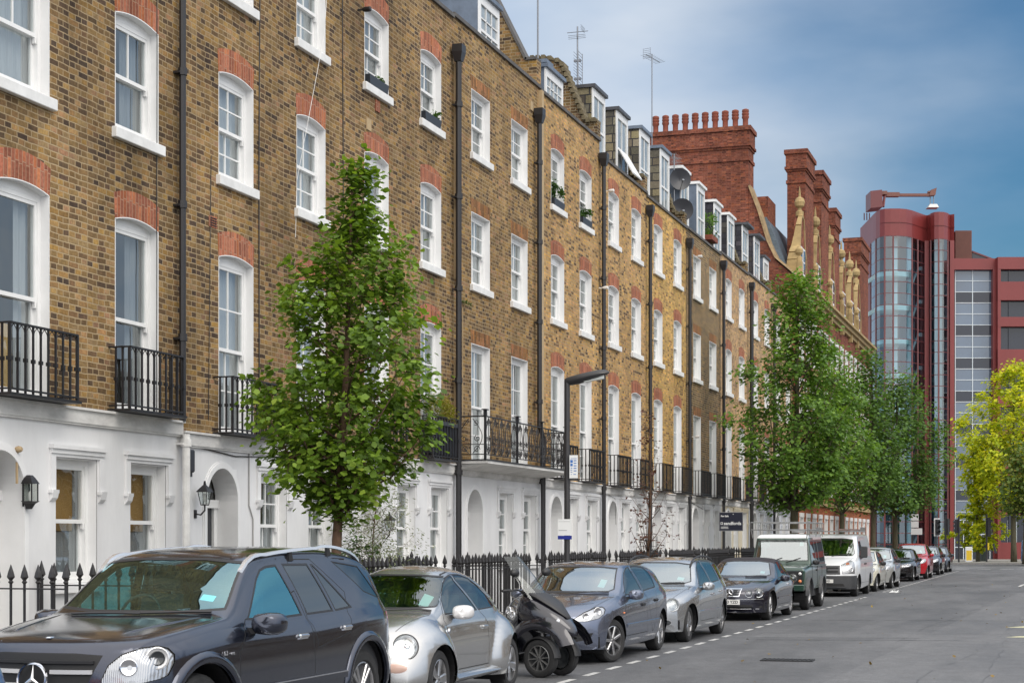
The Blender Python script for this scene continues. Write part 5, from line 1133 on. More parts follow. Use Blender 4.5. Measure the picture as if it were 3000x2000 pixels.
# --- estate car, twin oval lamps
def long_shell(L, top, W_, belt, bot, **k): return Shell(L, top, [(0, .72 * W_ / .9), (.3, .83 * W_ / .9), (.85, W_ - .01), (1.5, W_), (L - 1.3, W_), (L - .5, W_ - .05), (L, W_ * .82)], belt, bot, **({'k': .42, 'n': 2.7, 'cf': .36, 'xf': 2.0, 'cr': .26, 'xr': 1.5, 'crown': .10, 'tuck': .06} | k))
sh = long_shell(4.85, [(0, .33), (0, .50), (.01, .60), (.05, .68), (.22, .77), (.7, .885), (1.2, .965), (1.32, .98), (1.38, 1.0), (2.02, 1.36), (2.3, 1.445), (2.8, 1.475), (3.6, 1.455), (4.2, 1.38), (4.38, 1.30), (4.66, 1.0), (4.80, .90), (4.84, .7), (4.85, .36)], .90, [(0, .62), (.4, .80), (1.3, .91), (2.5, .95), (4.0, .985), (4.85, .97)], [(0, .20), (.5, .19), (4.3, .21), (4.85, .30)])
estP = P_('warm silver paint', (.40, .41, .425), .8, .24)
def est_extra(root, sh, P):
    for sg in (-1, 1):
        r_ = MB(); pts = []
        for i in range(17):
            x = 1.98 + (4.1 - 1.98) * i / 16; p = sh.above(x, .585 * sg); pts.append((x, .585 * sg, p.z + .005 + .055 * max(0, math.sin(math.pi * min(1, i / 16))) ** .4))
        r_.tube(pts, .017, 6); r_.build('roof_rail', M['rubber'], root, smooth=True)
        for (y, z, a, x0) in ((.63, .665, .115, 0), (.42, .615, .085, 0)):
            p = sh.front(sg * y, z); ring_lamp(root, (p.x + .01, sg * y, z), (-.90, sg * .42, .30), a, 'lampin')
        q = MB(); rings = []
        for i in range(10):
            x = 1.3 + 2.1 * i / 9; p = sh.side(x, .5, sg); rings.append([(x, p.y - sg * .004, .475), (x, p.y + sg * .012, .485), (x, p.y + sg * .012, .525), (x, p.y - sg * .004, .535)])
        q.loft(rings); q.build('side_moulding', P, root, smooth=30)
MERCG = [dict(name='grille', pts=[(0, -.26, .72), (0, -.22, .54), (0, .22, .54), (0, .26, .72)], dir=(1, 0, 0), mat='gap', ring=.016, rmi=3, filt=lambda p: p.x < .4), dict(name='air_intake', pts=[(0, -.45, .40), (0, -.5, .30), (0, .5, .30), (0, .45, .40)], dir=(1, 0, 0), mat='gap', filt=lambda p: p.x < .4)]
car(dict(shell=sh, loc=(XO - .90, 28.5, 0), sx=.97, paint=estP, label='silver estate car with black roof rails, in front of the dark soft-top coupe', cat='car',
    wx=(.86, 3.71), wr=.318, arch_r=.365, ww=.215, rim=(5, 'star', 'alloy'), cab=(1.5, 4.2), cabz=.96, seats=(2.2, 3.0),
    glass=[scr([(-.58, 1.35), (-.70, 1.04), (-.6, 1.005), (-.3, 1.0), (.3, 1.0), (.6, 1.005), (.70, 1.04), (.58, 1.35), (.3, 1.385), (-.3, 1.385)], 'cg_pale', .9, 2.5), win([(1.66, .955), (1.9, 1.16), (2.12, 1.31), (2.32, 1.385), (2.56, 1.405), (2.70, .985)], 'cg'), win([(2.77, .99), (2.63, 1.405), (3.0, 1.405), (3.45, 1.385), (3.52, 1.02)], 'cg'), win([(3.58, 1.03), (3.51, 1.38), (3.85, 1.35), (4.1, 1.28), (4.28, 1.12), (4.22, 1.06)], 'cg'),
           dict(name='rear_window', pts=[(0, -.5, 1.32), (0, -.6, 1.05), (0, .6, 1.05), (0, .5, 1.32)], dir=(-1, 0, 0), mat='cg_dark', both=False, filt=lambda p: p.x > 4.0)],
    doors=[[(1.42, .34), (1.42, .94), (1.66, 1.0), (1.9, 1.21), (2.12, 1.355), (2.34, 1.425), (2.6, 1.44), (2.75, .98), (2.75, .34)], [(2.76, .34), (2.76, .98), (2.61, 1.44), (3.0, 1.44), (3.5, 1.42), (3.56, 1.0), (3.3, .62), (3.2, .34)]],
    panels=MERCG + [dict(name='fog_light', both=True, pts=[(p.x, p.y, p.z) for p in ellipse_pts((.12, -.55, .36), (.35, -.9, 0), (0, 0, 1), .13, .06, 12)], dir=(.9, .35, 0), mat='lampdark', ring=.012, rmi=3, filt=lambda p: p.x < .6)],
    slats=[(-.22, .22, .67, .008, 'chrome'), (-.21, .21, .63, .008, 'chrome'), (-.2, .2, .59, .008, 'chrome')], handles=[(2.52, .80), (3.32, .83)], hmat=estP, mirror=(1.74, .97, .95), mirmat=estP, wipers=[((1.36, -.1), (1.45, -.6))], permit=(1.55, -.55, .12, .10), extra=est_extra))
# --- dark open-top coupe with fabric roof
sh = long_shell(4.64, [(0, .31), (0, .48), (.01, .58), (.05, .66), (.22, .74), (.7, .85), (1.25, .92), (1.38, .935), (1.44, .955), (2.08, 1.29), (2.3, 1.365), (2.6, 1.39), (3.0, 1.345), (3.45, 1.08), (3.62, .97), (4.2, .95), (4.5, .90), (4.62, .7), (4.64, .34)], .87, [(0, .60), (.4, .76), (1.3, .87), (2.5, .905), (4.0, .91), (4.64, .85)], [(0, .19), (.5, .18), (4.2, .20), (4.64, .28)])
clkP = P_('midnight blue black paint', (.018, .018, .032), .55, .18); M['softtop'] = plain('dark fabric hood', (.022, .020, .026), .85, bump=.2, bscale=200)
def clk_extra(root, sh, P):
    for sg in (-1, 1):
        for (y, z, a) in ((.60, .625, .105), (.41, .60, .082)):
            p = sh.front(sg * y, z); ring_lamp(root, (p.x + .004, sg * y, z), (-.92, sg * .38, .2), a, 'chrome')
        q = MB(); rings = []
        for i in range(10):
            x = 1.3 + 2.0 * i / 9; p = sh.side(x, .5, sg); rings.append([(x, p.y - sg * .004, .455), (x, p.y + sg * .012, .465), (x, p.y + sg * .012, .495), (x, p.y - sg * .004, .505)])
        q.loft(rings); q.build('side_moulding', P, root, smooth=30)
    p = sh.front(0, .62); star_badge((p.x - .03, 0, .625), .088, .01, root, (0, 0, 0))
    q = MB(); rings = [];
    for i in range(11):
        y = -.62 + 1.24 * i / 10; p = sh.front(y, .27); rings.append([(p.x - .03, y, .262), (p.x - .03, y, .278), (p.x + .02, y, .278), (p.x + .02, y, .262)])
    q.loft(rings); q.build('chrome_strip', M['chrome'], root)
    q = MB(); rings = []
    for i in range(11):
        y = -.70 + 1.4 * i / 10; p = sh.front(y, .485); rings.append([(p.x - .012, y, .48), (p.x - .012, y, .492), (p.x + .02, y, .492), (p.x + .02, y, .48)])
    q.loft(rings); q.build('chrome_strip', M['chrome'], root)
car(dict(shell=sh, loc=(XO - .87, 37.0, 0), paint=clkP, roofmat=M['softtop'], label='midnight blue soft-top coupe with star grille, in front of the green off-roader', cat='car',
    wx=(.84, 3.55), wr=.315, arch_r=.355, ww=.215, rim=(5, 'twin', 'alloy'), cab=(1.6, 3.3), cabz=.92, seats=(2.3, 3.0),
    zones=[dict(pts=[(2.0, 0, 1.30), (2.25, 0, 1.45), (3.0, 0, 1.45), (3.70, 0, 1.0), (3.6, 0, .93), (2.6, 0, .93), (2.5, 0, 1.25)], dir=(0, s_, 0), mi=4, filt=lambda p: p.z > .93) for s_ in (1, -1)] + [dict(pts=[(2.12, -.8, 1.2), (2.12, .8, 1.2), (3.62, .8, 1.2), (3.62, -.8, 1.2)], dir=(0, 0, -1), mi=4, filt=lambda p: p.z > .96)],
    glass=[scr([(-.53, 1.28), (-.66, .995), (-.56, .965), (-.3, .96), (.3, .96), (.56, .965), (.66, .995), (.53, 1.28), (.3, 1.31), (-.3, 1.31)], 'cg_pale', .9, 2.4), win([(1.72, .915), (1.95, 1.09), (2.17, 1.23), (2.36, 1.295), (2.66, 1.30), (2.85, .935)], 'cg'), win([(2.90, .94), (2.72, 1.30), (2.95, 1.27), (3.28, 1.0), (3.26, .955)], 'cg')],
    doors=[[(1.46, .33), (1.46, .89), (1.9, .92), (2.9, .925), (3.0, .8), (2.98, .33)]], panels=MERCG[:1] + [dict(name='air_intake', pts=[(0, -.45, .36), (0, -.5, .29), (0, .5, .29), (0, .45, .36)], dir=(1, 0, 0), mat='gap', filt=lambda p: p.x < .4)],
    slats=[(-.24, .24, .685, .008, 'chrome'), (-.23, .23, .65, .008, 'chrome'), (-.22, .22, .61, .008, 'chrome'), (-.21, .21, .575, .008, 'chrome')], handles=[(2.75, .77)], mirror=(1.80, .925, .95), wipers=[((1.42, -.1), (1.5, -.58))], permit=(1.62, -.50, .10, .10), plate=('3 YZD', .02, .42, .52), extra=clk_extra))
# --- green off-roader with a ladder rack
def boxshell(L, top, W_, belt, bot, **k): return Shell(L, top, [(0, W_), (L, W_)], belt, bot, **({'k': .12, 'n': 5, 'cf': .0, 'xf': 1.5, 'cr': .0, 'xr': 1.0, 'crown': .05, 'tuck': .01, 'side_in': .0, 'shoulder': .012, 'ch': 1} | k))
sh = Shell(3.95, [(0, .50), (0, .60), (0, 1.03), (.01, 1.07), (.06, 1.095), (1.0, 1.15), (1.22, 1.16), (1.25, 1.17), (1.27, 1.20), (1.44, 1.80), (1.455, 1.83), (1.50, 1.90), (1.62, 1.94), (3.7, 1.97), (3.86, 1.95), (3.90, 1.90), (3.94, 1.2), (3.95, 1.0), (3.95, .52)],
           [(0, .78), (.10, .80), (3.95, .80)], [(0, 1.03), (1.2, 1.10), (3.95, 1.12)], [(0, .52), (3.95, .52)], k=.13, n=5.5, cf=.0, xf=1.0, cr=.0, xr=1.0, crown=.06, tuck=.015, side_in=.0, shoulder=.02, ch=1)
defP = P_('dark green paint', (.022, .058, .042), .1, .32, flake=.02); whiteP = P_('white roof paint', (.70, .73, .74), .0, .35, flake=.01)
def def_extra(root, sh, P):
    for sg in (-1, 1):
        # black lamp panel with lamp, sidelight and indicator
        q = MB(); q.box(-.012, .03, sg * .335 if sg > 0 else -.745, .745 if sg > 0 else -.335, .66, 1.0); q.build('lamp_panel', M['rubber'], root)
        ring_lamp(root, (-.015, sg * .50, .82), (-1, 0, 0), .105, 'lampin')
        for (y, z, m) in ((.68, .93, 'wlens'), (.68, .74, 'amber')):
            l_ = MB(); l_.lathe([(.042, 0), (.038, .02), (.004, .03)], n=14, caps=False); o = l_.build('lamp', M[m], root, smooth=True); o.location = (-.012, sg * y, z); o.rotation_euler = (0, R(-90), 0)
        for wx in (.66, 3.02):         # black arch brows
            a = MB(); rings = []
            for i in range(21):
                t = math.pi * (-.02 + 1.04 * i / 20); c_, s_ = math.cos(t), math.sin(t); rings.append([(wx + rr * c_, sg * yy, .40 + rr * s_) for rr, yy in ((.40, .79), (.405, .86), (.43, .875), (.46, .79))])
            a.loft(rings, True); a.build('wheel_arch', M['bplastic'], root, smooth=40)
        h = MB(); h.box(1.28, 3.9, sg * .80, sg * .812, 1.10, 1.125); h.box(.05, 3.9, sg * .80, sg * .81, .60, .615); h.build('body_strip', P, root)
        f = MB()
        for x in (1.30, 2.22, 3.1): f.box(x, x + .012, sg * .795, sg * .804, .56, 1.10)
        f.build('door_gap', M['gap'], root)
    b = MB(); b.bev(-.17, -.02, -.80, .80, .50, .66, .02); b.build('bumper', P, root)
    g = MB(); g.box(-.005, .03, -.32, .32, .66, 1.0)
    for i in range(6): g.box(-.02, -.004, -.31, .31, .69 + .05 * i, .71 + .05 * i)
    g.build('grille', M['rubber'], root)
    r_ = MB(); z0, z1 = 2.05, 2.24; x0, x1 = .95, 3.8; hw = .74
    for z in (z0, z1):
        r_.tube([(x0, -hw, z), (x1, -hw, z)], .014, 5); r_.tube([(x0, hw, z), (x1, hw, z)], .014, 5); r_.tube([(x0, -hw, z), (x0, hw, z)], .014, 5); r_.tube([(x1, -hw, z), (x1, hw, z)], .014, 5)
    for i in range(9):
        x = x0 + (x1 - x0) * i / 8
        for s in (-hw, hw): r_.tube([(x, s, z0), (x, s, z1)], .010, 4)
    for i in range(7): y = -hw + 2 * hw * i / 6; r_.tube([(x0, y, z0), (x0, y, z1)], .010, 4); r_.tube([(x0, y, z0), (x1, y, z0)], .008, 4)
    for x in (1.3, 2.4, 3.6):
        for s in (-hw, hw): r_.tube([(x, s, 1.86), (x, s, z0)], .013, 4)
    r_.tube([(x0 + .05, -.70, 1.83), (x0, -.74, z0)], .013, 4); r_.tube([(x0 + .05, .70, 1.83), (x0, .74, z0)], .013, 4)
    r_.build('roof_rack', M['galv'], root, smooth=40)
    w_ = MB(); w_.lathe([(.18, -.02), (.19, .03), (.12, .05), (.03, .05)], (2.9, -.2, 2.0), 20); w_.build('roof_vent', M['galv'], root)
M['galv'] = plain('galvanised steel', (.36, .36, .36), .45, .7, var=.2, vscale=9)
car(dict(shell=sh, loc=(XO - .90, 43.0, 0), paint=defP, label='boxy dark green off-roader with white roof and ladder rack, in front of the white van', cat='car', sharp=30,
    wx=(.66, 3.02), wr=.385, arch_r=.42, ww=.22, wheel_in=-.02, rim=(5, 'van', 'alloy'), cab=(1.4, 3.8), cabz=1.16, seats=(1.9, 2.9), floor=.5,
    zones=[dict(pts=[(1.3, -1, 1), (1.3, 1, 1), (3.95, 1, 1), (3.95, -1, 1)], dir=(0, 0, -1), mi=4, filt=lambda p: p.z > 1.84), ] + [dict(pts=[(1.3, 0, 1.845), (1.3, 0, 2.1), (3.95, 0, 2.1), (3.95, 0, 1.845)], dir=(0, s_, 0), mi=4) for s_ in (1, -1)] + [dict(pts=[(0, -1, 1.83), (0, 1, 1.83), (0, 1, 2.1), (0, -1, 2.1)], dir=(1, 0, 0), mi=4, filt=lambda p: 1.3 < p.x < 2.2)],
    roofmat=whiteP, glass=[scr([(-.66, 1.78), (-.70, 1.24), (.70, 1.24), (.66, 1.78)], 'cg_pale', 1.1, 1.6), win([(1.50, 1.20), (1.56, 1.76), (2.18, 1.76), (2.18, 1.20)], 'cg'), win([(2.28, 1.20), (2.28, 1.76), (2.72, 1.76), (2.72, 1.20)], 'cg'), win([(2.84, 1.20), (2.84, 1.76), (3.75, 1.76), (3.75, 1.20)], 'cg')],
    handles=[(2.1, 1.0)], hmat='rubber', mirror=(1.36, 1.22, .8), mirmat=M['rubber'], wipers=[((1.26, -.12), (1.30, -.5)), ((1.26, .35), (1.30, -.02))], permit=(1.395, -.56, .10, .03), extra=def_extra))
# --- white panel van
sh = Shell(4.86, [(0, .30), (0, .45), (.01, .72), (.05, .84), (.14, .98), (.50, 1.15), (.78, 1.22), (.88, 1.26), (1.50, 1.80), (1.62, 1.89), (1.85, 1.95), (2.4, 1.98), (4.6, 1.985), (4.78, 1.96), (4.82, 1.90), (4.85, 1.2), (4.86, .9), (4.86, .38)],
           [(0, .78), (.2, .88), (.7, .95), (1.2, .97), (4.7, .97), (4.86, .93)], [(0, .85), (.5, 1.05), (1.2, 1.18), (2.0, 1.22), (4.86, 1.22)], [(0, .25), (.5, .24), (4.86, .34)], k=.18, n=4.2, cf=.24, xf=1.6, cr=.06, xr=.6, crown=.09, tuck=.03, side_in=.02)
vanP = P_('white van paint', (.70, .72, .75), .0, .30, flake=.01)
def van_extra(root, sh, P):
    for sg in (-1, 1):
        q = MB(); p = sh.side(1.3, 1.25, sg); q.bev(1.22, 1.34, min(p.y + sg * .04, p.y + sg * .26), max(p.y + sg * .04, p.y + sg * .26), 1.22, 1.58, .03); q.box(1.26, 1.30, min(p.y, p.y + sg * .1), max(p.y, p.y + sg * .1), 1.24, 1.30); q.build('wing_mirror', M['bplastic'], root)
    r_ = MB(); z = 2.06
    for s in (-.72, .72): r_.tube([(1.5, s, z), (4.6, s, z)], .016, 5); r_.tube([(3.2, s, z + .13), (4.6, s, z + .13)], .012, 5)
    for i in range(6): x = 1.55 + 3.0 * i / 5; r_.tube([(x, -.72, z), (x, .72, z)], .014, 5); [r_.tube([(x, s, 1.94), (x, s, z)], .014, 4) for s in (-.72, .72)]
    for i in range(14): x = 3.2 + 1.4 * i / 13; [r_.tube([(x, s, z), (x, s, z + .13)], .008, 4) for s in (-.72, .72)]
    r_.build('roof_rack', M['galv'], root)
    l_ = MB()
    for y in (-.58, -.26): l_.box(1.3, 4.4, y - .02, y + .02, z + .02, z + .08)
    for i in range(11): l_.box(1.45 + .27 * i, 1.48 + .27 * i, -.57, -.27, z + .03, z + .06)
    l_.build('ladder', M['ladder'], root)
M['ladder'] = plain('ladder', (.20, .14, .12), .6)
ZB = [dict(pts=[(-.1, 0, .20), (-.1, 0, .66), (.62, 0, .60), (1.3, 0, .44), (1.3, 0, .20)], dir=(0, s_, 0), mi=5) for s_ in (1, -1)] + [dict(pts=[(0, -1.1, .2), (0, 1.1, .2), (0, 1.1, .665), (0, -1.1, .665)], dir=(1, 0, 0), mi=5, filt=lambda p: p.x < .6)]
car(dict(shell=sh, loc=(XO - .97 - .05, 53.4, 0), paint=vanP, label='white panel van with grey bumper and a ladder on its roof rack', cat='van', zones=ZB,
    wx=(.93, 3.86), wr=.33, arch_r=.39, ww=.215, rim=(5, 'van', 'dalloy'), cab=(1.15, 2.6), cabz=1.2, seats=(1.75, 6),
    glass=[scr([(-.68, 1.80), (-.80, 1.35), (-.74, 1.27), (.74, 1.27), (.80, 1.35), (.68, 1.80), (.4, 1.84), (-.4, 1.84)], 'cg_pale', .6, 2.0), win([(1.26, 1.22), (1.70, 1.74), (2.28, 1.76), (2.28, 1.20), (1.5, 1.16)], 'cg')],
    panels=[dict(name='grille', pts=[(0, -.44, .98), (0, -.46, .70), (0, .46, .70), (0, .44, .98)], dir=(1, 0, 0), mat='bplastic', ring=.012, filt=lambda p: p.x < .5), dict(name='headlight', both=True, pts=[(.1, -.52, .72), (.12, -.54, 1.0), (.45, -.82, 1.16), (.52, -.86, 1.10), (.42, -.86, .72)], dir=(.82, .57, -.05), mat='lampin', ring=.01, filt=lambda p: p.x < .9), dict(name='air_intake', pts=[(0, -.55, .42), (0, -.6, .33), (0, .6, .33), (0, .55, .42)], dir=(1, 0, 0), mat='gap', filt=lambda p: p.x < .5)],
    bulbs=[(.34, -.74, .86, .07, (.82, .57, -.05), 'chrome'), (.28, -.70, 1.02, .06, (.82, .57, -.05), 'amber')], slats=[(-.40, .40, .91, .02, 'rubber'), (-.40, .40, .80, .02, 'rubber'), (-.08, .08, .85, .03, 'chrome')],
    doors=[[(1.10, .42), (1.10, 1.15), (1.30, 1.28), (1.70, 1.80), (2.40, 1.84), (2.42, .42)], [(2.48, .42), (2.48, 1.86), (3.5, 1.86), (3.5, .42)]], handles=[(2.28, 1.02), (2.62, 1.02)], hmat='bplastic', wipers=[((.86, -.1), (1.0, -.7)), ((.86, .6), (.98, .05))], plate=('XD', .0, .50, .52), extra=van_extra))
# --- cars further down the street
def far_hatch(x, y, P, label, L=3.9, Hh=1.5, W_=.85, name='parked_car', gm='cg_pale', wr=.30, arr='dalloy', mm=None):
    q = L / 4.25; k = Hh / 1.46
    return car(dict(shell=hatch_shell(L, Hh, W_), loc=(x - W_, y, 0), paint=P, label=label, cat='car', step=.09, wx=(.83 * q, 3.47 * q), wr=wr, arch_r=wr * 1.15, ww=.19, rim=(5, 'alloy', 'alloy'), cab=(1.2 * q, 3.5 * q), cabz=.95 * k, seats=(2.0 * q, 2.7 * q), glass=hatch_glass(L, Hh, gm), doors=hatch_doors(L, Hh),
        panels=[dict(name='headlight', both=True, pts=[(p[0] * q, p[1] * W_ / .875, p[2] * k) for p in HLH], dir=(.78, .62, -.08), mat='lampin', ring=.008, filt=lambda p: p.x < .85), dict(name='grille', pts=[(0, -.34, .66), (0, -.30, .57), (0, .30, .57), (0, .34, .66)], dir=(1, 0, 0), mat='gap', ring=.012, rmi=3, filt=lambda p: p.x < .4), dict(name='air_intake', pts=[(0, -.4, .44), (0, -.44, .32), (0, .44, .32), (0, .4, .44)], dir=(1, 0, 0), mat='gap', filt=lambda p: p.x < .4)],
        handles=[(2.22 * q, .80 * k)], hmat=P, mirror=(1.5 * q, .98 * k, .9), mirmat=mm or M['rubber'], wipers=[((1.05 * q, -.05), (1.17 * q, -.5))], permit=(1.30 * q, -.48, .1, .15)))
far_hatch(XO, 58.9, P_('cream paint', (.62, .60, .50), .1, .3), 'pale cream hatchback just behind the white van', 3.7, 1.45, .84)
far_hatch(XO + .12, 63.0, P_('pale silver paint', (.50, .51, .50), .6, .3), 'small pale silver hatchback in front of the black saloon', 3.7, 1.52, .84)
def saloon(x, y, P, label, L=4.6, W_=.88):
    sh = long_shell(L, [(0, .32), (0, .50), (.02, .62), (.08, .70), (.3, .78), (.8, .88), (1.3, .95), (1.4, .97), (2.1, 1.33), (2.4, 1.40), (2.9, 1.415), (3.3, 1.36), (3.7, 1.12), (3.85, 1.04), (4.35, 1.0), (4.52, .92), (L - .02, .7), (L, .34)], W_, [(0, .62), (.4, .78), (1.4, .89), (2.5, .92), (4.0, .94), (L, .88)], [(0, .20), (.5, .19), (L - .4, .2), (L, .28)])
    return car(dict(shell=sh, loc=(x - W_, y, 0), paint=P, label=label, cat='car', step=.09, wx=(.82, 3.52), wr=.315, arch_r=.365, ww=.21, rim=(5, 'alloy', 'alloy'), cab=(1.6, 3.5), cabz=.94, seats=(2.3, 3.0),
        glass=[scr([(-.53, 1.31), (-.66, 1.01), (-.56, .985), (.56, .985), (.66, 1.01), (.53, 1.31), (.3, 1.345), (-.3, 1.345)], 'cg_pale', .9, 2.4), win([(1.70, .935), (1.95, 1.12), (2.2, 1.27), (2.42, 1.34), (2.70, 1.35), (2.80, .95)], 'cg'), win([(2.87, .95), (2.78, 1.35), (3.05, 1.33), (3.45, 1.10), (3.42, .97)], 'cg')],
        doors=[[(1.46, .33), (1.46, .90), (2.2, 1.31), (2.45, 1.375), (2.74, 1.38), (2.84, .9), (2.84, .33)], [(2.85, .33), (2.85, .9), (2.76, 1.38), (3.1, 1.36), (3.5, 1.1), (3.3, .6), (3.1, .33)]],
        panels=[dict(name='headlight', both=True, pts=[(.06, -.36, .61), (.06, -.36, .70), (.3, -.68, .775), (.42, -.76, .76), (.36, -.74, .67), (.25, -.66, .62)], dir=(.82, .57, -.05), mat='lampin', ring=.012, filt=lambda p: p.x < .8), dict(name='grille', both=True, pts=[(0, -.04, .56), (0, -.04, .70), (0, -.26, .70), (0, -.26, .56)], dir=(1, 0, 0), mat='gap', ring=.014, rmi=3, filt=lambda p: p.x < .4), dict(name='air_intake', pts=[(0, -.5, .42), (0, -.55, .28), (0, .55, .28), (0, .5, .42)], dir=(1, 0, 0), mat='gap', filt=lambda p: p.x < .4)],
        bulbs=[(.26, -.60, .69, .06, (.82, .57, -.05), 'chrome'), (.16, -.46, .66, .055, (.82, .57, -.05), 'chrome')], handles=[(2.62, .80), (3.3, .82)], hmat=P, mirror=(1.78, .94, .9), wipers=[((1.4, -.1), (1.5, -.55))]))
blkP = P_('black paint', (.012, .012, .016), .4, .2)
saloon(XO - .05, 73.9, blkP, 'black saloon with twin grille between the small silver hatchback and the red car', 4.4)
far_hatch(XO + .12, 79.0, P_('red paint', (.42, .012, .022), .15, .25), 'bright red hatchback, only red car in the parked row', 3.9, 1.62, .86, mm=M['red paint'] if 'red paint' in M else None)
far_hatch(XO + .05, 87.5, blkP, 'black hatchback just behind the bright red hatchback', 4.1, 1.48, .88)
saloon(XO, 94.5, P_('dark slate paint', (.022, .024, .034), .5, .22), 'dark saloon parked last in the row, nearest the junction', 4.5)
# blue car whose tail shows at the lower left corner, and a blue van on the cross street
blueP = P_('mid blue paint', (.07, .13, .27), .5, .3)
o = car(dict(shell=hatch_shell(4.25, 1.46, .875), loc=(XO - .93, 5.35, 0), paint=blueP, label='blue hatchback with red tail lamp, cut off at the lower left corner', cat='car', step=.07, wx=(.86, 3.47), wr=.318, arch_r=.37, rim=(5, 'alloy', 'alloy'), cab=(1.2, 3.5), cabz=.95, seats=(2.0, 2.75), glass=hatch_glass(4.25, 1.46), doors=hatch_doors(4.25, 1.46),
    panels=[dict(name='tail_light', both=True, pts=[(3.9, -.85, .98), (4.2, -.68, 1.0), (4.25, -.66, .68), (3.98, -.86, .70)], dir=(-.6, .8, 0), mat='redlens', ring=.006, filt=lambda p: p.x > 3.6)], handles=[(2.22, .80)], hmat='rubber', mirror=(1.5, .98, .9)))
sh = Shell(4.4, [(0, .32), (0, .5), (.01, .72), (.05, .82), (.2, .95), (.75, 1.10), (.85, 1.14), (1.45, 1.66), (1.6, 1.75), (1.9, 1.80), (4.1, 1.80), (4.3, 1.76), (4.36, 1.65), (4.39, 1.0), (4.4, .36)], [(0, .72), (.3, .82), (1, .88), (4.2, .88), (4.4, .84)], [(0, .8), (.6, .98), (1.5, 1.08), (4.4, 1.1)], [(0, .25), (4.4, .3)], k=.2, n=4, cf=.2, xf=1.4, cr=.05, xr=.6, crown=.09, tuck=.04)
car(dict(name='van', shell=sh, loc=(1.05, 123.4, 0), rz=R(90), group=None, paint=P_('blue van paint', (.075, .15, .29), .2, .3), label='blue van on the cross street, cut off at the right edge', cat='van', step=.1, wx=(.8, 3.5), wr=.33, arch_r=.39, rim=(5, 'van', 'alloy'), cab=(1.1, 2.5), cabz=1.08, seats=(1.7, 6),
    glass=[scr([(-.62, 1.66), (-.72, 1.2), (.72, 1.2), (.62, 1.66)], 'cg_pale', .6, 2), win([(1.2, 1.1), (1.6, 1.58), (2.2, 1.6), (2.2, 1.08)], 'cg')], handles=[(2.2, .95)], mirror=(1.3, 1.1, 1.1)))
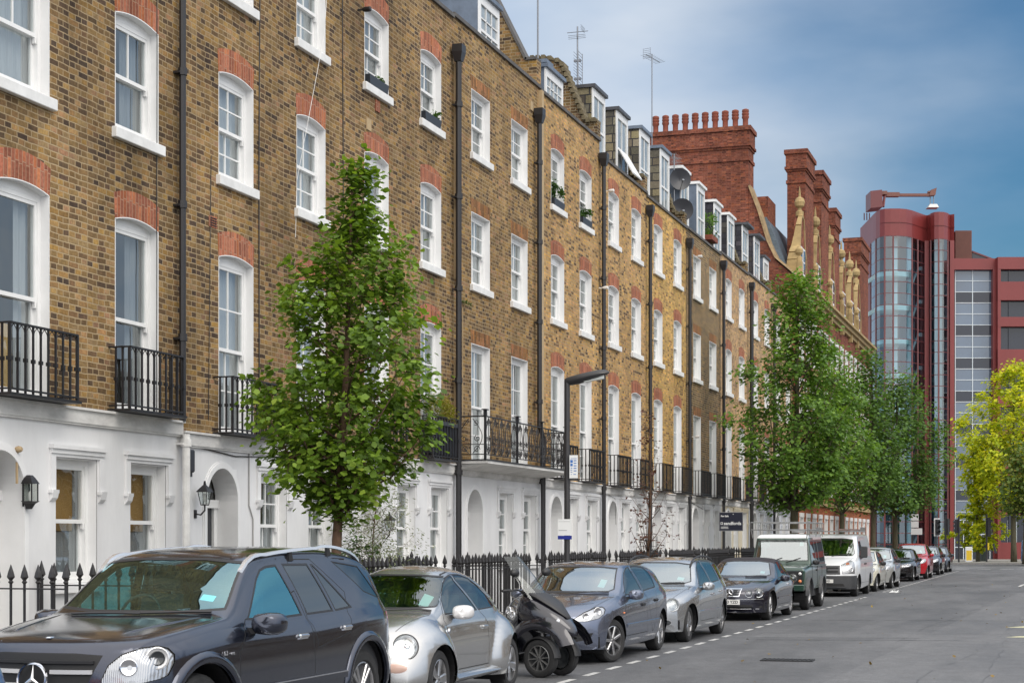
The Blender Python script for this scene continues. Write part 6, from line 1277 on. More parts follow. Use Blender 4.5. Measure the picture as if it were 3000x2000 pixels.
# ---------------------------------------------------------------- three-wheeled black scooter, nose towards the road
M['scoot'] = paint('black scooter paint', (.014, .014, .022), .3, .2); M['satin'] = plain('satin black plastic', (.02, .02, .022), .5); M['screen'] = glass('scooter windshield', (.66, .67, .70), 1.45, .03, .06)
def loft_yz(m, st, mi=None, n=16, p=2.6):
    """body from stations (x, zlow, zhigh, halfwidth): rounded sections along x"""
    rings = []
    for (x, z0, z1, w_) in st:
        zc, h = (z0 + z1) / 2, (z1 - z0) / 2
        rings.append([(x, math.copysign(w_ * abs(math.cos(t)) ** (2 / p), math.cos(t)), zc + math.copysign(h * abs(math.sin(t)) ** (2 / p), math.sin(t))) for t in [2 * math.pi * k / n for k in range(n)]])
    m.loft(rings, True, mi)
def scooter(loc, rz):
    rt = empty('scooter', loc, rz, 'black three-wheeled scooter with tall clear windshield, parked nose out beside the silver car', 'scooter')
    P = M['scoot']
    # local frame: nose at +x, seat towards -x
    b = MB()                                                            # nose shield, sweeping from the beak up to the screen
    loft_yz(b, [(.98, .54, .60, .03), (.93, .52, .68, .10), (.82, .52, .80, .17), (.66, .54, .93, .235), (.48, .56, 1.04, .27), (.32, .60, 1.10, .27), (.20, .66, 1.08, .23), (.14, .72, 1.00, .18)], p=2.3)
    b.build('fairing', P, rt, smooth=50)
    b = MB()                                                            # dark upper cowl
    loft_yz(b, [(.86, .76, .80, .05), (.68, .88, .96, .15), (.46, 1.0, 1.09, .20), (.28, 1.06, 1.15, .19), (.18, 1.06, 1.15, .13)], p=2.2); b.build('cowl', M['satin'], rt, smooth=50)
    for sg in (-1, 1):                                                 # wheels on their mudguards
        tm, rm = wheel_meshes(.25, .12, 10, 'thin', 'dalloy')
        e = bpy.data.objects.new('wheel', tm); col.objects.link(e); e.parent = rt; e.location = (.58, sg * .235, .25); e.rotation_euler = (0, .2, 0 if sg < 0 else math.pi); inst('rim', rm, e)
        g = MB(); rings = []
        for i in range(17):
            t = math.pi * (.02 + .90 * i / 16); c_, s_ = math.cos(t), math.sin(t); rings.append([(.58 + rr * c_, sg * .235 + yy, .25 + rr * s_) for rr, yy in ((.265, -.075), (.285, -.05), (.292, 0), (.285, .05), (.265, .075))])
        g.loft(rings, False, close=False); g.build('mudguard', M['satin'], rt, smooth=True)
        q = MB(); rings = []                                            # flowing side panel over the wheel
        for i in range(13):
            t = math.pi * (.10 + .78 * i / 12); c_, s_ = math.cos(t), math.sin(t); rings.append([(.56 + rr * c_ * 1.12, sg * yy, .30 + rr * s_) for rr, yy in ((.33, .31), (.37, .335), (.43, .31), (.50, .22))])
        q.loft(rings, False, close=False); q.build('side_panel', P, rt, smooth=True)
        sl = MB()                                                       # ladder of air slots beside the beak
        for i in range(6): x, z = .93 - .045 * i * .6, .50 + .045 * i; sl.box(x - .02, x + .03, sg * .085 - .045, sg * .085 + .045, z, z + .022)
        sl.build('air_slot', M['satin'], rt)
        h = MB(); h.lathe([(.05, -.01), (.045, .012), (.004, .02)], n=14, caps=False); o = h.build('headlight', M['lampin'], rt, smooth=True); o.location = (.80, sg * .135, .74); o.rotation_euler = (0, R(60), sg * R(20))
        k = MB(); k.tube([(.20, sg * .16, 1.14), (.26, sg * .26, 1.24), (.24, sg * .34, 1.33)], .008, 5); k.build('mirror_stalk', M['satin'], rt)
        o = MB(); rings = []
        for (dx, s_) in ((-.025, .75), (0, 1), (.035, .85), (.055, .4)): rings.append([(.24 + dx, sg * .36 + .085 * s_ * math.cos(t), 1.36 + .055 * s_ * math.sin(t)) for t in [2 * math.pi * i / 16 for i in range(16)]])
        o.loft(rings); o.build('wing_mirror', M['satin'], rt, smooth=60)
        hb = MB(); hb.tube([(.14, 0, 1.10), (.12, sg * .14, 1.13), (.06, sg * .34, 1.12)], .014, 6); hb.tube([(.08, sg * .22, 1.125), (.05, sg * .36, 1.12)], .02, 7); hb.tube([(.16, sg * .2, 1.13), (.14, sg * .34, 1.11)], .006, 4); hb.build('handlebar', M['satin'], rt, smooth=True)
    b = MB(); b.tube([(.58, -.2, .25), (.58, .2, .25)], .03, 8); b.tube([(.58, -.12, .26), (.5, -.1, .6)], .025, 6); b.tube([(.58, .12, .26), (.5, .1, .6)], .025, 6); b.build('axle', M['dalloy'], rt)
    s = MB(); rows = []                                                 # windshield: curved sheet leaning back
    for i in range(11):
        t = i / 10; w_ = .20 + .035 * math.sin(math.pi * min(1, t * 1.2)) - .05 * t * t; x = .52 - .42 * t - .06 * t * t; z = 1.0 + .57 * t
        rows.append([(x - .13 * (k / 6) ** 2, w_ * k / 6, z) for k in range(-6, 7)])
    s.loft(rows, False, close=False); s.build('windshield', M['screen'], rt, smooth=True, fix=False)
    b = MB(); loft_yz(b, [(.16, .30, .95, .18), (.02, .26, .72, .20), (-.10, .24, .40, .21), (-.35, .24, .42, .22), (-.50, .26, .66, .20), (-.75, .40, .76, .19), (-1.05, .55, .78, .15), (-1.22, .66, .78, .08)], p=3); b.build('body', P, rt, smooth=50)
    b = MB(); loft_yz(b, [(-.36, .70, .80, .15), (-.55, .74, .84, .17), (-.80, .78, .90, .17), (-1.02, .80, .90, .13)], p=2.6); b.build('seat', M['satin'], rt, smooth=50)
    tm, rm = wheel_meshes(.26, .13, 10, 'thin', 'dalloy'); e = bpy.data.objects.new('wheel', tm); col.objects.link(e); e.parent = rt; e.location = (-.86, 0, .26); inst('rim', rm, e)
    b = MB(); b.tube([(-.2, -.2, .26), (-1.0, -.24, .34)], [.03, .06], 8); b.build('exhaust', M['dalloy'], rt)
    return rt
scooter((-7.05, 21.55, 0), R(-18))
# ---------------------------------------------------------------- area railings in front of the houses
XR = -10.30
def spear(m, x, y, z, s=1.0):
    m.lathe([(.016 * s, z), (.034 * s, z + .02), (.018 * s, z + .04), (.048 * s, z + .075), (.034 * s, z + .13), (.003, z + .215 * s)], (x, y, 0), 6)
def urn(m, x, y, z):
    m.lathe([(.022, z), (.045, z + .03), (.03, z + .06), (.06, z + .10), (.062, z + .16), (.03, z + .2), (.035, z + .23), (.004, z + .30)], (x, y, 0), 8)
rail_desc = ['before the house nearest the camera, behind the dark sport utility vehicle', 'before the house with the black arched door', 'before the house with the balcony planter, beside the olive bush', 'before the house with the long scrollwork balcony, behind the scooter',
    'behind the street lamp and blue grey hatchback', 'before the house with the propped-open dormer window', 'behind the bare sapling', 'before the sooty brick house, with rubbish sacks', 'before the cream fronted house', 'behind the green off-roader', 'before the last house of the row']
for hi, H in enumerate(HOUSES):
    y0, wd = H['y0'], H['wd']; rt = empty('area_railing', (XF, y0, 0), 0, 'black spear-topped iron railing ' + rail_desc[hi], 'railing', 'area railings along the pavement')
    m = MB(); X = XR - XF; a, e = 1.92, wd + .52
    def run(p, q, step=.175, first=True):
        L_ = math.hypot(q[0] - p[0], q[1] - p[1]); n = max(1, round(L_ / step))
        for i in range(0 if first else 1, n + 1):
            x, y = p[0] + (q[0] - p[0]) * i / n, p[1] + (q[1] - p[1]) * i / n; big = i % 9 == 0
            m.lathe([(.024 if big else .017, .12), (.024 if big else .017, 1.33)], (x, y, 0), 6)
            urn(m, x, y, 1.31) if big and i not in (0,) and i % 18 == 0 else spear(m, x, y, 1.31, 1.12 if big else 1)
        for z in (1.25, .26): 
            dx, dy = (q[0] - p[0]) / L_, (q[1] - p[1]) / L_; nx, ny = -dy * .02, dx * .02
            m.loft([[(p[0] + nx, p[1] + ny, z), (q[0] + nx, q[1] + ny, z), (q[0] - nx, q[1] - ny, z), (p[0] - nx, p[1] - ny, z)], [(p[0] + nx, p[1] + ny, z + .016), (q[0] + nx, q[1] + ny, z + .016), (q[0] - nx, q[1] - ny, z + .016), (p[0] - nx, p[1] - ny, z + .016)]])
    run((X, a), (X, e)); m.build('front_rail', M['iron'], rt)
    m = MB(); run((.12, a + .0), (X - .1, a), first=True); m.build('return_rail', M['iron'], rt)
    m = MB(); run((.12, .55), (X - .1, .55), first=True); m.build('return_rail', M['iron'], rt)
    k = MB(); k.box(X - .12, X + .12, a - .1, e + .1, .10, .19); k.build('kerb_stone', M['kerb'], rt)

# ---------------------------------------------------------------- street lamp with its two plates
M['lpost'] = plain('black lamp post', (.022, .021, .023), .38, var=.2, vscale=8); M['lampglass'] = plain('street lamp diffuser', (.55, .58, .56), .3)
LX, LY = -8.55, D(1303, 8.55)
lp = empty('street_lamp', (LX, LY, 0), 0, 'black street lamp with short raised lantern arm, behind the blue grey hatchback', 'street lamp')
m = MB(); m.lathe([(.10, .1), (.10, 1.1), (.075, 1.16), (.054, 1.3), (.052, 4.62), (.048, 4.66)], n=14); m.build('post', M['lpost'], lp, smooth=40)
lan = empty('lantern_pivot', (0, 0, 4.60)); 
bpy.data.objects.remove(lan)
def lantern_pt(t, w_, z): return t
m = MB(); rings = []
c18 = Vector((math.cos(R(14)), math.sin(R(14)), 0)); sd_ = Vector((-c18.y, c18.x, 0))
for (t, w_, hu, hd) in ((-.02, .05, .06, .07), (.08, .085, .075, .09), (.22, .12, .085, .095), (.40, .145, .09, .08), (.56, .15, .09, .055), (.68, .12, .07, .03), (.75, .06, .03, .01)):
    cz = 4.60 + .19 * t + .02; p = c18 * t
    rings.append([tuple(p + sd_ * (w_ * math.cos(a)) + Vector((0, 0, cz + (hu if math.sin(a) > 0 else hd) * math.sin(a)))) for a in [2 * math.pi * k / 14 for k in range(14)]])
m.loft(rings); m.build('lantern', M['lpost'], lp, smooth=50)
m = MB(); g = [c18 * .30 - sd_ * .08, c18 * .66 - sd_ * .07, c18 * .66 + sd_ * .07, c18 * .30 + sd_ * .08]; m.loft([[tuple(p + Vector((0, 0, 4.60 + .19 * p.dot(c18) - .066))) for p in g], [tuple(p + Vector((0, 0, 4.60 + .19 * p.dot(c18) + .01))) for p in g]]); m.build('diffuser', M['lampglass'], lp)
M['signw'] = plain('white sign face', (.72, .73, .73), .4); M['signb'] = plain('blue sign ink', (.03, .14, .45), .4); M['signk'] = plain('grey sign frame', (.30, .30, .31), .4, .5); M['navy'] = plain('dark blue strip', (.008, .02, .22), .35)
sg_ = empty('parking_sign', (LX + .14, LY - .07, 2.9), R(10), 'narrow white parking sign with blue panels, fixed high on the street lamp', 'sign')
m = MB(); m.box(-.075, .085, -.012, .0, -.02, .40); m.build('plate', M['signk'], sg_)
m = MB(); m.box(-.068, .078, -.016, -.0125, -.012, .392); m.build('face', M['signw'], sg_)
m = MB(); m.box(-.055, -.01, -.019, -.0165, .26, .31); m.box(-.055, -.012, -.019, -.0165, .20, .245)
for i in range(5): m.box(.005, .055, -.019, -.0165, .29 - .045 * i, .305 - .045 * i)
for i in range(3): m.box(-.05, -.02, -.019, -.0165, .16 - .035 * i, .17 - .035 * i)
m.box(-.045, .06, -.019, -.0165, .33, .338); m.box(-.045, -.03, -.019, -.0165, .05, .06); m.box(.0, .045, -.019, -.0165, .05, .06); m.build('lettering', M['signb'], sg_)
m = MB(); m.box(.085, .16, -.01, .0, .09, .105); m.box(.13, .165, -.012, .002, .10, .14); m.build('bracket', M['signk'], sg_)
nt_ = empty('notice', (LX - .02, LY - .07, 1.80), R(8), 'white notice with dark blue lower strip tied round the lamp post', 'sign')
m = MB(); m.box(-.125, .125, -.012, .0, .07, .36); m.box(-.11, .04, -.0135, -.0115, .155, .165, 1); m.box(-.11, .09, -.0135, -.0115, .315, .32, 1); m.build('sheet', [M['signw'], M['signk']], nt_)
m = MB(); m.box(-.125, .125, -.0125, .0, 0, .066); m.build('strip', M['navy'], nt_)

# ---------------------------------------------------------------- estate agent's board
M['board_navy'] = plain('navy board', (.012, .014, .030), .35)
bx, by = -10.42, D(1662, 10.42)
bo_ = empty('for_sale_board', (bx, by, 0), 0, 'navy estate agent board on a post, lettered For Sale and sandfords, above the railings', 'sign')
m = MB(); m.box(-.03, .03, .02, .08, .1, 2.9); m.build('post', M['lpost'], bo_)
m = MB(); m.box(-.12, .61, -.015, .0195, 2.08, 2.64); m.build('panel', M['board_navy'], bo_)
m = MB()
for (a, b2, c, d2) in ((-.135, .625, 2.06, 2.08), (-.135, .625, 2.64, 2.66), (-.135, -.12, 2.08, 2.64), (.61, .625, 2.08, 2.64)): m.box(a, b2, -.02, .019, c, d2)
m.build('frame', M['signk'], bo_)
for (t, s_, x, z, al) in (('For Sale', .075, -.08, 2.53, 'LEFT'), ('sandfords', .142, .015, 2.30, 'LEFT')):
    inst('lettering', text_mesh(t, s_, M['signw'], align=al, bold=.003), bo_, (x, -.0175, z), (R(90), 0, 0)).data
m = MB()
for (a, b2, c, d2) in ((-.085, -.015, 2.325, 2.34), (-.085, -.015, 2.265, 2.28), (-.085, -.07, 2.28, 2.325), (-.03, -.015, 2.28, 2.325)): m.box(a, b2, -.019, -.0152, c, d2)
m.box(.30, .33, -.019, -.0152, 2.58, 2.60); m.box(-.08, .16, -.018, -.0152, 2.19, 2.20); m.box(-.08, .14, -.018, -.0152, 2.165, 2.175); m.box(-.08, .17, -.018, -.0152, 2.14, 2.15); m.build('emblem', M['signw'], bo_)

# ---------------------------------------------------------------- lanterns and boxes on the fronts
M['lanternglass'] = glass('lantern glass', (.8, .82, .8), 1.5, .05)
def lantern(loc, label, style):
    rt = empty('wall_lantern', loc, 0, label, 'lantern', 'lanterns on the white ground floors'); rt.scale = (.78, .78, .78); m = MB()
    if style == 'box':
        for s in ((0, 1), (0, -1), (1, 1), (1, -1)): m.box(.03 + .15 * s[0], .045 + .15 * s[0], s[1] * .08 - .008, s[1] * .08 + .008, .10, .36)
        m.loft([[(.01, -.10, .36), (.21, -.10, .36), (.21, .10, .36), (.01, .10, .36)], [(.04, -.06, .45), (.16, -.06, .45), (.16, .06, .45), (.04, .06, .45)], [(.07, -.035, .49), (.13, -.035, .49), (.13, .035, .49), (.07, .035, .49)]])
        m.loft([[(.06, -.03, -.02), (.12, -.03, -.02), (.12, .03, -.02), (.06, .03, -.02)], [(.04, -.06, .06), (.16, -.06, .06), (.16, .06, .06), (.04, .06, .06)], [(.01, -.10, .10), (.21, -.10, .10), (.21, .10, .10), (.01, .10, .10)]]); m.box(.0, .02, -.05, .05, .02, .42)
        g = (.105, .2, .10, .36, .078)
    else:
        m.tube([(0, 0, -.12), (.12, 0, -.14), (.2, 0, -.06), (.2, 0, .03)], .016, 6); m.box(0, .02, -.04, .04, -.20, -.05)
        m.loft([[(.2 + q * .055, r_ * .055, .03) for q, r_ in ((-1, -1), (1, -1), (1, 1), (-1, 1))], [(.2 + q * .06, r_ * .06, .05) for q, r_ in ((-1, -1), (1, -1), (1, 1), (-1, 1))]])
        for q, r_ in ((-1, -1), (1, -1), (1, 1), (-1, 1)): m.tube([(.2 + q * .055, r_ * .055, .05), (.2 + q * .09, r_ * .09, .27)], .008, 4)
        m.loft([[(.2 + q * .12, r_ * .12, .27) for q, r_ in ((-1, -1), (1, -1), (1, 1), (-1, 1))], [(.2 + q * .06, r_ * .06, .35) for q, r_ in ((-1, -1), (1, -1), (1, 1), (-1, 1))], [(.2 + q * .02, r_ * .02, .40) for q, r_ in ((-1, -1), (1, -1), (1, 1), (-1, 1))], [(.2 + q * .012, r_ * .012, .47) for q, r_ in ((-1, -1), (1, -1), (1, 1), (-1, 1))]])
    m.build('frame', M['iron'], rt)
    gl_ = MB()
    if style == 'box': gl_.box(.04, .188, -.075, .075, .105, .355)
    else: gl_.loft([[(.2 + q * .05, r_ * .05, .055) for q, r_ in ((-1, -1), (1, -1), (1, 1), (-1, 1))], [(.2 + q * .085, r_ * .085, .268) for q, r_ in ((-1, -1), (1, -1), (1, 1), (-1, 1))]])
    gl_.build('glazing', M['lanternglass'], rt)
    bl = MB(); bl.lathe([(.02, .10), (.03, .15), (.03, .22), (.01, .25)], (.11 if style == 'box' else .2, 0, 0), 8); bl.build('bulb', M['wpipe'], rt)
A_, B_, C_ = HOUSES[0], HOUSES[1], HOUSES[2]
lantern((XF + .03, D(58, 11.7), Zat(62, 1165, 11.6)), 'black box-shaped wall lantern with clear glass, between the nearest arch and window with amber blind', 'box')
lantern((XF + .03, D(450, 11.7), Zat(470, 1180, 11.5) + .10), 'black carriage lantern on a curled bracket, left of the black arched door', 'coach')
lantern((XF + .03, D(878, 11.7), Zat(895, 1235, 11.5) + .1), 'black carriage lantern half hidden by the olive bush', 'coach')
M['alarm'] = plain('alarm box', (.03, .032, .04), .4)
ab = MB(); ab.bev(.0, .10, -.085, .085, -.16, .16, .02); ab.box(.0, .07, -.05, .05, -.22, -.16); o = ab.build('alarm_box', M['alarm']); o.location = (XF + .03, D(430, 11.7), Zat(432, 1057, 11.6)); tag(o, 'dark alarm box high on the white wall, left of the black arched door', 'alarm')
ab = MB(); ab.lathe([(.03, 0), (.04, .03), (.035, .06), (.02, .08)], n=12, axis='x'); ab.box(.0, .02, -.012, .012, -.4, -.04); o = ab.build('wall_fitting', M['tan'], smooth=40); o.location = (XF + .03, D(40, 11.7), Zat(42, 1030, 11.6)); tag(o, 'small buff stub with thin pipe fixed beside the nearest arch', 'light')  # buff stub added in place of small flowers and a pipe, no lamp
def floodlight(px, py, label, c='wpipe'):
    q = MB(); q.box(0, .16, -.010, .010, -.014, .014); q.lathe([(.03, .10), (.045, .14), (.045, .24), (.035, .25)], n=10, axis='x'); o = q.build('wall_fitting', M[c], smooth=40); o.location = (XF, D(px, 11.74), Zat(px, py, 11.6)); tag(o, label, 'light', 'small lights on the brick fronts')
floodlight(822, 10, 'black security light left of the topmost window above the leafy tree', 'iron'); floodlight(1390, 430, 'white security light beside the pipe, topmost on the speckled brick house', 'wpipe'); floodlight(1376, 655, 'white security light left of the pipe on the speckled brick house', 'wpipe')
floodlight(2026, 582, 'white lamp over a top window of the dark sooty house', 'wpipe') if False else None
floodlight(1596, 582, 'white lamp over the top window of the sooty brick house', 'wpipe'); floodlight(1590, 1000, 'white security light beside the tall first-floor window of the sooty house', 'wpipe')

# ---------------------------------------------------------------- aerials, dishes and masts on the roofs
M['metal'] = plain('aerial aluminium', (.22, .23, .25), .4, .7)
def aerial(px, pyb, pyt, L, label, kind):
    z0, z1 = Zat(px, pyb, L), Zat(px, pyt, L); m = MB(); rt = empty('aerial', (-L, D(px, L), 0), 0, label, 'aerial', 'aerials on the roofs')
    m.tube([(0, 0, z0 - .6), (0, 0, z1)], .022, 6); m.build('mast', M['metal'], rt)
    if kind == 'panel':
        for zc, w_, n in ((z1 - .95, .42, 6), (z1 - 1.45, .42, 6)):
            q = MB()
            for i in range(n): q.tube([(.08, -w_ * .5, zc - .22 + .085 * i), (.08, w_ * .5, zc - .22 + .085 * i)], .007, 4); q.tube([(-.06, -w_ * .5 + .02, zc - .22 + .085 * i), (-.06, w_ * .5 - .02, zc - .22 + .085 * i)], .006, 4)
            for s in (-1, 1): q.tube([(.08, s * w_ * .5, zc - .24), (.08, s * w_ * .5, zc + .24)], .012, 4)
            q.box(-.1, .1, -.03, .03, zc - .03, zc + .03); q.build('reflector', M['metal'], rt)
        q = MB()
        for i in range(7): q.tube([(.15, -.20, z1 - .02 - .04 * i), (.15, .20, z1 - .02 - .04 * i)] if i < 4 else [(-.25, -.16 + .02 * i, z1 - .1 - .04 * i), (.25, -.16 + .02 * i, z1 - .1 - .04 * i)], .006, 4)
        q.tube([(-.3, 0, z1 - .15), (.3, 0, z1 - .15)], .01, 4); q.build('boom', M['metal'], rt)
    elif kind == 'yagi':
        q = MB(); q.tube([(-.15, -.35, z1 - .1), (.2, .45, z1 - .22)], .012, 5)
        for i in range(9):
            t = i / 8; c = Vector((-.15 + .35 * t, -.35 + .8 * t, z1 - .1 - .12 * t)); q.tube([c + Vector((-.22, .1, 0)), c + Vector((.22, -.1, 0))], .006, 4)
        for i in range(6): q.tube([(-.25, -.36, z1 + .1 - .07 * i), (.05, -.44, z1 + .1 - .07 * i)], .006, 4)
        for s in (-.25, .05): q.tube([(s, -.36 if s < 0 else -.44, z1 + .12), (s, -.36 if s < 0 else -.44, z1 - .28)], .006, 4)
        q.build('boom', M['metal'], rt)
    elif kind == 'small':
        q = MB(); q.tube([(0, -.3, z1 - .05), (0, .5, z1 - .05)], .01, 4)
        for i in range(5):
            for dz in (0, -.12, -.24): q.tube([(-.15, -.3 + .2 * i, z1 - .05 + dz), (.15, -.3 + .2 * i, z1 - .05 + dz)], .006, 4)
        q.build('boom', M['metal'], rt)
aerial(1236, 185, -60, 12.3, 'plain tall pole above the party wall, cut off at the top edge', 'pole')
aerial(1327, 212, 62, 13.0, 'tall aerial with two stacked grid reflectors on the roofline', 'panel')
aerial(1498, 300, 125, 15.0, 'slim aerial with one comb-like head left of the big red chimney stack', 'yagi')
aerial(1549, 475, 355, 12.3, 'short aerial beside the satellite dishes', 'small')
def dish(px, py, L, r, rz, label):
    rt = empty('satellite_dish', (-L, D(px, L), Zat(px, py, L)), rz, label, 'satellite dish', 'satellite dishes at the roof edge'); m = MB()
    m.lathe([(.01, -.10), (r * .5, -.07), (r, 0), (r * 1.02, .01), (r * .5, -.055), (.01, -.085)], n=22, axis='x', caps=False); m.build('reflector', M['alarm'], rt, smooth=40)
    a = MB(); a.tube([(-.08, 0, 0), (-.2, 0, -.3)], .02, 5); a.tube([(0, 0, -r * .95), (r * .9, 0, -r * .3)], .012, 5); a.bev(r * .85, r * 1.05, -.04, .04, -r * .36, -r * .2, .01); a.build('arm', M['metal'], rt)
dish(1563, 412, 12.1, .35, R(-62), 'upper black satellite dish at the roof edge'); dish(1567, 482, 11.9, .36, R(-70), 'lower black satellite dish, just under the other dish')

# ---------------------------------------------------------------- road gully, litter, sacks and cabinets
M['grate'] = plain('cast iron grate', (.03, .03, .032), .6, .3)
g = MB(); g.box(-.62, .62, -.28, .28, -.02, .004, 1)
for i in range(11): g.loft([[(-.55 + .105 * i - .03, -.24, .005), (-.55 + .105 * i + .03, -.24, .005), (-.55 + .105 * i + .09, .24, .005), (-.55 + .105 * i + .03, .24, .005)], [(-.55 + .105 * i - .03, -.24, .014), (-.55 + .105 * i + .03, -.24, .014), (-.55 + .105 * i + .09, .24, .014), (-.55 + .105 * i + .03, .24, .014)]], True, 0)
for s in (-.28, .25): g.box(-.62, .62, s, s + .03, .004, .013, 0)
for s in (-.62, .59): g.box(s, s + .03, -.25, .25, .004, .013, 0)
o = g.build('drain_grate', [M['grate'], M['gap']]); zc = 1.8 * 3900 / (1516 - 1238); la = (1809 - 1176) / 3900 * zc; o.location = (la * math.cos(TH) - zc * math.sin(TH), zc * math.cos(TH) + la * math.sin(TH), 0.002); o.rotation_euler = (0, 0, R(3)); o.scale = (.62, .8, 1); tag(o, 'slotted iron drain grate set in the open road', 'drain')
def ground_pt(px, py): zc = 1.8 * 3900 / (py - 1238); la = (px - 1176) / 3900 * zc; return Vector((la * math.cos(TH) - zc * math.sin(TH), zc * math.cos(TH) + la * math.sin(TH), 0))
l_ = MB(); r3 = random.Random(5)
for i in range(9): a, b2 = r3.uniform(-.14, .14), r3.uniform(-.1, .1); l_.raw([(a, b2, .01), (a + .12, b2 + .03, r3.uniform(.02, .1)), (a + .08, b2 + .14, r3.uniform(.02, .1)), (a - .05, b2 + .1, .015)], [(0, 1, 2), (0, 2, 3)])
o = l_.build('crumpled_paper', M['signw'], fix=False); o.location = ground_pt(2054, 1361); tag(o, 'crumpled white paper lying on the road by the bay line', 'litter')
M['sack'] = plain('black refuse sack', (.015, .015, .018), .3, bump=.8, bscale=12)
for (px, sc_, lb) in ((1682, 1.0, 'large heap of a black refuse sack against the railings behind the dark coupe'), (1655, .8, 'smaller black refuse sack leaning left of the larger one')):
    s = MB(); rings = []
    for i in range(9):
        t = i / 8; rr = .34 * math.sin(math.pi * min(1, t * .92 + .04)) ** .6; rings.append([(rr * (1 + .12 * math.sin(3 * a + i)) * math.cos(a), rr * 1.3 * (1 + .1 * math.cos(4 * a + i * 2)) * math.sin(a), 1.05 * t) for a in [2 * math.pi * k / 14 for k in range(14)]])
    s.loft(rings); o = s.build('refuse_sack', M['sack'], smooth=True); o.location = (-9.95, D(px, 9.95), .12); o.scale = (sc_, sc_, sc_); tag(o, lb, 'refuse sack', 'sacks by the railings')
M['yb'] = plain('yellow bollard', (.68, .46, .03), .45); M['greybox'] = plain('dark green cabinet', (.018, .03, .026), .5)
bp_ = Vector((ground_pt(2223, 1294).x, ground_pt(2223, 1294).y + 1.2, .12)); rt = empty('bollard', bp_, R(12), 'white and yellow traffic bollard at the far kerb', 'bollard')
m = MB(); m.bev(-.25, .25, -.14, .14, 0, 1.12, .04); m.build('casing', M['signw'], rt); m = MB(); m.box(-.20, .20, -.147, -.1405, .12, .86); m.build('yellow_panel', M['yb'], rt)
def cabinet(px, label, h=1.3, w_=.42):
    p = ground_pt(px, 1292); rt = empty('cabinet', (p.x, p.y + 2.2, .12), R(15), label, 'cabinet'); m = MB(); m.bev(-w_ / 2, w_ / 2, -.2, .2, 0, h, .03); m.build('casing', M['greybox'], rt); m = MB(); m.box(-w_ / 2 + .04, w_ / 2 - .04, -.206, -.2005, .1, h - .12); m.build('door', M['greybox'], rt)
cabinet(2256, 'dark green street cabinet right of the ginkgo trunk')
# traffic lights and sign posts at the junction
M['tlw'] = plain('white backing edge', (.6, .6, .6), .5); M['tyel'] = plain('yellow push button box', (.6, .45, .02), .5)
def traffic_light(px, pyt, pyb, dpt, label, yaw, white=False, button=False, base=1296):
    la = (px - 1176) / 3900 * dpt; x, y = la * math.cos(TH) - dpt * math.sin(TH), dpt * math.cos(TH) + la * math.sin(TH); zt, zb = 1.8 + (1238 - pyt) * dpt / 3900, 1.8 + (1238 - pyb) * dpt / 3900; h = zt - zb
    rt = empty('traffic_light', (x, y, 0), yaw, label, 'traffic light', 'traffic lights at the junction')
    m = MB(); m.tube([(0, .12, 0), (0, .12, zt + .25)], .065, 8); m.build('pole', M['lpost'], rt)
    m = MB(); m.bev(-.17, .17, -.16, .08, zb, zt, .03)
    for i in range(3):
        zc = zb + h * (.2 + .3 * i); rg = [[(.12 * math.cos(a), -.16 - d_ * (1 if math.sin(a) > -.2 else .3), zc + .12 * math.sin(a)) for a in [2 * math.pi * k / 14 for k in range(14)]] for d_ in (0, .14)]; m.loft(rg, False)
    m.build('head', M['lpost'], rt)
    if white:
        m = MB(); m.box(-.25, .25, -.02, .0, zb - .08, zt + .08); m.build('backing_board', M['tlw'], rt)
    l2 = MB()
    for i in range(3): zc = zb + h * (.2 + .3 * i); l2.lathe([(.115, -.162), (.06, -.175), (.003, -.18)], (0, 0, zc), 12, 'y', caps=False)
    l2.build('lens', M['gap'], rt)
    if button: m = MB(); m.bev(-.1, .1, -.06, .06, 1.0, 1.55, .02); m.build('push_button', M['tyel'], rt)
traffic_light(2152, 1192, 1228, 121, 'traffic light with white backing edge, leftmost at the junction', R(40), True)
traffic_light(2174, 1190, 1228, 123, 'dark traffic light between the white-edged one and the yellow ginkgo', R(150)); traffic_light(2199, 1192, 1224, 125, 'dark traffic light hanging against the left of the ginkgo leaves', R(-120))
traffic_light(2270, 1188, 1232, 126, 'traffic light in front of the ginkgo with yellow push button below', R(100), button=True)
M['signpost'] = plain('grey sign', (.5, .5, .5), .5)
la = (2096 - 1176) / 3900 * 108; rt = empty('sign_post', (la * math.cos(TH) - 108 * math.sin(TH), 108 * math.cos(TH) + la * math.sin(TH), 0), R(10), 'dark post with stacked white traffic signs at the end of the street', 'sign')
m = MB(); m.tube([(0, .03, 0), (0, .03, 5.6)], .05, 8); m.tube([(-.42, .03, 0), (-.42, .03, 6.2)], .06, 8); m.build('pole', M['lpost'], rt)
m = MB()
for z, w_ in ((3.0, .34), (2.55, .34), (2.1, .5)): m.box(-.1, -.1 + w_ * 1.4, -.03, .0, z, z + .40)
m.build('plate', M['signpost'], rt)
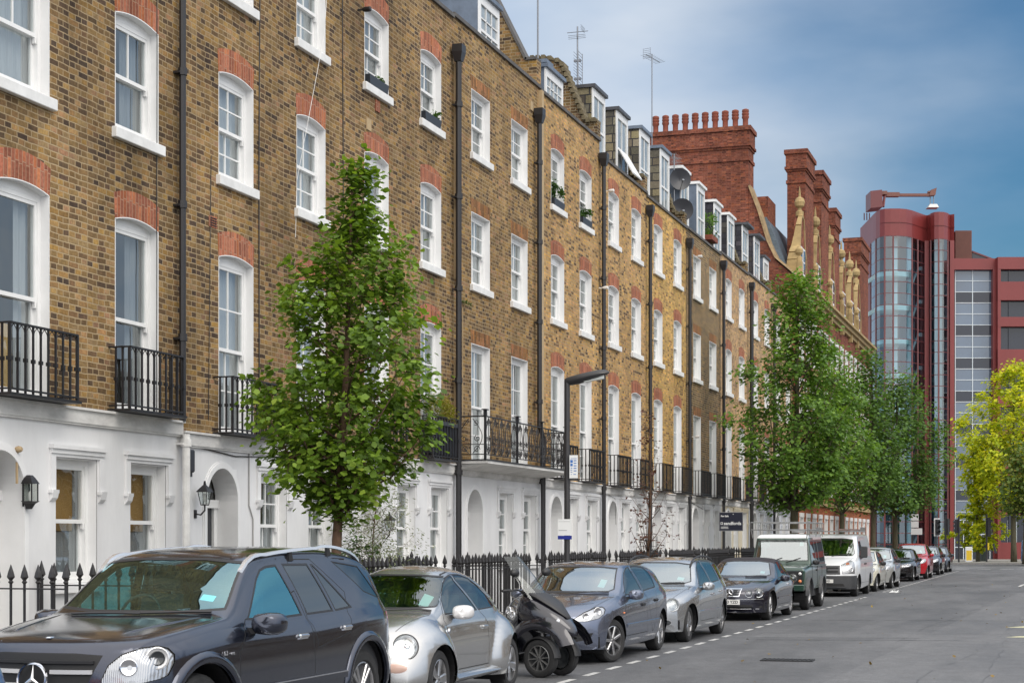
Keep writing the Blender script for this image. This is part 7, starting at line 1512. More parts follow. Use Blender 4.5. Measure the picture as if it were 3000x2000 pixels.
# ---------------------------------------------------------------- red brick mansion block at the end of the terrace
M['redbrick'] = brick('red brick', [(0, (.115, .038, .026)), (.3, (.195, .062, .040)), (.7, (.24, .078, .048)), (1, (.27, .10, .065))], (.26, .13, .09), mf=.7, soot=.30)
M['orbrick'] = brick('orange red brick', [(0, (.22, .065, .03)), (.4, (.36, .11, .045)), (1, (.42, .15, .065))], (.30, .16, .10), mf=.7, soot=.2)
M['stone'] = plain('buff terracotta stone', (.37, .265, .12), .8, var=.35, vscale=2.5, bump=.2, bscale=8); M['dstone'] = plain('weathered coping stone', (.30, .21, .11), .85, var=.5, vscale=3); M['pot'] = plain('red clay pot', (.22, .058, .032), .8, var=.3, vscale=5)
M['fglass'] = plain('far window glass', (.06, .07, .08), .08, spec=.8); M['bluesl'] = plain('blue slate', (.11, .15, .19), .5, var=.5, vscale=4, stretch=(1, 1, 4))
RY = 75.35; rb = empty('mansion_block', (XF, RY, 0), 0, 'red brick mansion block with buff stone gables and tall chimney stacks beyond the terrace', 'building')
FX = .12; LEN = 29.4
m = MB(); cols = [1.3 + 2.02 * i for i in range(14)]
holes = [(y, y + .95, z, z + h) for y in cols for z, h in ((.9, 1.9), (3.9, 2.1), (6.9, 2.0), (9.9, 1.9))]
wall_grid(m, 0, LEN, 8.4, 13.4, [h for h in holes if h[2] > 8], FX, 0); wall_grid(m, 0, LEN, 0, 8.4, [h for h in holes if h[2] < 8], FX, 1)
m.poly([(FX, LEN, 0), (-14, LEN, 0), (-14, LEN, 13.4), (FX, LEN, 13.4)]); m.poly([(-14, 0, 0), (-14, LEN, 0), (-14, LEN, 13.4), (-14, 0, 13.4)])
m.build('wall', [M['redbrick'], M['orbrick']], rb, fix=False)
m = MB(); m.prism([(FX, 0), (FX, 13.4), (-.75, 14.2), (-1.1, 15.0), (-1.5, 16.4), (-1.96, 17.5), (-1.96, 17.6), (-6.6, 17.6), (-6.6, 0)], 'y', -.02, .9); m.build('end_wall', M['redbrick'], rb)
m = MB(); pr = [(FX + .05, 13.45), (-.78, 14.3), (-1.13, 15.05), (-1.55, 16.45), (-1.96, 17.55)]
for a, b2 in zip(pr, pr[1:]): m.loft([[(a[0], -.14, a[1]), (a[0], 1.0, a[1]), (b2[0], 1.0, b2[1]), (b2[0], -.14, b2[1])], [(a[0] + .08, -.10, a[1] + .05), (a[0] + .08, 1.0, a[1] + .05), (b2[0] + .08, 1.0, b2[1] + .05), (b2[0] + .08, -.10, b2[1] + .05)]])
m.box(-.3, FX + .45, -.4, 1.1, 12.6, 12.75); m.box(-.2, FX + .3, -.25, 1.1, 12.35, 12.6); m.build('gable_coping', M['dstone'], rb)
def stack(x0, x1, y0, y1, z0, z1, pots, name='chimney'):
    m = MB(); m.box(x0, x1, y0, y1, z0, z1 - 1.55); 
    for (za, zb_, o_) in ((1.55, 1.4, .05), (1.4, 1.0, .0), (1.0, .9, .05), (.9, .78, .11), (.78, .2, .06), (.2, .0, .13)): m.box(x0 - o_, x1 + o_, y0 - o_, y1 + o_, z1 - za, z1 - zb_)
    o = m.build(name, M['redbrick'], rb)
    for (px_, py_) in pots:
        q = MB(); q.lathe([(.16, 0), (.15, .1), (.125, .14), (.125, .45), (.165, .52), (.165, .58), (.135, .60), (.165, .66), (.165, .72), (.135, .74), (.165, .80), (.15, .88), (.06, .92)], n=12); k = q.build('chimney_pot', M['pot'], o, smooth=40); k.location = (px_, py_, z1)
stack(-6.6, -1.96, -.05, 1.25, 13.0, 20.25, [(-6.35 + .46 * i, .6) for i in range(10)])
def sd(px, L=12.6): return D(px, L) - RY
stack(FX - .85, FX - .02, 3.1, 5.75, 13.3, 19.75, []); stack(FX - .85, FX - .02, 8.4, 11.0, 13.3, 19.85, []); stack(FX - .85, FX - .02, 13.2, 15.2, 13.3, 18.9, []); stack(FX - .9, FX - .02, 24.6, 28.6, 13.3, 19.3, [])
m = MB(); m.prism([(FX - .2, 13.3), (-1.3, 16.3), (-9.5, 16.7), (-14, 13.3)], 'y', .91, LEN - .02); m.build('roof', M['bluesl'], rb)
m = MB(); m.box(-2.2, -1.25, .95, 3.0, 14.0, 17.25); m.build('parapet', M['redbrick'], rb)
for gc in (1.95, 6.9, 12.0, 16.6, 20.2, 23.2):
    m = MB(); hw = 1.12; c = gc; gy = c - hw
    pf = [(c - hw, 13.4), (c - hw, 14.3), (c - hw + .08, 14.6), (c - .75, 14.9), (c - .58, 15.4), (c - .5, 15.9), (c - .25, 16.3), (c, 16.4)]; pf = pf + [(2 * c - y, z) for y, z in pf[-2::-1]]
    m.prism(pf, 'x', FX - .28, FX + .01); g_ = m.build('gable', M['redbrick'], rb)
    m = MB()
    for a, b2 in zip(pf, pf[1:]):
        dy, dz_ = b2[0] - a[0], b2[1] - a[1]; l_ = math.hypot(dy, dz_); ny, nz_ = -dz_ / l_ * .13, dy / l_ * .13
        xa, xb_ = [FX - .10 - .52 * max(0, min(1, (16.4 - zz) / 3)) for zz in (a[1], b2[1])]
        m.loft([[(xa, *a), (FX + .06, *a), (FX + .06, *b2), (xb_, *b2)], [(xa, a[0] + ny, a[1] + nz_), (FX + .06, a[0] + ny, a[1] + nz_), (FX + .06, b2[0] + ny, b2[1] + nz_), (xb_, b2[0] + ny, b2[1] + nz_)]])
    m.lathe([(.18, 16.45), (.18, 16.65), (.10, 16.7), (.08, 16.8), (.2, 16.9), (.24, 17.08), (.18, 17.25), (.06, 17.32), (.04, 17.6), (.01, 17.8)], (FX - .1, c, 0), 12)
    m.box(FX, FX + .2, gy - .2, gy + .1, 12.6, 14.2); m.lathe([(.14, 14.2), (.14, 14.4), (.07, 14.45), (.17, 14.6), (.17, 14.75), (.05, 14.9)], (FX + .05, gy - .02, 0), 10); m.build('gable_coping', M['stone'], g_)
    for yy in (c - .68, c + .08):
        w_ = MB(); w_.box(FX + .012, FX + .05, yy, yy + .6, 13.75, 15.0); f = w_.build('window', M['white'], rb); w_ = MB(); w_.box(FX + .051, FX + .056, yy + .08, yy + .52, 13.85, 14.35); w_.box(FX + .051, FX + .056, yy + .08, yy + .52, 14.42, 14.92); w_.build('pane', M['fglass'], f)
m = MB()
for z, o_, t_ in ((13.25, .42, .12), (13.05, .28, .2), (12.85, .14, .2), (9.45, .12, .15), (6.45, .10, .15), (3.4, .14, .2), (8.4, .06, .12)): m.box(FX, FX + o_, .0, LEN + .1, z, z + t_)
m.build('cornice', M['stone'], rb)
for y in cols:
    for z, h in ((.9, 1.9), (3.9, 2.1), (6.9, 2.0), (9.9, 1.9)):
        w_ = MB(); w_.box(FX - .14, FX - .06, y, y + .10, z, z + h); w_.box(FX - .14, FX - .06, y + .85, y + .95, z, z + h); w_.box(FX - .14, FX - .06, y + .1, y + .85, z + h * .5, z + h * .5 + .08); w_.box(FX - .14, FX - .06, y + .1, y + .85, z + h - .1, z + h); w_.box(FX - .14, FX + .08, y + .1, y + .85, z, z + .1); w_.box(FX - .13, FX - .07, y + .45, y + .50, z + .1, z + h - .1)
        w_.box(FX - .13, FX + .03, y - .12, y - .002, z, z + h); w_.box(FX - .13, FX + .03, y + .952, y + 1.07, z, z + h); w_.box(FX - .13, FX + .05, y - .12, y + 1.07, z + h + .002, z + h + .2)
        f = w_.build('window', M['white'], rb); w_ = MB(); w_.poly([(FX - .10, y + .1, z), (FX - .10, y + .85, z), (FX - .10, y + .85, z + h), (FX - .10, y + .1, z + h)]); w_.build('pane', M['fglass'], f, fix=False)
# ---------------------------------------------------------------- modern red and glass office building across the junction
M['redpanel'] = plain('red cladding panel', (.185, .030, .029), .42, var=.12, vscale=.4); M['redfin'] = plain('red steel', (.13, .032, .034), .4)
M['tglass'] = glass('tower glass', (.55, .72, .78), 1.5, .10); M['bglass'] = plain('office glass', (.09, .13, .19), .05, spec=1.0, var=.25, vscale=.25); M['dglass'] = plain('dark spandrel', (.018, .022, .035), .12, spec=.6)
M['core'] = plain('tower core', (.06, .11, .16), .7, var=.4, vscale=.5); M['slabw'] = plain('white slab edge', (.62, .78, .78), .5); M['inner'] = plain('inner column', (.60, .66, .70), .5); M['corr'] = plain('brown corrugated cladding', (.16, .062, .045), .5, var=.15)
DD = 142.0; ob = empty('office_building', (-DD * math.sin(TH), DD * math.cos(TH), 0), TH, 'modern red office building with curved glass tower at the end of the street', 'building')
def fu(px, off=0.0): return (px - 1176) / 3900 * (DD + off)
def fz(py): return 1.8 + (1238 - py) * DD / 3900
foot = [(1976, 9), (2000, 3.9), (2006, 2.6), (2012, 1.5), (2021, .5), (2032, .1), (2046, 0), (2066, 0), (2082, .25), (2095, .8), (2108, 1.7), (2124, 2.8)]
foot2 = [(2134, 2.7), (2138, 2.1), (2146, 1.55), (2156, 1.4), (2168, 1.5), (2177, 2.0), (2182, 2.7)]
def pt(p, z, d=0.0): return (fu(p[0], p[1]), p[1] + d, z)
ztop, zgl = fz(479), fz(541)
m = MB(); allp = foot + [(2129, 3.0)] + foot2 + [(2192, 2.4)]
ring = [pt(p, 0)[:2] for p in allp] + [(fu(2192, 14), 14), (fu(1976, 14), 14)]
m.loft([[(x, y, zgl) for x, y in ring], [(x, y, ztop) for x, y in ring]], True)
for z in (zgl + (ztop - zgl) * .5,):
    for a, b2 in zip(allp, allp[1:]): m.loft([[pt(a, z - .03, -.02), pt(b2, z - .03, -.02), pt(b2, z + .03, -.02), pt(a, z + .03, -.02)], [pt(a, z - .03, -.06), pt(b2, z - .03, -.06), pt(b2, z + .03, -.06), pt(a, z + .03, -.06)]])
# side wall, piers
m.poly([pt(foot[0], 0), pt(foot[1], 0), pt(foot[1], zgl), pt(foot[0], zgl)])
def pier(p0, p1, off, z1, dep=1.0): m.box(fu(p0, off), fu(p1, off), off, off + dep, 0, z1)
pier(2124, 2134, 2.55, zgl, 6); pier(2182, 2192, 2.3, zgl, 6); pier(2281, 2292, 2.2, fz(607), 4)
m.box(fu(2192, 2.3), fu(2292, 2.3), 2.3, 14, fz(609), fz(583)); m.build('cladding', M['redpanel'], ob)
g = MB()
for ft in (foot[1:], foot2):
    for a, b2 in zip(ft, ft[1:]): g.poly([pt(a, 0), pt(b2, 0), pt(b2, zgl), pt(a, zgl)])
g.build('tower_glazing', M['tglass'], ob, fix=False)
f = MB(); z = zgl - .05; n = 0
while z > 1:
    for ft in (foot[1:], foot2):
        for a, b2 in zip(ft, ft[1:]): f.loft([[pt(a, z, -.03), pt(b2, z, -.03), pt(b2, z + .055, -.03), pt(a, z + .055, -.03)], [pt(a, z, .10), pt(b2, z, .10), pt(b2, z + .055, .10), pt(a, z + .055, .10)]])
    z -= .955; n += 1
for p in (foot[1], foot[3], foot[5], (2051.5, 0), foot[9], foot[10], foot2[1], foot2[3], foot2[5]): x, y, _ = pt(p, 0); f.box(x - .06, x + .06, y - .05, y + .1, 0, zgl - .01)
f.build('glazing_bars', M['redfin'], ob)
c = MB(); c.poly([pt((2004, 6), 0), pt((2190, 6), 0), pt((2190, 6), zgl), pt((2004, 6), zgl)]); c.poly([pt((2004, 6), 0), pt((2002, 4.1), 0), pt((2002, 4.1), zgl), pt((2004, 6), zgl)]); c.build('core', M['core'], ob, fix=False)
z = fz(632)
while z > 2:
    s = MB()
    for a, b2 in zip(foot[2:10], foot[3:10]): s.loft([[pt(a, z, .35), pt(b2, z, .35), pt(b2, z + .38, .35), pt(a, z + .38, .35)], [pt(a, z, 3), pt(b2, z, 3), pt(b2, z + .38, 3), pt(a, z + .38, 3)]])
    z -= 2.83; s.build('floor_slab', M['slabw'], ob)
s = MB()
for px in (2056, 2087): x = fu(px, 1.5); s.box(x - .16, x + .16, 1.3, 1.6, 0, zgl)
for px in (2150, 2160): x = fu(px, 3.5); s.box(x - .14, x + .14, 3.4, 3.6, 0, zgl)
z = fz(606)
while z > 2:
    a, b2 = (fu(2096, 3.2), z - 1.35), (fu(2110, 3.4), z); s.loft([[(a[0], 3.2, a[1]), (b2[0], 3.4, b2[1]), (b2[0], 3.4, b2[1] + .35), (a[0], 3.2, a[1] + .35)], [(a[0], 3.6, a[1]), (b2[0], 3.8, b2[1]), (b2[0], 3.8, b2[1] + .35), (a[0], 3.6, a[1] + .35)]]); s.box(fu(2108, 3.4), fu(2120, 3.4), 3.4, 3.8, z, z + .3); z -= 2.83
s.build('staircase', M['inner'], ob)
# flat glazed block
yb = 2.8; zt = fz(609)
fr = MB(); z = zt; k = 0
x0, x1, xm = fu(2193, yb), fu(2281, yb), fu(2233.5, yb)
while z > .8:
    g = MB(); dk = MB(); g.box(x0, x1, yb, yb + .1, max(0, z - 1.86), z); dk.box(x0, x1, yb - .02, yb + .1, max(0, z - 2.76), max(0, z - 1.87))
    for zz in (z - .92, z - 1.86, z - 2.79): fr.box(x0, x1, yb - .05, yb - .021, zz, zz + .05)
    z -= 2.81; g.build('glazing', M['bglass'], ob); dk.build('spandrel', M['dglass'], ob)
for x in (x0 + .03, xm, x1 - .03): fr.box(x - .03, x + .03, yb - .056, yb - .022, 0, zt)
fr.build('window_frame', M['inner'], ob)
# right wing: red bands and dark ribbon windows
xr0, xr1 = fu(2292, 1.6), fu(2292, 1.6) + 16
m = MB(); w_ = MB(); zs = [(583, 611), (640, 683), (722, 744), (797, 850), (906, 930), (985, 1010), (1065, 1090), (1145, 1180)]
for (a, b2) in zs: m.box(xr0, xr1, 1.6, 6, fz(b2), fz(a))
m.box(xr0, fu(2299, 1.6), 1.62, 6, 0, fz(611)); m.box(fu(2299, 1.6), xr1, 1.9, 6, 0, fz(1245)); m.build('band', M['redpanel'], ob)
for (a, b2) in zip(zs, zs[1:] + [(1245, 1250)]):
    if b2[0] > 0: w_.box(fu(2299, 1.8), xr1, 2.2, 2.4, fz(b2[0]), fz(a[1]))
    for q in range(8): x = fu(2320, 1.8) + 1.5 * q; w_.box(x - .04, x + .04, 2.1, 2.199, fz(b2[0]), fz(a[1]))
w_.build('ribbon_window', M['dglass'], ob)
m = MB(); 
for i in range(18): x = fu(2194, 4) + (fu(2232, 4) - fu(2194, 4)) * i / 18; m.box(x, x + .05, 3.9, 4.0, fz(583), fz(510)); 
m.box(fu(2194, 4), fu(2232, 4), 4.0, 9, fz(583), fz(511)); m.build('plant_room', M['corr'], ob)
m = MB(); m.prism([(fu(2233, 5), fz(582)), (fu(2233, 5), fz(557)), (fu(2298, 5), fz(582))], 'y', 5, 9, 0); m.build('roof_light', M['dglass'], ob); m = MB(); m.loft([[(fu(2233, 5), 4.9, fz(557)), (fu(2300, 5), 4.9, fz(582)), (fu(2300, 5), 4.9, fz(579)), (fu(2233, 5), 4.9, fz(553))], [(fu(2233, 5), 9, fz(557)), (fu(2300, 5), 9, fz(582)), (fu(2300, 5), 9, fz(579)), (fu(2233, 5), 9, fz(553))]]); m.build('roof_edge', M['redfin'], ob)
m = MB(); x0 = fu(2192, 2.2)          # entrance front under the block
for i in range(9): x = x0 + .75 * i; m.box(x, x + .06, 2.2, 2.27, 0, 3.4)
for z in (.05, 1.1, 2.2, 3.4): m.box(x0, x0 + 6.1, 2.21, 2.26, z, z + .07)
m.build('entrance_frame', M['inner'], ob); m = MB(); m.box(x0, x0 + 6.1, 2.3, 2.5, 0, 3.4); m.build('entrance_glass', M['dglass'], ob)
m = MB(); m.box(fu(2070, 1.2), fu(2124, 1.2), 1.2, 1.6, 0, .12); m.build('step', M['inner'], ob)
# body behind, so that the building is solid from other sides
m = MB(); m.box(fu(1978, 15), xr1, 14.02, 30, 0, fz(590)); m.build('rear_block', M['redpanel'], ob)
# window-cleaning crane on its roof
cr_ = empty('roof_crane', (-DD * math.sin(TH), DD * math.cos(TH), 1.1), TH, 'dark red window-cleaning crane with long horizontal jib on the glass tower roof', 'crane')
m = MB(); m.loft([[(fu(1994, 4), 3, fz(492)), (fu(2022, 4), 3, fz(489)), (fu(2022, 4), 5, fz(489)), (fu(1994, 4), 5, fz(492))], [(fu(1994, 4), 3, fz(452)), (fu(2020, 4), 3, fz(449)), (fu(2020, 4), 5, fz(449)), (fu(1994, 4), 5, fz(452))]]); m.build('cabin', M['redfin'], cr_)
m = MB(); m.box(fu(2016, 4), fu(2034, 4), 3.3, 4.4, fz(458), fz(450)); m.box(fu(2030, 4), fu(2137, 4), 3.7, 4.1, fz(460), fz(454)); m.box(fu(2030, 4), fu(2064, 4), 3.6, 4.2, fz(461), fz(451.5)); m.loft([[(fu(2132, 4), 3.6, fz(460)), (fu(2146, 4), 3.6, fz(458)), (fu(2146, 4), 4.2, fz(458)), (fu(2132, 4), 4.2, fz(460))], [(fu(2136, 4), 3.6, fz(446)), (fu(2149, 4), 3.6, fz(441)), (fu(2149, 4), 4.2, fz(441)), (fu(2136, 4), 4.2, fz(446))]]); m.box(fu(2130, 4), fu(2140, 4), 3.7, 4.1, fz(452), fz(448)); m.build('jib', M['corr'], cr_)
m = MB()
for px in (2136, 2144): m.tube([(fu(px, 4), 3.9, fz(458)), (fu(px, 4), 3.9, fz(484))], .04, 4)
m.loft([[(fu(2128, 4), 3.4, fz(488)), (fu(2153, 4), 3.4, fz(488)), (fu(2153, 4), 4.4, fz(488)), (fu(2128, 4), 4.4, fz(488))], [(fu(2133, 4), 3.5, fz(480)), (fu(2149, 4), 3.5, fz(480)), (fu(2149, 4), 4.3, fz(480)), (fu(2133, 4), 4.3, fz(480))]]); m.build('cradle', M['galv'], cr_)
m = MB(); m.tube([(fu(2024, 4), 3.2, fz(488)), (fu(2030, 4), 3.6, fz(456))], .12, 6)
for px in (1985, 1991, 1997): m.tube([(fu(px, 6), 6, fz(505)), (fu(px, 6), 6, fz(488))], .05, 4)
m.build('leg', M['redfin'], cr_)
# ---------------------------------------------------------------- houses across the street (seen mirrored in paintwork and window glass)
for i, (ya, yb) in enumerate(((30, 52), (52, 74), (74, 100))):
    rt = empty('terraced_house', (12.5, yb, 0), R(180), ('long red-roofed brick house across the street', 'middle long brick house across the street', 'far long brick house across the street')[i], 'house', 'houses across the street')
    wd = yb - ya; hs = [(1.2 + 2.6 * k, 2.3 + 2.6 * k, z, z + h) for k in range(int((wd - 2) / 2.6)) for z, h in ((1.2, 1.7), (4.2, 2.0))]
    m = MB(); wall_grid(m, 0, wd, 0, 7.4, hs, 0); m.poly([(0, 0, 0), (-8, 0, 0), (-8, 0, 7.4), (0, 0, 7.4)]); m.poly([(0, wd, 0), (-8, wd, 0), (-8, wd, 7.4), (0, wd, 7.4)]); m.build('wall', BR['dark'], rt, fix=False)
    m = MB(); m.loft([[(.2, -.1, 7.4), (.2, wd + .1, 7.4), (-4, wd + .1, 9.2), (-4, -.1, 9.2)], [(.2, -.1, 7.55), (.2, wd + .1, 7.55), (-4, wd + .1, 9.35), (-4, -.1, 9.35)]]); m.build('roof', M['coping'], rt)
    for h in hs: f = inst('window', window_meshes(1.1, h[3] - h[2], 0, 'grid')[0], rt, (0, h[0], h[2])); inst('pane', window_meshes(1.1, h[3] - h[2], 0, 'grid')[1], f)
# ---------------------------------------------------------------- trees and plants
def leafmat(name, stops, trans=.35, rough=.55):
    m, n, b = new_mat(name); o = n.nodes['Material Output']
    g = N(n, 'ShaderNodeNewGeometry'); rp = N(n, 'ShaderNodeValToRGB'); c = rp.color_ramp
    c.elements[0].position = stops[0][0]; c.elements[0].color = (*stops[0][1], 1); c.elements[1].position = stops[-1][0]; c.elements[1].color = (*stops[-1][1], 1)
    for p, q in stops[1:-1]: e = c.elements.new(p); e.color = (*q, 1)
    # sprays of leaves share a tone, each leaf varies a little
    nz = N(n, 'ShaderNodeTexNoise', i_Scale=1.3, i_Detail=3.0); n.links.new(g.outputs['Position'], nz.inputs[0])
    a = N(n, 'ShaderNodeMath', operation='MULTIPLY_ADD'); a.inputs[1].default_value = .55; n.links.new(g.outputs['Random Per Island'], a.inputs[0])
    a2 = N(n, 'ShaderNodeMath', operation='MULTIPLY_ADD'); a2.inputs[1].default_value = 1.1; a2.inputs[2].default_value = -.33; n.links.new(nz.outputs[0], a2.inputs[0]); n.links.new(a2.outputs[0], a.inputs[2]); n.links.new(a.outputs[0], rp.inputs[0])
    b.inputs['Roughness'].default_value = rough; n.links.new(rp.outputs[0], b.inputs['Base Color']); b.inputs['Specular IOR Level'].default_value = .35
    t = N(n, 'ShaderNodeBsdfTranslucent'); hs = N(n, 'ShaderNodeMixRGB', blend_type='MULTIPLY'); hs.inputs[0].default_value = 1; hs.inputs[2].default_value = (1.5, 1.5, .6, 1); n.links.new(rp.outputs[0], hs.inputs[1]); n.links.new(hs.outputs[0], t.inputs[0])
    mx = N(n, 'ShaderNodeMixShader'); mx.inputs[0].default_value = trans; n.links.new(b.outputs[0], mx.inputs[1]); n.links.new(t.outputs[0], mx.inputs[2]); n.links.new(mx.outputs[0], o.inputs[0]); return m
LEAF = {'broad': ([(0, 0, 0), (.34, .16, .07), (.52, .58, .10), (0, 1.0, -.06), (-.52, .58, .10), (-.34, .16, .07), (0, .5, -.02)], [(0, 1, 2, 6), (6, 2, 3), (0, 6, 4, 5), (6, 3, 4)]),
        'kite': ([(0, 0, 0), (.42, .5, .08), (0, 1.0, -.05), (-.42, .5, .08)], [(0, 1, 2), (0, 2, 3)]), 'slim': ([(0, 0, 0), (.17, .45, .04), (0, 1.0, -.04), (-.17, .45, .04)], [(0, 1, 2), (0, 2, 3)])}
def leaves_mesh(name, P, size, mat, rng, shape='kite', droop=.5, jit=.35):
    """P: (n,3) leaf positions with (n,3) outward hints; returns a mesh of separate small folded leaves"""
    pos, outw = P; n = len(pos); tv, tf = LEAF[shape]; tv = np.array(tv); k = len(tv)
    sz = size * rng.uniform(1 - jit, 1 + jit, (n, 1))
    up = np.array([0, 0, 1.0]) + rng.normal(0, .55, (n, 3)) + outw * .55; up /= np.linalg.norm(up, axis=1, keepdims=True)
    d = outw + rng.normal(0, .7, (n, 3)) + np.array([0, 0, -droop]); d -= up * np.sum(d * up, axis=1, keepdims=True); d /= np.linalg.norm(d, axis=1, keepdims=True) + 1e-9
    s = np.cross(d, up)
    V = pos[:, None, :] + sz[:, None, :] * (tv[None, :, 0:1] * s[:, None, :] + tv[None, :, 1:2] * d[:, None, :] + tv[None, :, 2:3] * up[:, None, :])
    V = V.reshape(-1, 3); me = bpy.data.meshes.new(name); loops = []; starts = []; tot = 0; base = np.arange(n) * k
    L_ = np.concatenate([base[:, None] + np.array(f)[None, :] for f in tf], axis=1)     # one row per leaf
    lens = [len(f) for f in tf]; me.vertices.add(len(V)); me.vertices.foreach_set('co', V.astype(np.float32).ravel())
    me.loops.add(L_.size); me.loops.foreach_set('vertex_index', L_.astype(np.int32).ravel()); me.polygons.add(n * len(tf))
    st = np.concatenate([[0], np.cumsum(lens)])[:-1]; st = (np.arange(n)[:, None] * sum(lens) + st[None, :]).ravel()
    me.polygons.foreach_set('loop_start', st.astype(np.int32)); me.polygons.foreach_set('loop_total', np.tile(np.array(lens, np.int32), n))
    me.materials.append(mat); me.update(calc_edges=True); me.validate(); return me
M['bark'] = plain('brown bark', (.105, .060, .036), .9, var=.4, vscale=14, bump=.5, bscale=40, stretch=(1, 1, .3)); M['barkg'] = plain('grey green bark', (.085, .075, .045), .9, var=.4, vscale=10, bump=.5, bscale=30, stretch=(1, 1, .3))
def tree(name, loc, H, z0, prof, tr, nb, nl, lsize, mat, seed, label, cat='tree', group=None, bark='bark', shape='kite', lean=(0, 0), squash=1.0, sub=5, cl=.22, asc=(.5, 1.0), droop=.5, forks=0, side=(0, 0), trunk_top=.93, along=.35):
    """trunk with rising limbs and twigs; leaves sit in sprays round the twig ends; prof gives crown radius from base (0) to top (1)"""
    rng = np.random.default_rng(seed); pf = interp(prof); rt = empty(name, loc, 0, label, cat, group)
    def tp(t): z = H * trunk_top * t; return np.array([lean[0] * t * t + .04 * math.sin(5 * t + seed), lean[1] * t * t + .04 * math.cos(4 * t + seed), z])
    m = MB(); m.tube([tuple(tp(t)) for t in np.linspace(0, 1, 12)], [tr * (1.15 if i == 0 else 1) * (1 - .86 * i / 11) for i in range(12)], 9)
    m.build('trunk', M[bark], rt, smooth=True)
    br = MB(); tips = []; g = 2.399
    for i in range(nb):
        t = (i + rng.uniform(0, .8)) / nb; zc = z0 + (H - z0) * t; r_ = pf(t) * rng.uniform(.72, 1.08); a = g * i + rng.uniform(-.5, .5)
        dz = min(r_ * rng.uniform(*asc), zc - z0 * .75 if zc > z0 else .1); zs = max(z0 * .78, zc - dz); st = tp(min(1, zs / (H * trunk_top)))
        end = np.array([st[0] * .5 + lean[0] * t + side[0] + r_ * math.cos(a), st[1] * .5 + lean[1] * t + side[1] + r_ * math.sin(a) * squash, zc])
        mid = st + (end - st) * .5 + np.array([0, 0, -.12 * r_]) + rng.normal(0, .05 * r_, 3); rad = max(.006, tr * .32 * (1 - t * .8))
        br.tube([tuple(st), tuple(mid), tuple(end)], [rad, rad * .6, rad * .2], 5)
        d = (end - st); nd = np.linalg.norm(d) + 1e-6
        for k in range(sub):
            u = rng.uniform(along, 1.02); p = st * (1 - u) ** 2 + 2 * mid * u * (1 - u) + end * u * u if u < 1 else end
            q = p + rng.normal(0, .22, 3) * (r_ * .55 + .15) * np.array([1, squash, .8]); br.tube([tuple(p), tuple((p + q) / 2 + rng.normal(0, .02, 3)), tuple(q)], [rad * .4, rad * .25, .003], 4)
            tips.append((q, r_)); 
        tips.append((end, r_))
    br.build('limbs', M[bark], rt, smooth=True)
    tips_ = np.array([t_[0] for t_ in tips]); per = rng.multinomial(nl, (lambda w_: w_ / w_.sum())(rng.uniform(.2, 1.6, len(tips)) ** 1.4 * np.array([t_[1] + .12 * lsize / .1 for t_ in tips]) ** .9))
    pos = np.repeat(tips_, per, axis=0); pos = pos + rng.normal(0, cl, pos.shape) * np.array([1, max(.6, squash), .75])
    c = np.array([lean[0] * .5 + side[0], lean[1] * .5 + side[1], 0]); ow = pos - c; ow[:, 2] *= .15; ow /= np.linalg.norm(ow, axis=1, keepdims=True) + 1e-6
    me = leaves_mesh('crown', (pos, ow), lsize, mat, rng, shape, droop); o = bpy.data.objects.new('crown', me); col.objects.link(o); o.parent = rt
    return rt
LG = leafmat('maple leaves', [(0, (.045, .080, .010)), (.4, (.098, .175, .020)), (.75, (.19, .29, .032)), (1, (.32, .40, .06))])
LG2 = leafmat('street tree leaves', [(0, (.040, .085, .018)), (.45, (.10, .20, .034)), (.8, (.19, .32, .05)), (1, (.28, .40, .075))])
LD = leafmat('far tree leaves', [(0, (.034, .076, .018)), (.5, (.080, .165, .032)), (1, (.17, .29, .055))])
LY = leafmat('ginkgo leaves', [(0, (.15, .23, .015)), (.4, (.36, .43, .02)), (.75, (.60, .57, .02)), (1, (.66, .54, .03))], .4)
LO = leafmat('olive leaves', [(0, (.08, .11, .06)), (.5, (.16, .19, .11)), (1, (.34, .36, .26))], .25)
LB = leafmat('bush leaves', [(0, (.08, .10, .015)), (.5, (.20, .20, .03)), (1, (.34, .24, .05))])
LS = leafmat('window plant leaves', [(0, (.02, .06, .015)), (1, (.08, .15, .03))])
TL = 8.62
tree('street_tree', (-TL, D(770, TL), .12), 6.5, 2.05, [(0, .20), (.07, .44), (.14, .80), (.2, 1.06), (.30, 1.22), (.40, 1.18), (.50, .98), (.60, .90), (.68, .78), (.76, .50), (.84, .26), (.89, .05), (.94, .10), (1, .03)], .080, 68, 13500, .076, LG, 11, 'leafy green street tree nearest the camera, in front of the brown brick houses', shape='broad', lean=(.08, .40), cl=.12, sub=6, group='street trees', asc=(.55, 1.1), along=.3)
def tree_at(px, L): return (-L, D(px, L), .12)
tree('street_tree', tree_at(1826, 8.6), 10.4, 3.3, [(0, 1.0), (.12, 1.7), (.25, 2.0), (.45, 1.85), (.6, 1.35), (.75, 1.15), (.9, .85), (1, .4)], .17, 64, 17000, .135, LG2, 23, 'tall twin-peaked street tree behind the green off-roader', group='street trees', bark='barkg', lean=(.0, .3), cl=.19, sub=7, asc=(1.0, 1.9), side=(.12, 0))
tree('street_tree', tree_at(1932, 8.6), 9.0, 3.4, [(0, .8), (.15, 1.35), (.4, 1.45), (.6, 1.15), (.8, .8), (1, .35)], .12, 44, 9000, .135, LG2, 31, 'lighter green street tree overlapping the right side of the tall twin-peaked one', group='street trees', bark='barkg', cl=.25, sub=5, asc=(.9, 1.6), side=(-.2, -.6))
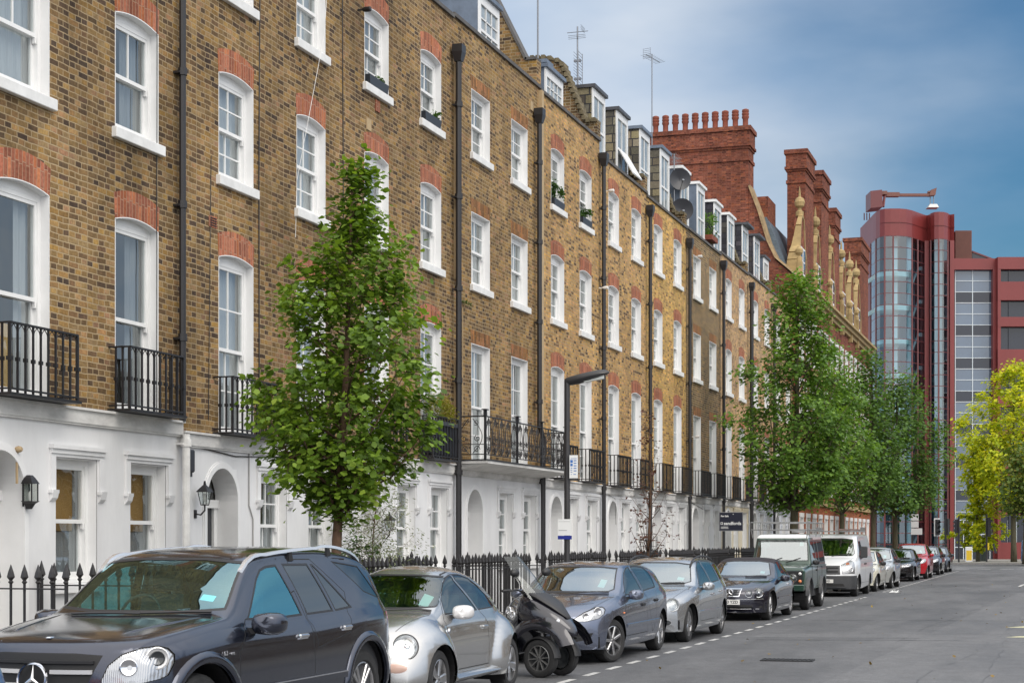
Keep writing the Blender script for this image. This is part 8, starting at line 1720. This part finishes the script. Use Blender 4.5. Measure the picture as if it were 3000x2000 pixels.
tree('street_tree', tree_at(2005, 8.6), 10.2, 3.8, [(0, 1.2), (.2, 1.5), (.4, 1.5), (.65, 1.1), (.85, .7), (1, .3)], .14, 44, 8000, .16, LD, 37, 'dark green street tree with forked trunk, between the lighter green tree and the next', group='street trees', bark='barkg', cl=.3, sub=5, asc=(.9, 1.5), side=(-.3, 0))
tree('street_tree', tree_at(2058, 8.5), 10.0, 3.7, [(0, 1.5), (.15, 2.3), (.35, 2.5), (.55, 2.0), (.75, 1.3), (.9, .85), (1, .4)], .16, 58, 13000, .16, LD, 41, 'broad dark green street tree nearest the junction, above the red car', group='street trees', bark='barkg', cl=.3, sub=6, asc=(.7, 1.3), side=(.3, .4))
# yellow ginkgo and darker tree across the junction
gp = ground_pt(2246, 1292)
def fpt(px, dpt): la = (px - 1176) / 3900 * dpt; return (la * math.cos(TH) - dpt * math.sin(TH), dpt * math.cos(TH) + la * math.sin(TH), .12)
tree('ginkgo_tree', fpt(2246, 129), 9.0, 1.3, [(0, .9), (.12, 2.0), (.22, 1.5), (.4, 1.1), (.6, 1.1), (.8, 1.3), (1, .9)], .16, 44, 6500, .26, LY, 53, 'yellow ginkgo in front of the red building, its low sprays hanging by the traffic lights', group='ginkgos', bark='barkg', cl=.16, sub=7, asc=(.0, .5), droop=1.0, side=(.3, -.5), along=.15)
tree('ginkgo_tree', fpt(2328, 126), 14.8, 4.6, [(0, 1.6), (.2, 3.6), (.45, 3.9), (.7, 3.3), (.85, 2.0), (1, .5)], .22, 62, 14500, .26, LY, 59, 'large yellow ginkgo crown cut off at the right edge', group='ginkgos', bark='barkg', cl=.28, sub=7, asc=(.3, .9), droop=.9, along=.2)
tree('street_tree', fpt(2356, 115), 8.3, 3.5, [(0, .9), (.3, 1.7), (.7, 1.6), (1, .6)], .2, 34, 3600, .24, leafmat('turning leaves', [(0, (.04, .08, .02)), (.5, (.11, .17, .03)), (.8, (.2, .2, .04)), (1, (.36, .20, .05))]), 61, 'dark green tree with rusty leaves at the right edge, below the ginkgo crown', group='street trees', bark='barkg', cl=.3, sub=6)
# bare sapling with a few brown leaves, in a wire guard
BL = leafmat('withered leaves', [(0, (.05, .02, .015)), (1, (.14, .055, .035))], .2)
sp_ = tree('sapling', tree_at(1490, 8.6), 4.45, 1.55, [(0, .35), (.25, .55), (.5, .36), (.8, .18), (1, .08)], .046, 34, 420, .07, BL, 67, 'bare young tree with a few brown leaves and a wire guard, before the orange-yellow house', cl=.06, sub=5, asc=(1.2, 2.2))
m = MB()
for i in range(8): a = 2 * math.pi * i / 8; m.tube([(.19 * math.cos(a), .19 * math.sin(a), 0), (.19 * math.cos(a), .19 * math.sin(a), 1.75)], .006, 4)
for z in np.arange(.1, 1.8, .13): m.tube([(.19 * math.cos(a), .19 * math.sin(a), z) for a in [2 * math.pi * i / 12 for i in range(13)]], .005, 4, caps=False)
m.build('guard', M['iron'], sp_)
# olive bush behind the railings
tree('olive_bush', (-10.75, D(862, 10.75), .12), 2.65, .95, [(0, .35), (.25, .62), (.55, .66), (.8, .5), (1, .2)], .028, 44, 3600, .062, LO, 71, 'grey green olive bush with slender stem behind the railings, beside a lantern', 'bush', shape='slim', cl=.10, sub=6, asc=(.6, 1.3))
tree('bush', (-10.9, D(827, 10.9), .12), 1.7, .3, [(0, .2), (.5, .26), (1, .1)], .02, 16, 900, .07, LS, 73, 'small dark green shrub left of the olive bush', 'bush', cl=.08, sub=4)
# planter with bush on the balcony of the third house
M['planter'] = plain('black planter', (.022, .026, .034), .45, var=.2, vscale=6, stretch=(1, 8, .3))
def bush_mesh(name, box, n, size, mat, seed, parent, shape='kite'):
    rng = np.random.default_rng(seed); x0, x1, y0, y1, z0, z1 = box; c = np.array([(x0 + x1) / 2, (y0 + y1) / 2, (z0 + z1) / 2]); h = np.array([(x1 - x0) / 2, (y1 - y0) / 2, (z1 - z0) / 2]); k = max(4, n // 60); cc = c + rng.uniform(-.75, .75, (k, 3)) * h
    pos = cc[rng.integers(0, k, n)] + rng.normal(0, .22, (n, 3)) * h; ow = pos - c; ow /= np.linalg.norm(ow, axis=1, keepdims=True) + 1e-6; ow[:, 2] += .3
    me = leaves_mesh(name, (pos, ow), size, mat, rng, shape, -.3); o = bpy.data.objects.new(name, me); col.objects.link(o)
    if parent: o.parent = parent
    return o
H = HOUSES[2]; ya = H['y0'] + H['wy'][1]
rt = empty('planter', (XF, ya, 0), 0, 'black balcony planter with golden green bush on the brown brick house', 'planter')
m = MB(); m.bev(.05, .28, -.10, H['W1'] + .10, 3.40, 3.98, .03); 
for i in range(14): y = -.08 + (H['W1'] + .16) * i / 13; m.box(.28, .288, y - .02, y + .02, 3.42, 3.96)
m.build('trough', M['planter'], rt); m = MB(); m.box(.03, .31, -.12, H['W1'] + .12, 3.98, 4.06); m.build('rim', M['alarm'], rt)
bush_mesh('foliage', (.0, .34, -.1, H['W1'] + .16, 4.04, 4.62), 1500, .07, LB, 5, rt, 'slim')
def window_box(hi, wi, lev, label, n=160, tall=.16, green=True):
    H = HOUSES[hi]; y = H['y0'] + H['wy'][wi]; z = H['lev'][lev][0]; rt = empty('window_box', (XF, y, z), 0, label, 'window box', 'window boxes on the sills'); m = MB(); m.loft([[(-.10, .12, .0), (.06, .12, .0), (.06, .92, .0), (-.10, .92, .0)], [(-.10, .08, .17), (.07, .08, .17), (.07, .96, .17), (-.10, .96, .17)]]); m.build('trough', M['planter'], rt)
    if n: bush_mesh('foliage', (-.10, .06, .35 if not green else .1, .95, .16, .16 + tall), n, .06, LS, hi * 7 + wi, rt)
window_box(2, 0, 2, 'dark window box on the top-floor sill left of the other, low sprigs in it', 60, .10, False); window_box(2, 1, 2, 'dark window box on the top-floor sill beside the black downpipe, one green sprig', 60, .16, False)
window_box(4, 0, 2, 'window box full of dark green leaves on the speckled house, left top window', 420, .42); window_box(4, 1, 2, 'window box with leaves on the speckled house, right top window', 320, .38)
# plants on the roof edge and a weed on the wall
H = HOUSES[7]; rt = empty('roof_plant', (XF - .45, H['y0'] + H['wd'] - .2, 12.3), 0, 'dark green pot plants on the roof ledge between two dormers', 'plant'); bush_mesh('foliage', (-.2, .3, -.5, .5, 0, .95), 500, .12, LD, 9, rt, 'slim'); m = MB(); m.box(-.15, .3, -.5, .5, -.05, .12); m.build('trough', M['pot'], rt)
o = bush_mesh('wall_weed', (-.02, .12, -.1, .12, -.12, .12), 90, .06, LS, 13, None, 'slim'); o.location = (XF, D(1070, 11.7), Zat(1070, 705, 11.7)); tag(o, 'small green weed growing from the brick near the pipe', 'plant')
for px, py, lb in ((1745, 1128, 'orange flowers in a window trough on the grey fronted house, left'), (1765, 1132, 'orange flowers in a window trough on the grey fronted house, right')):
    o = bush_mesh('flowers', (.1, .35, -.35, .35, -.1, .3), 160, .08, leafmat('flowers', [(0, (.04, .08, .02)), (.5, (.12, .09, .03)), (1, (.40, .12, .03))]), px, None); o.location = (XF, D(px, 11.6), Zat(px, py, 11.6)); tag(o, lb, 'flowers', 'flower troughs')

rng = np.random.default_rng(3); n = 260; xs = np.where(rng.random(n) < .7, -8.1 + np.abs(rng.normal(0, .35, n)), rng.uniform(-6.6, 1, n)); ys = rng.uniform(12, 70, n)
me = leaves_mesh('fallen_leaves', (np.stack([xs, ys, np.full(n, .012)], 1), np.stack([rng.normal(0, .1, n), rng.normal(0, .1, n), np.full(n, .3)], 1)), .06, leafmat('fallen leaves', [(0, (.06, .04, .015)), (.6, (.20, .13, .03)), (1, (.32, .24, .05))], .1), rng, 'kite', 0)
o = bpy.data.objects.new('fallen_leaves', me); col.objects.link(o); tag(o, 'scattered fallen leaves on the road and along the gutter', 'leaves', kind='stuff')
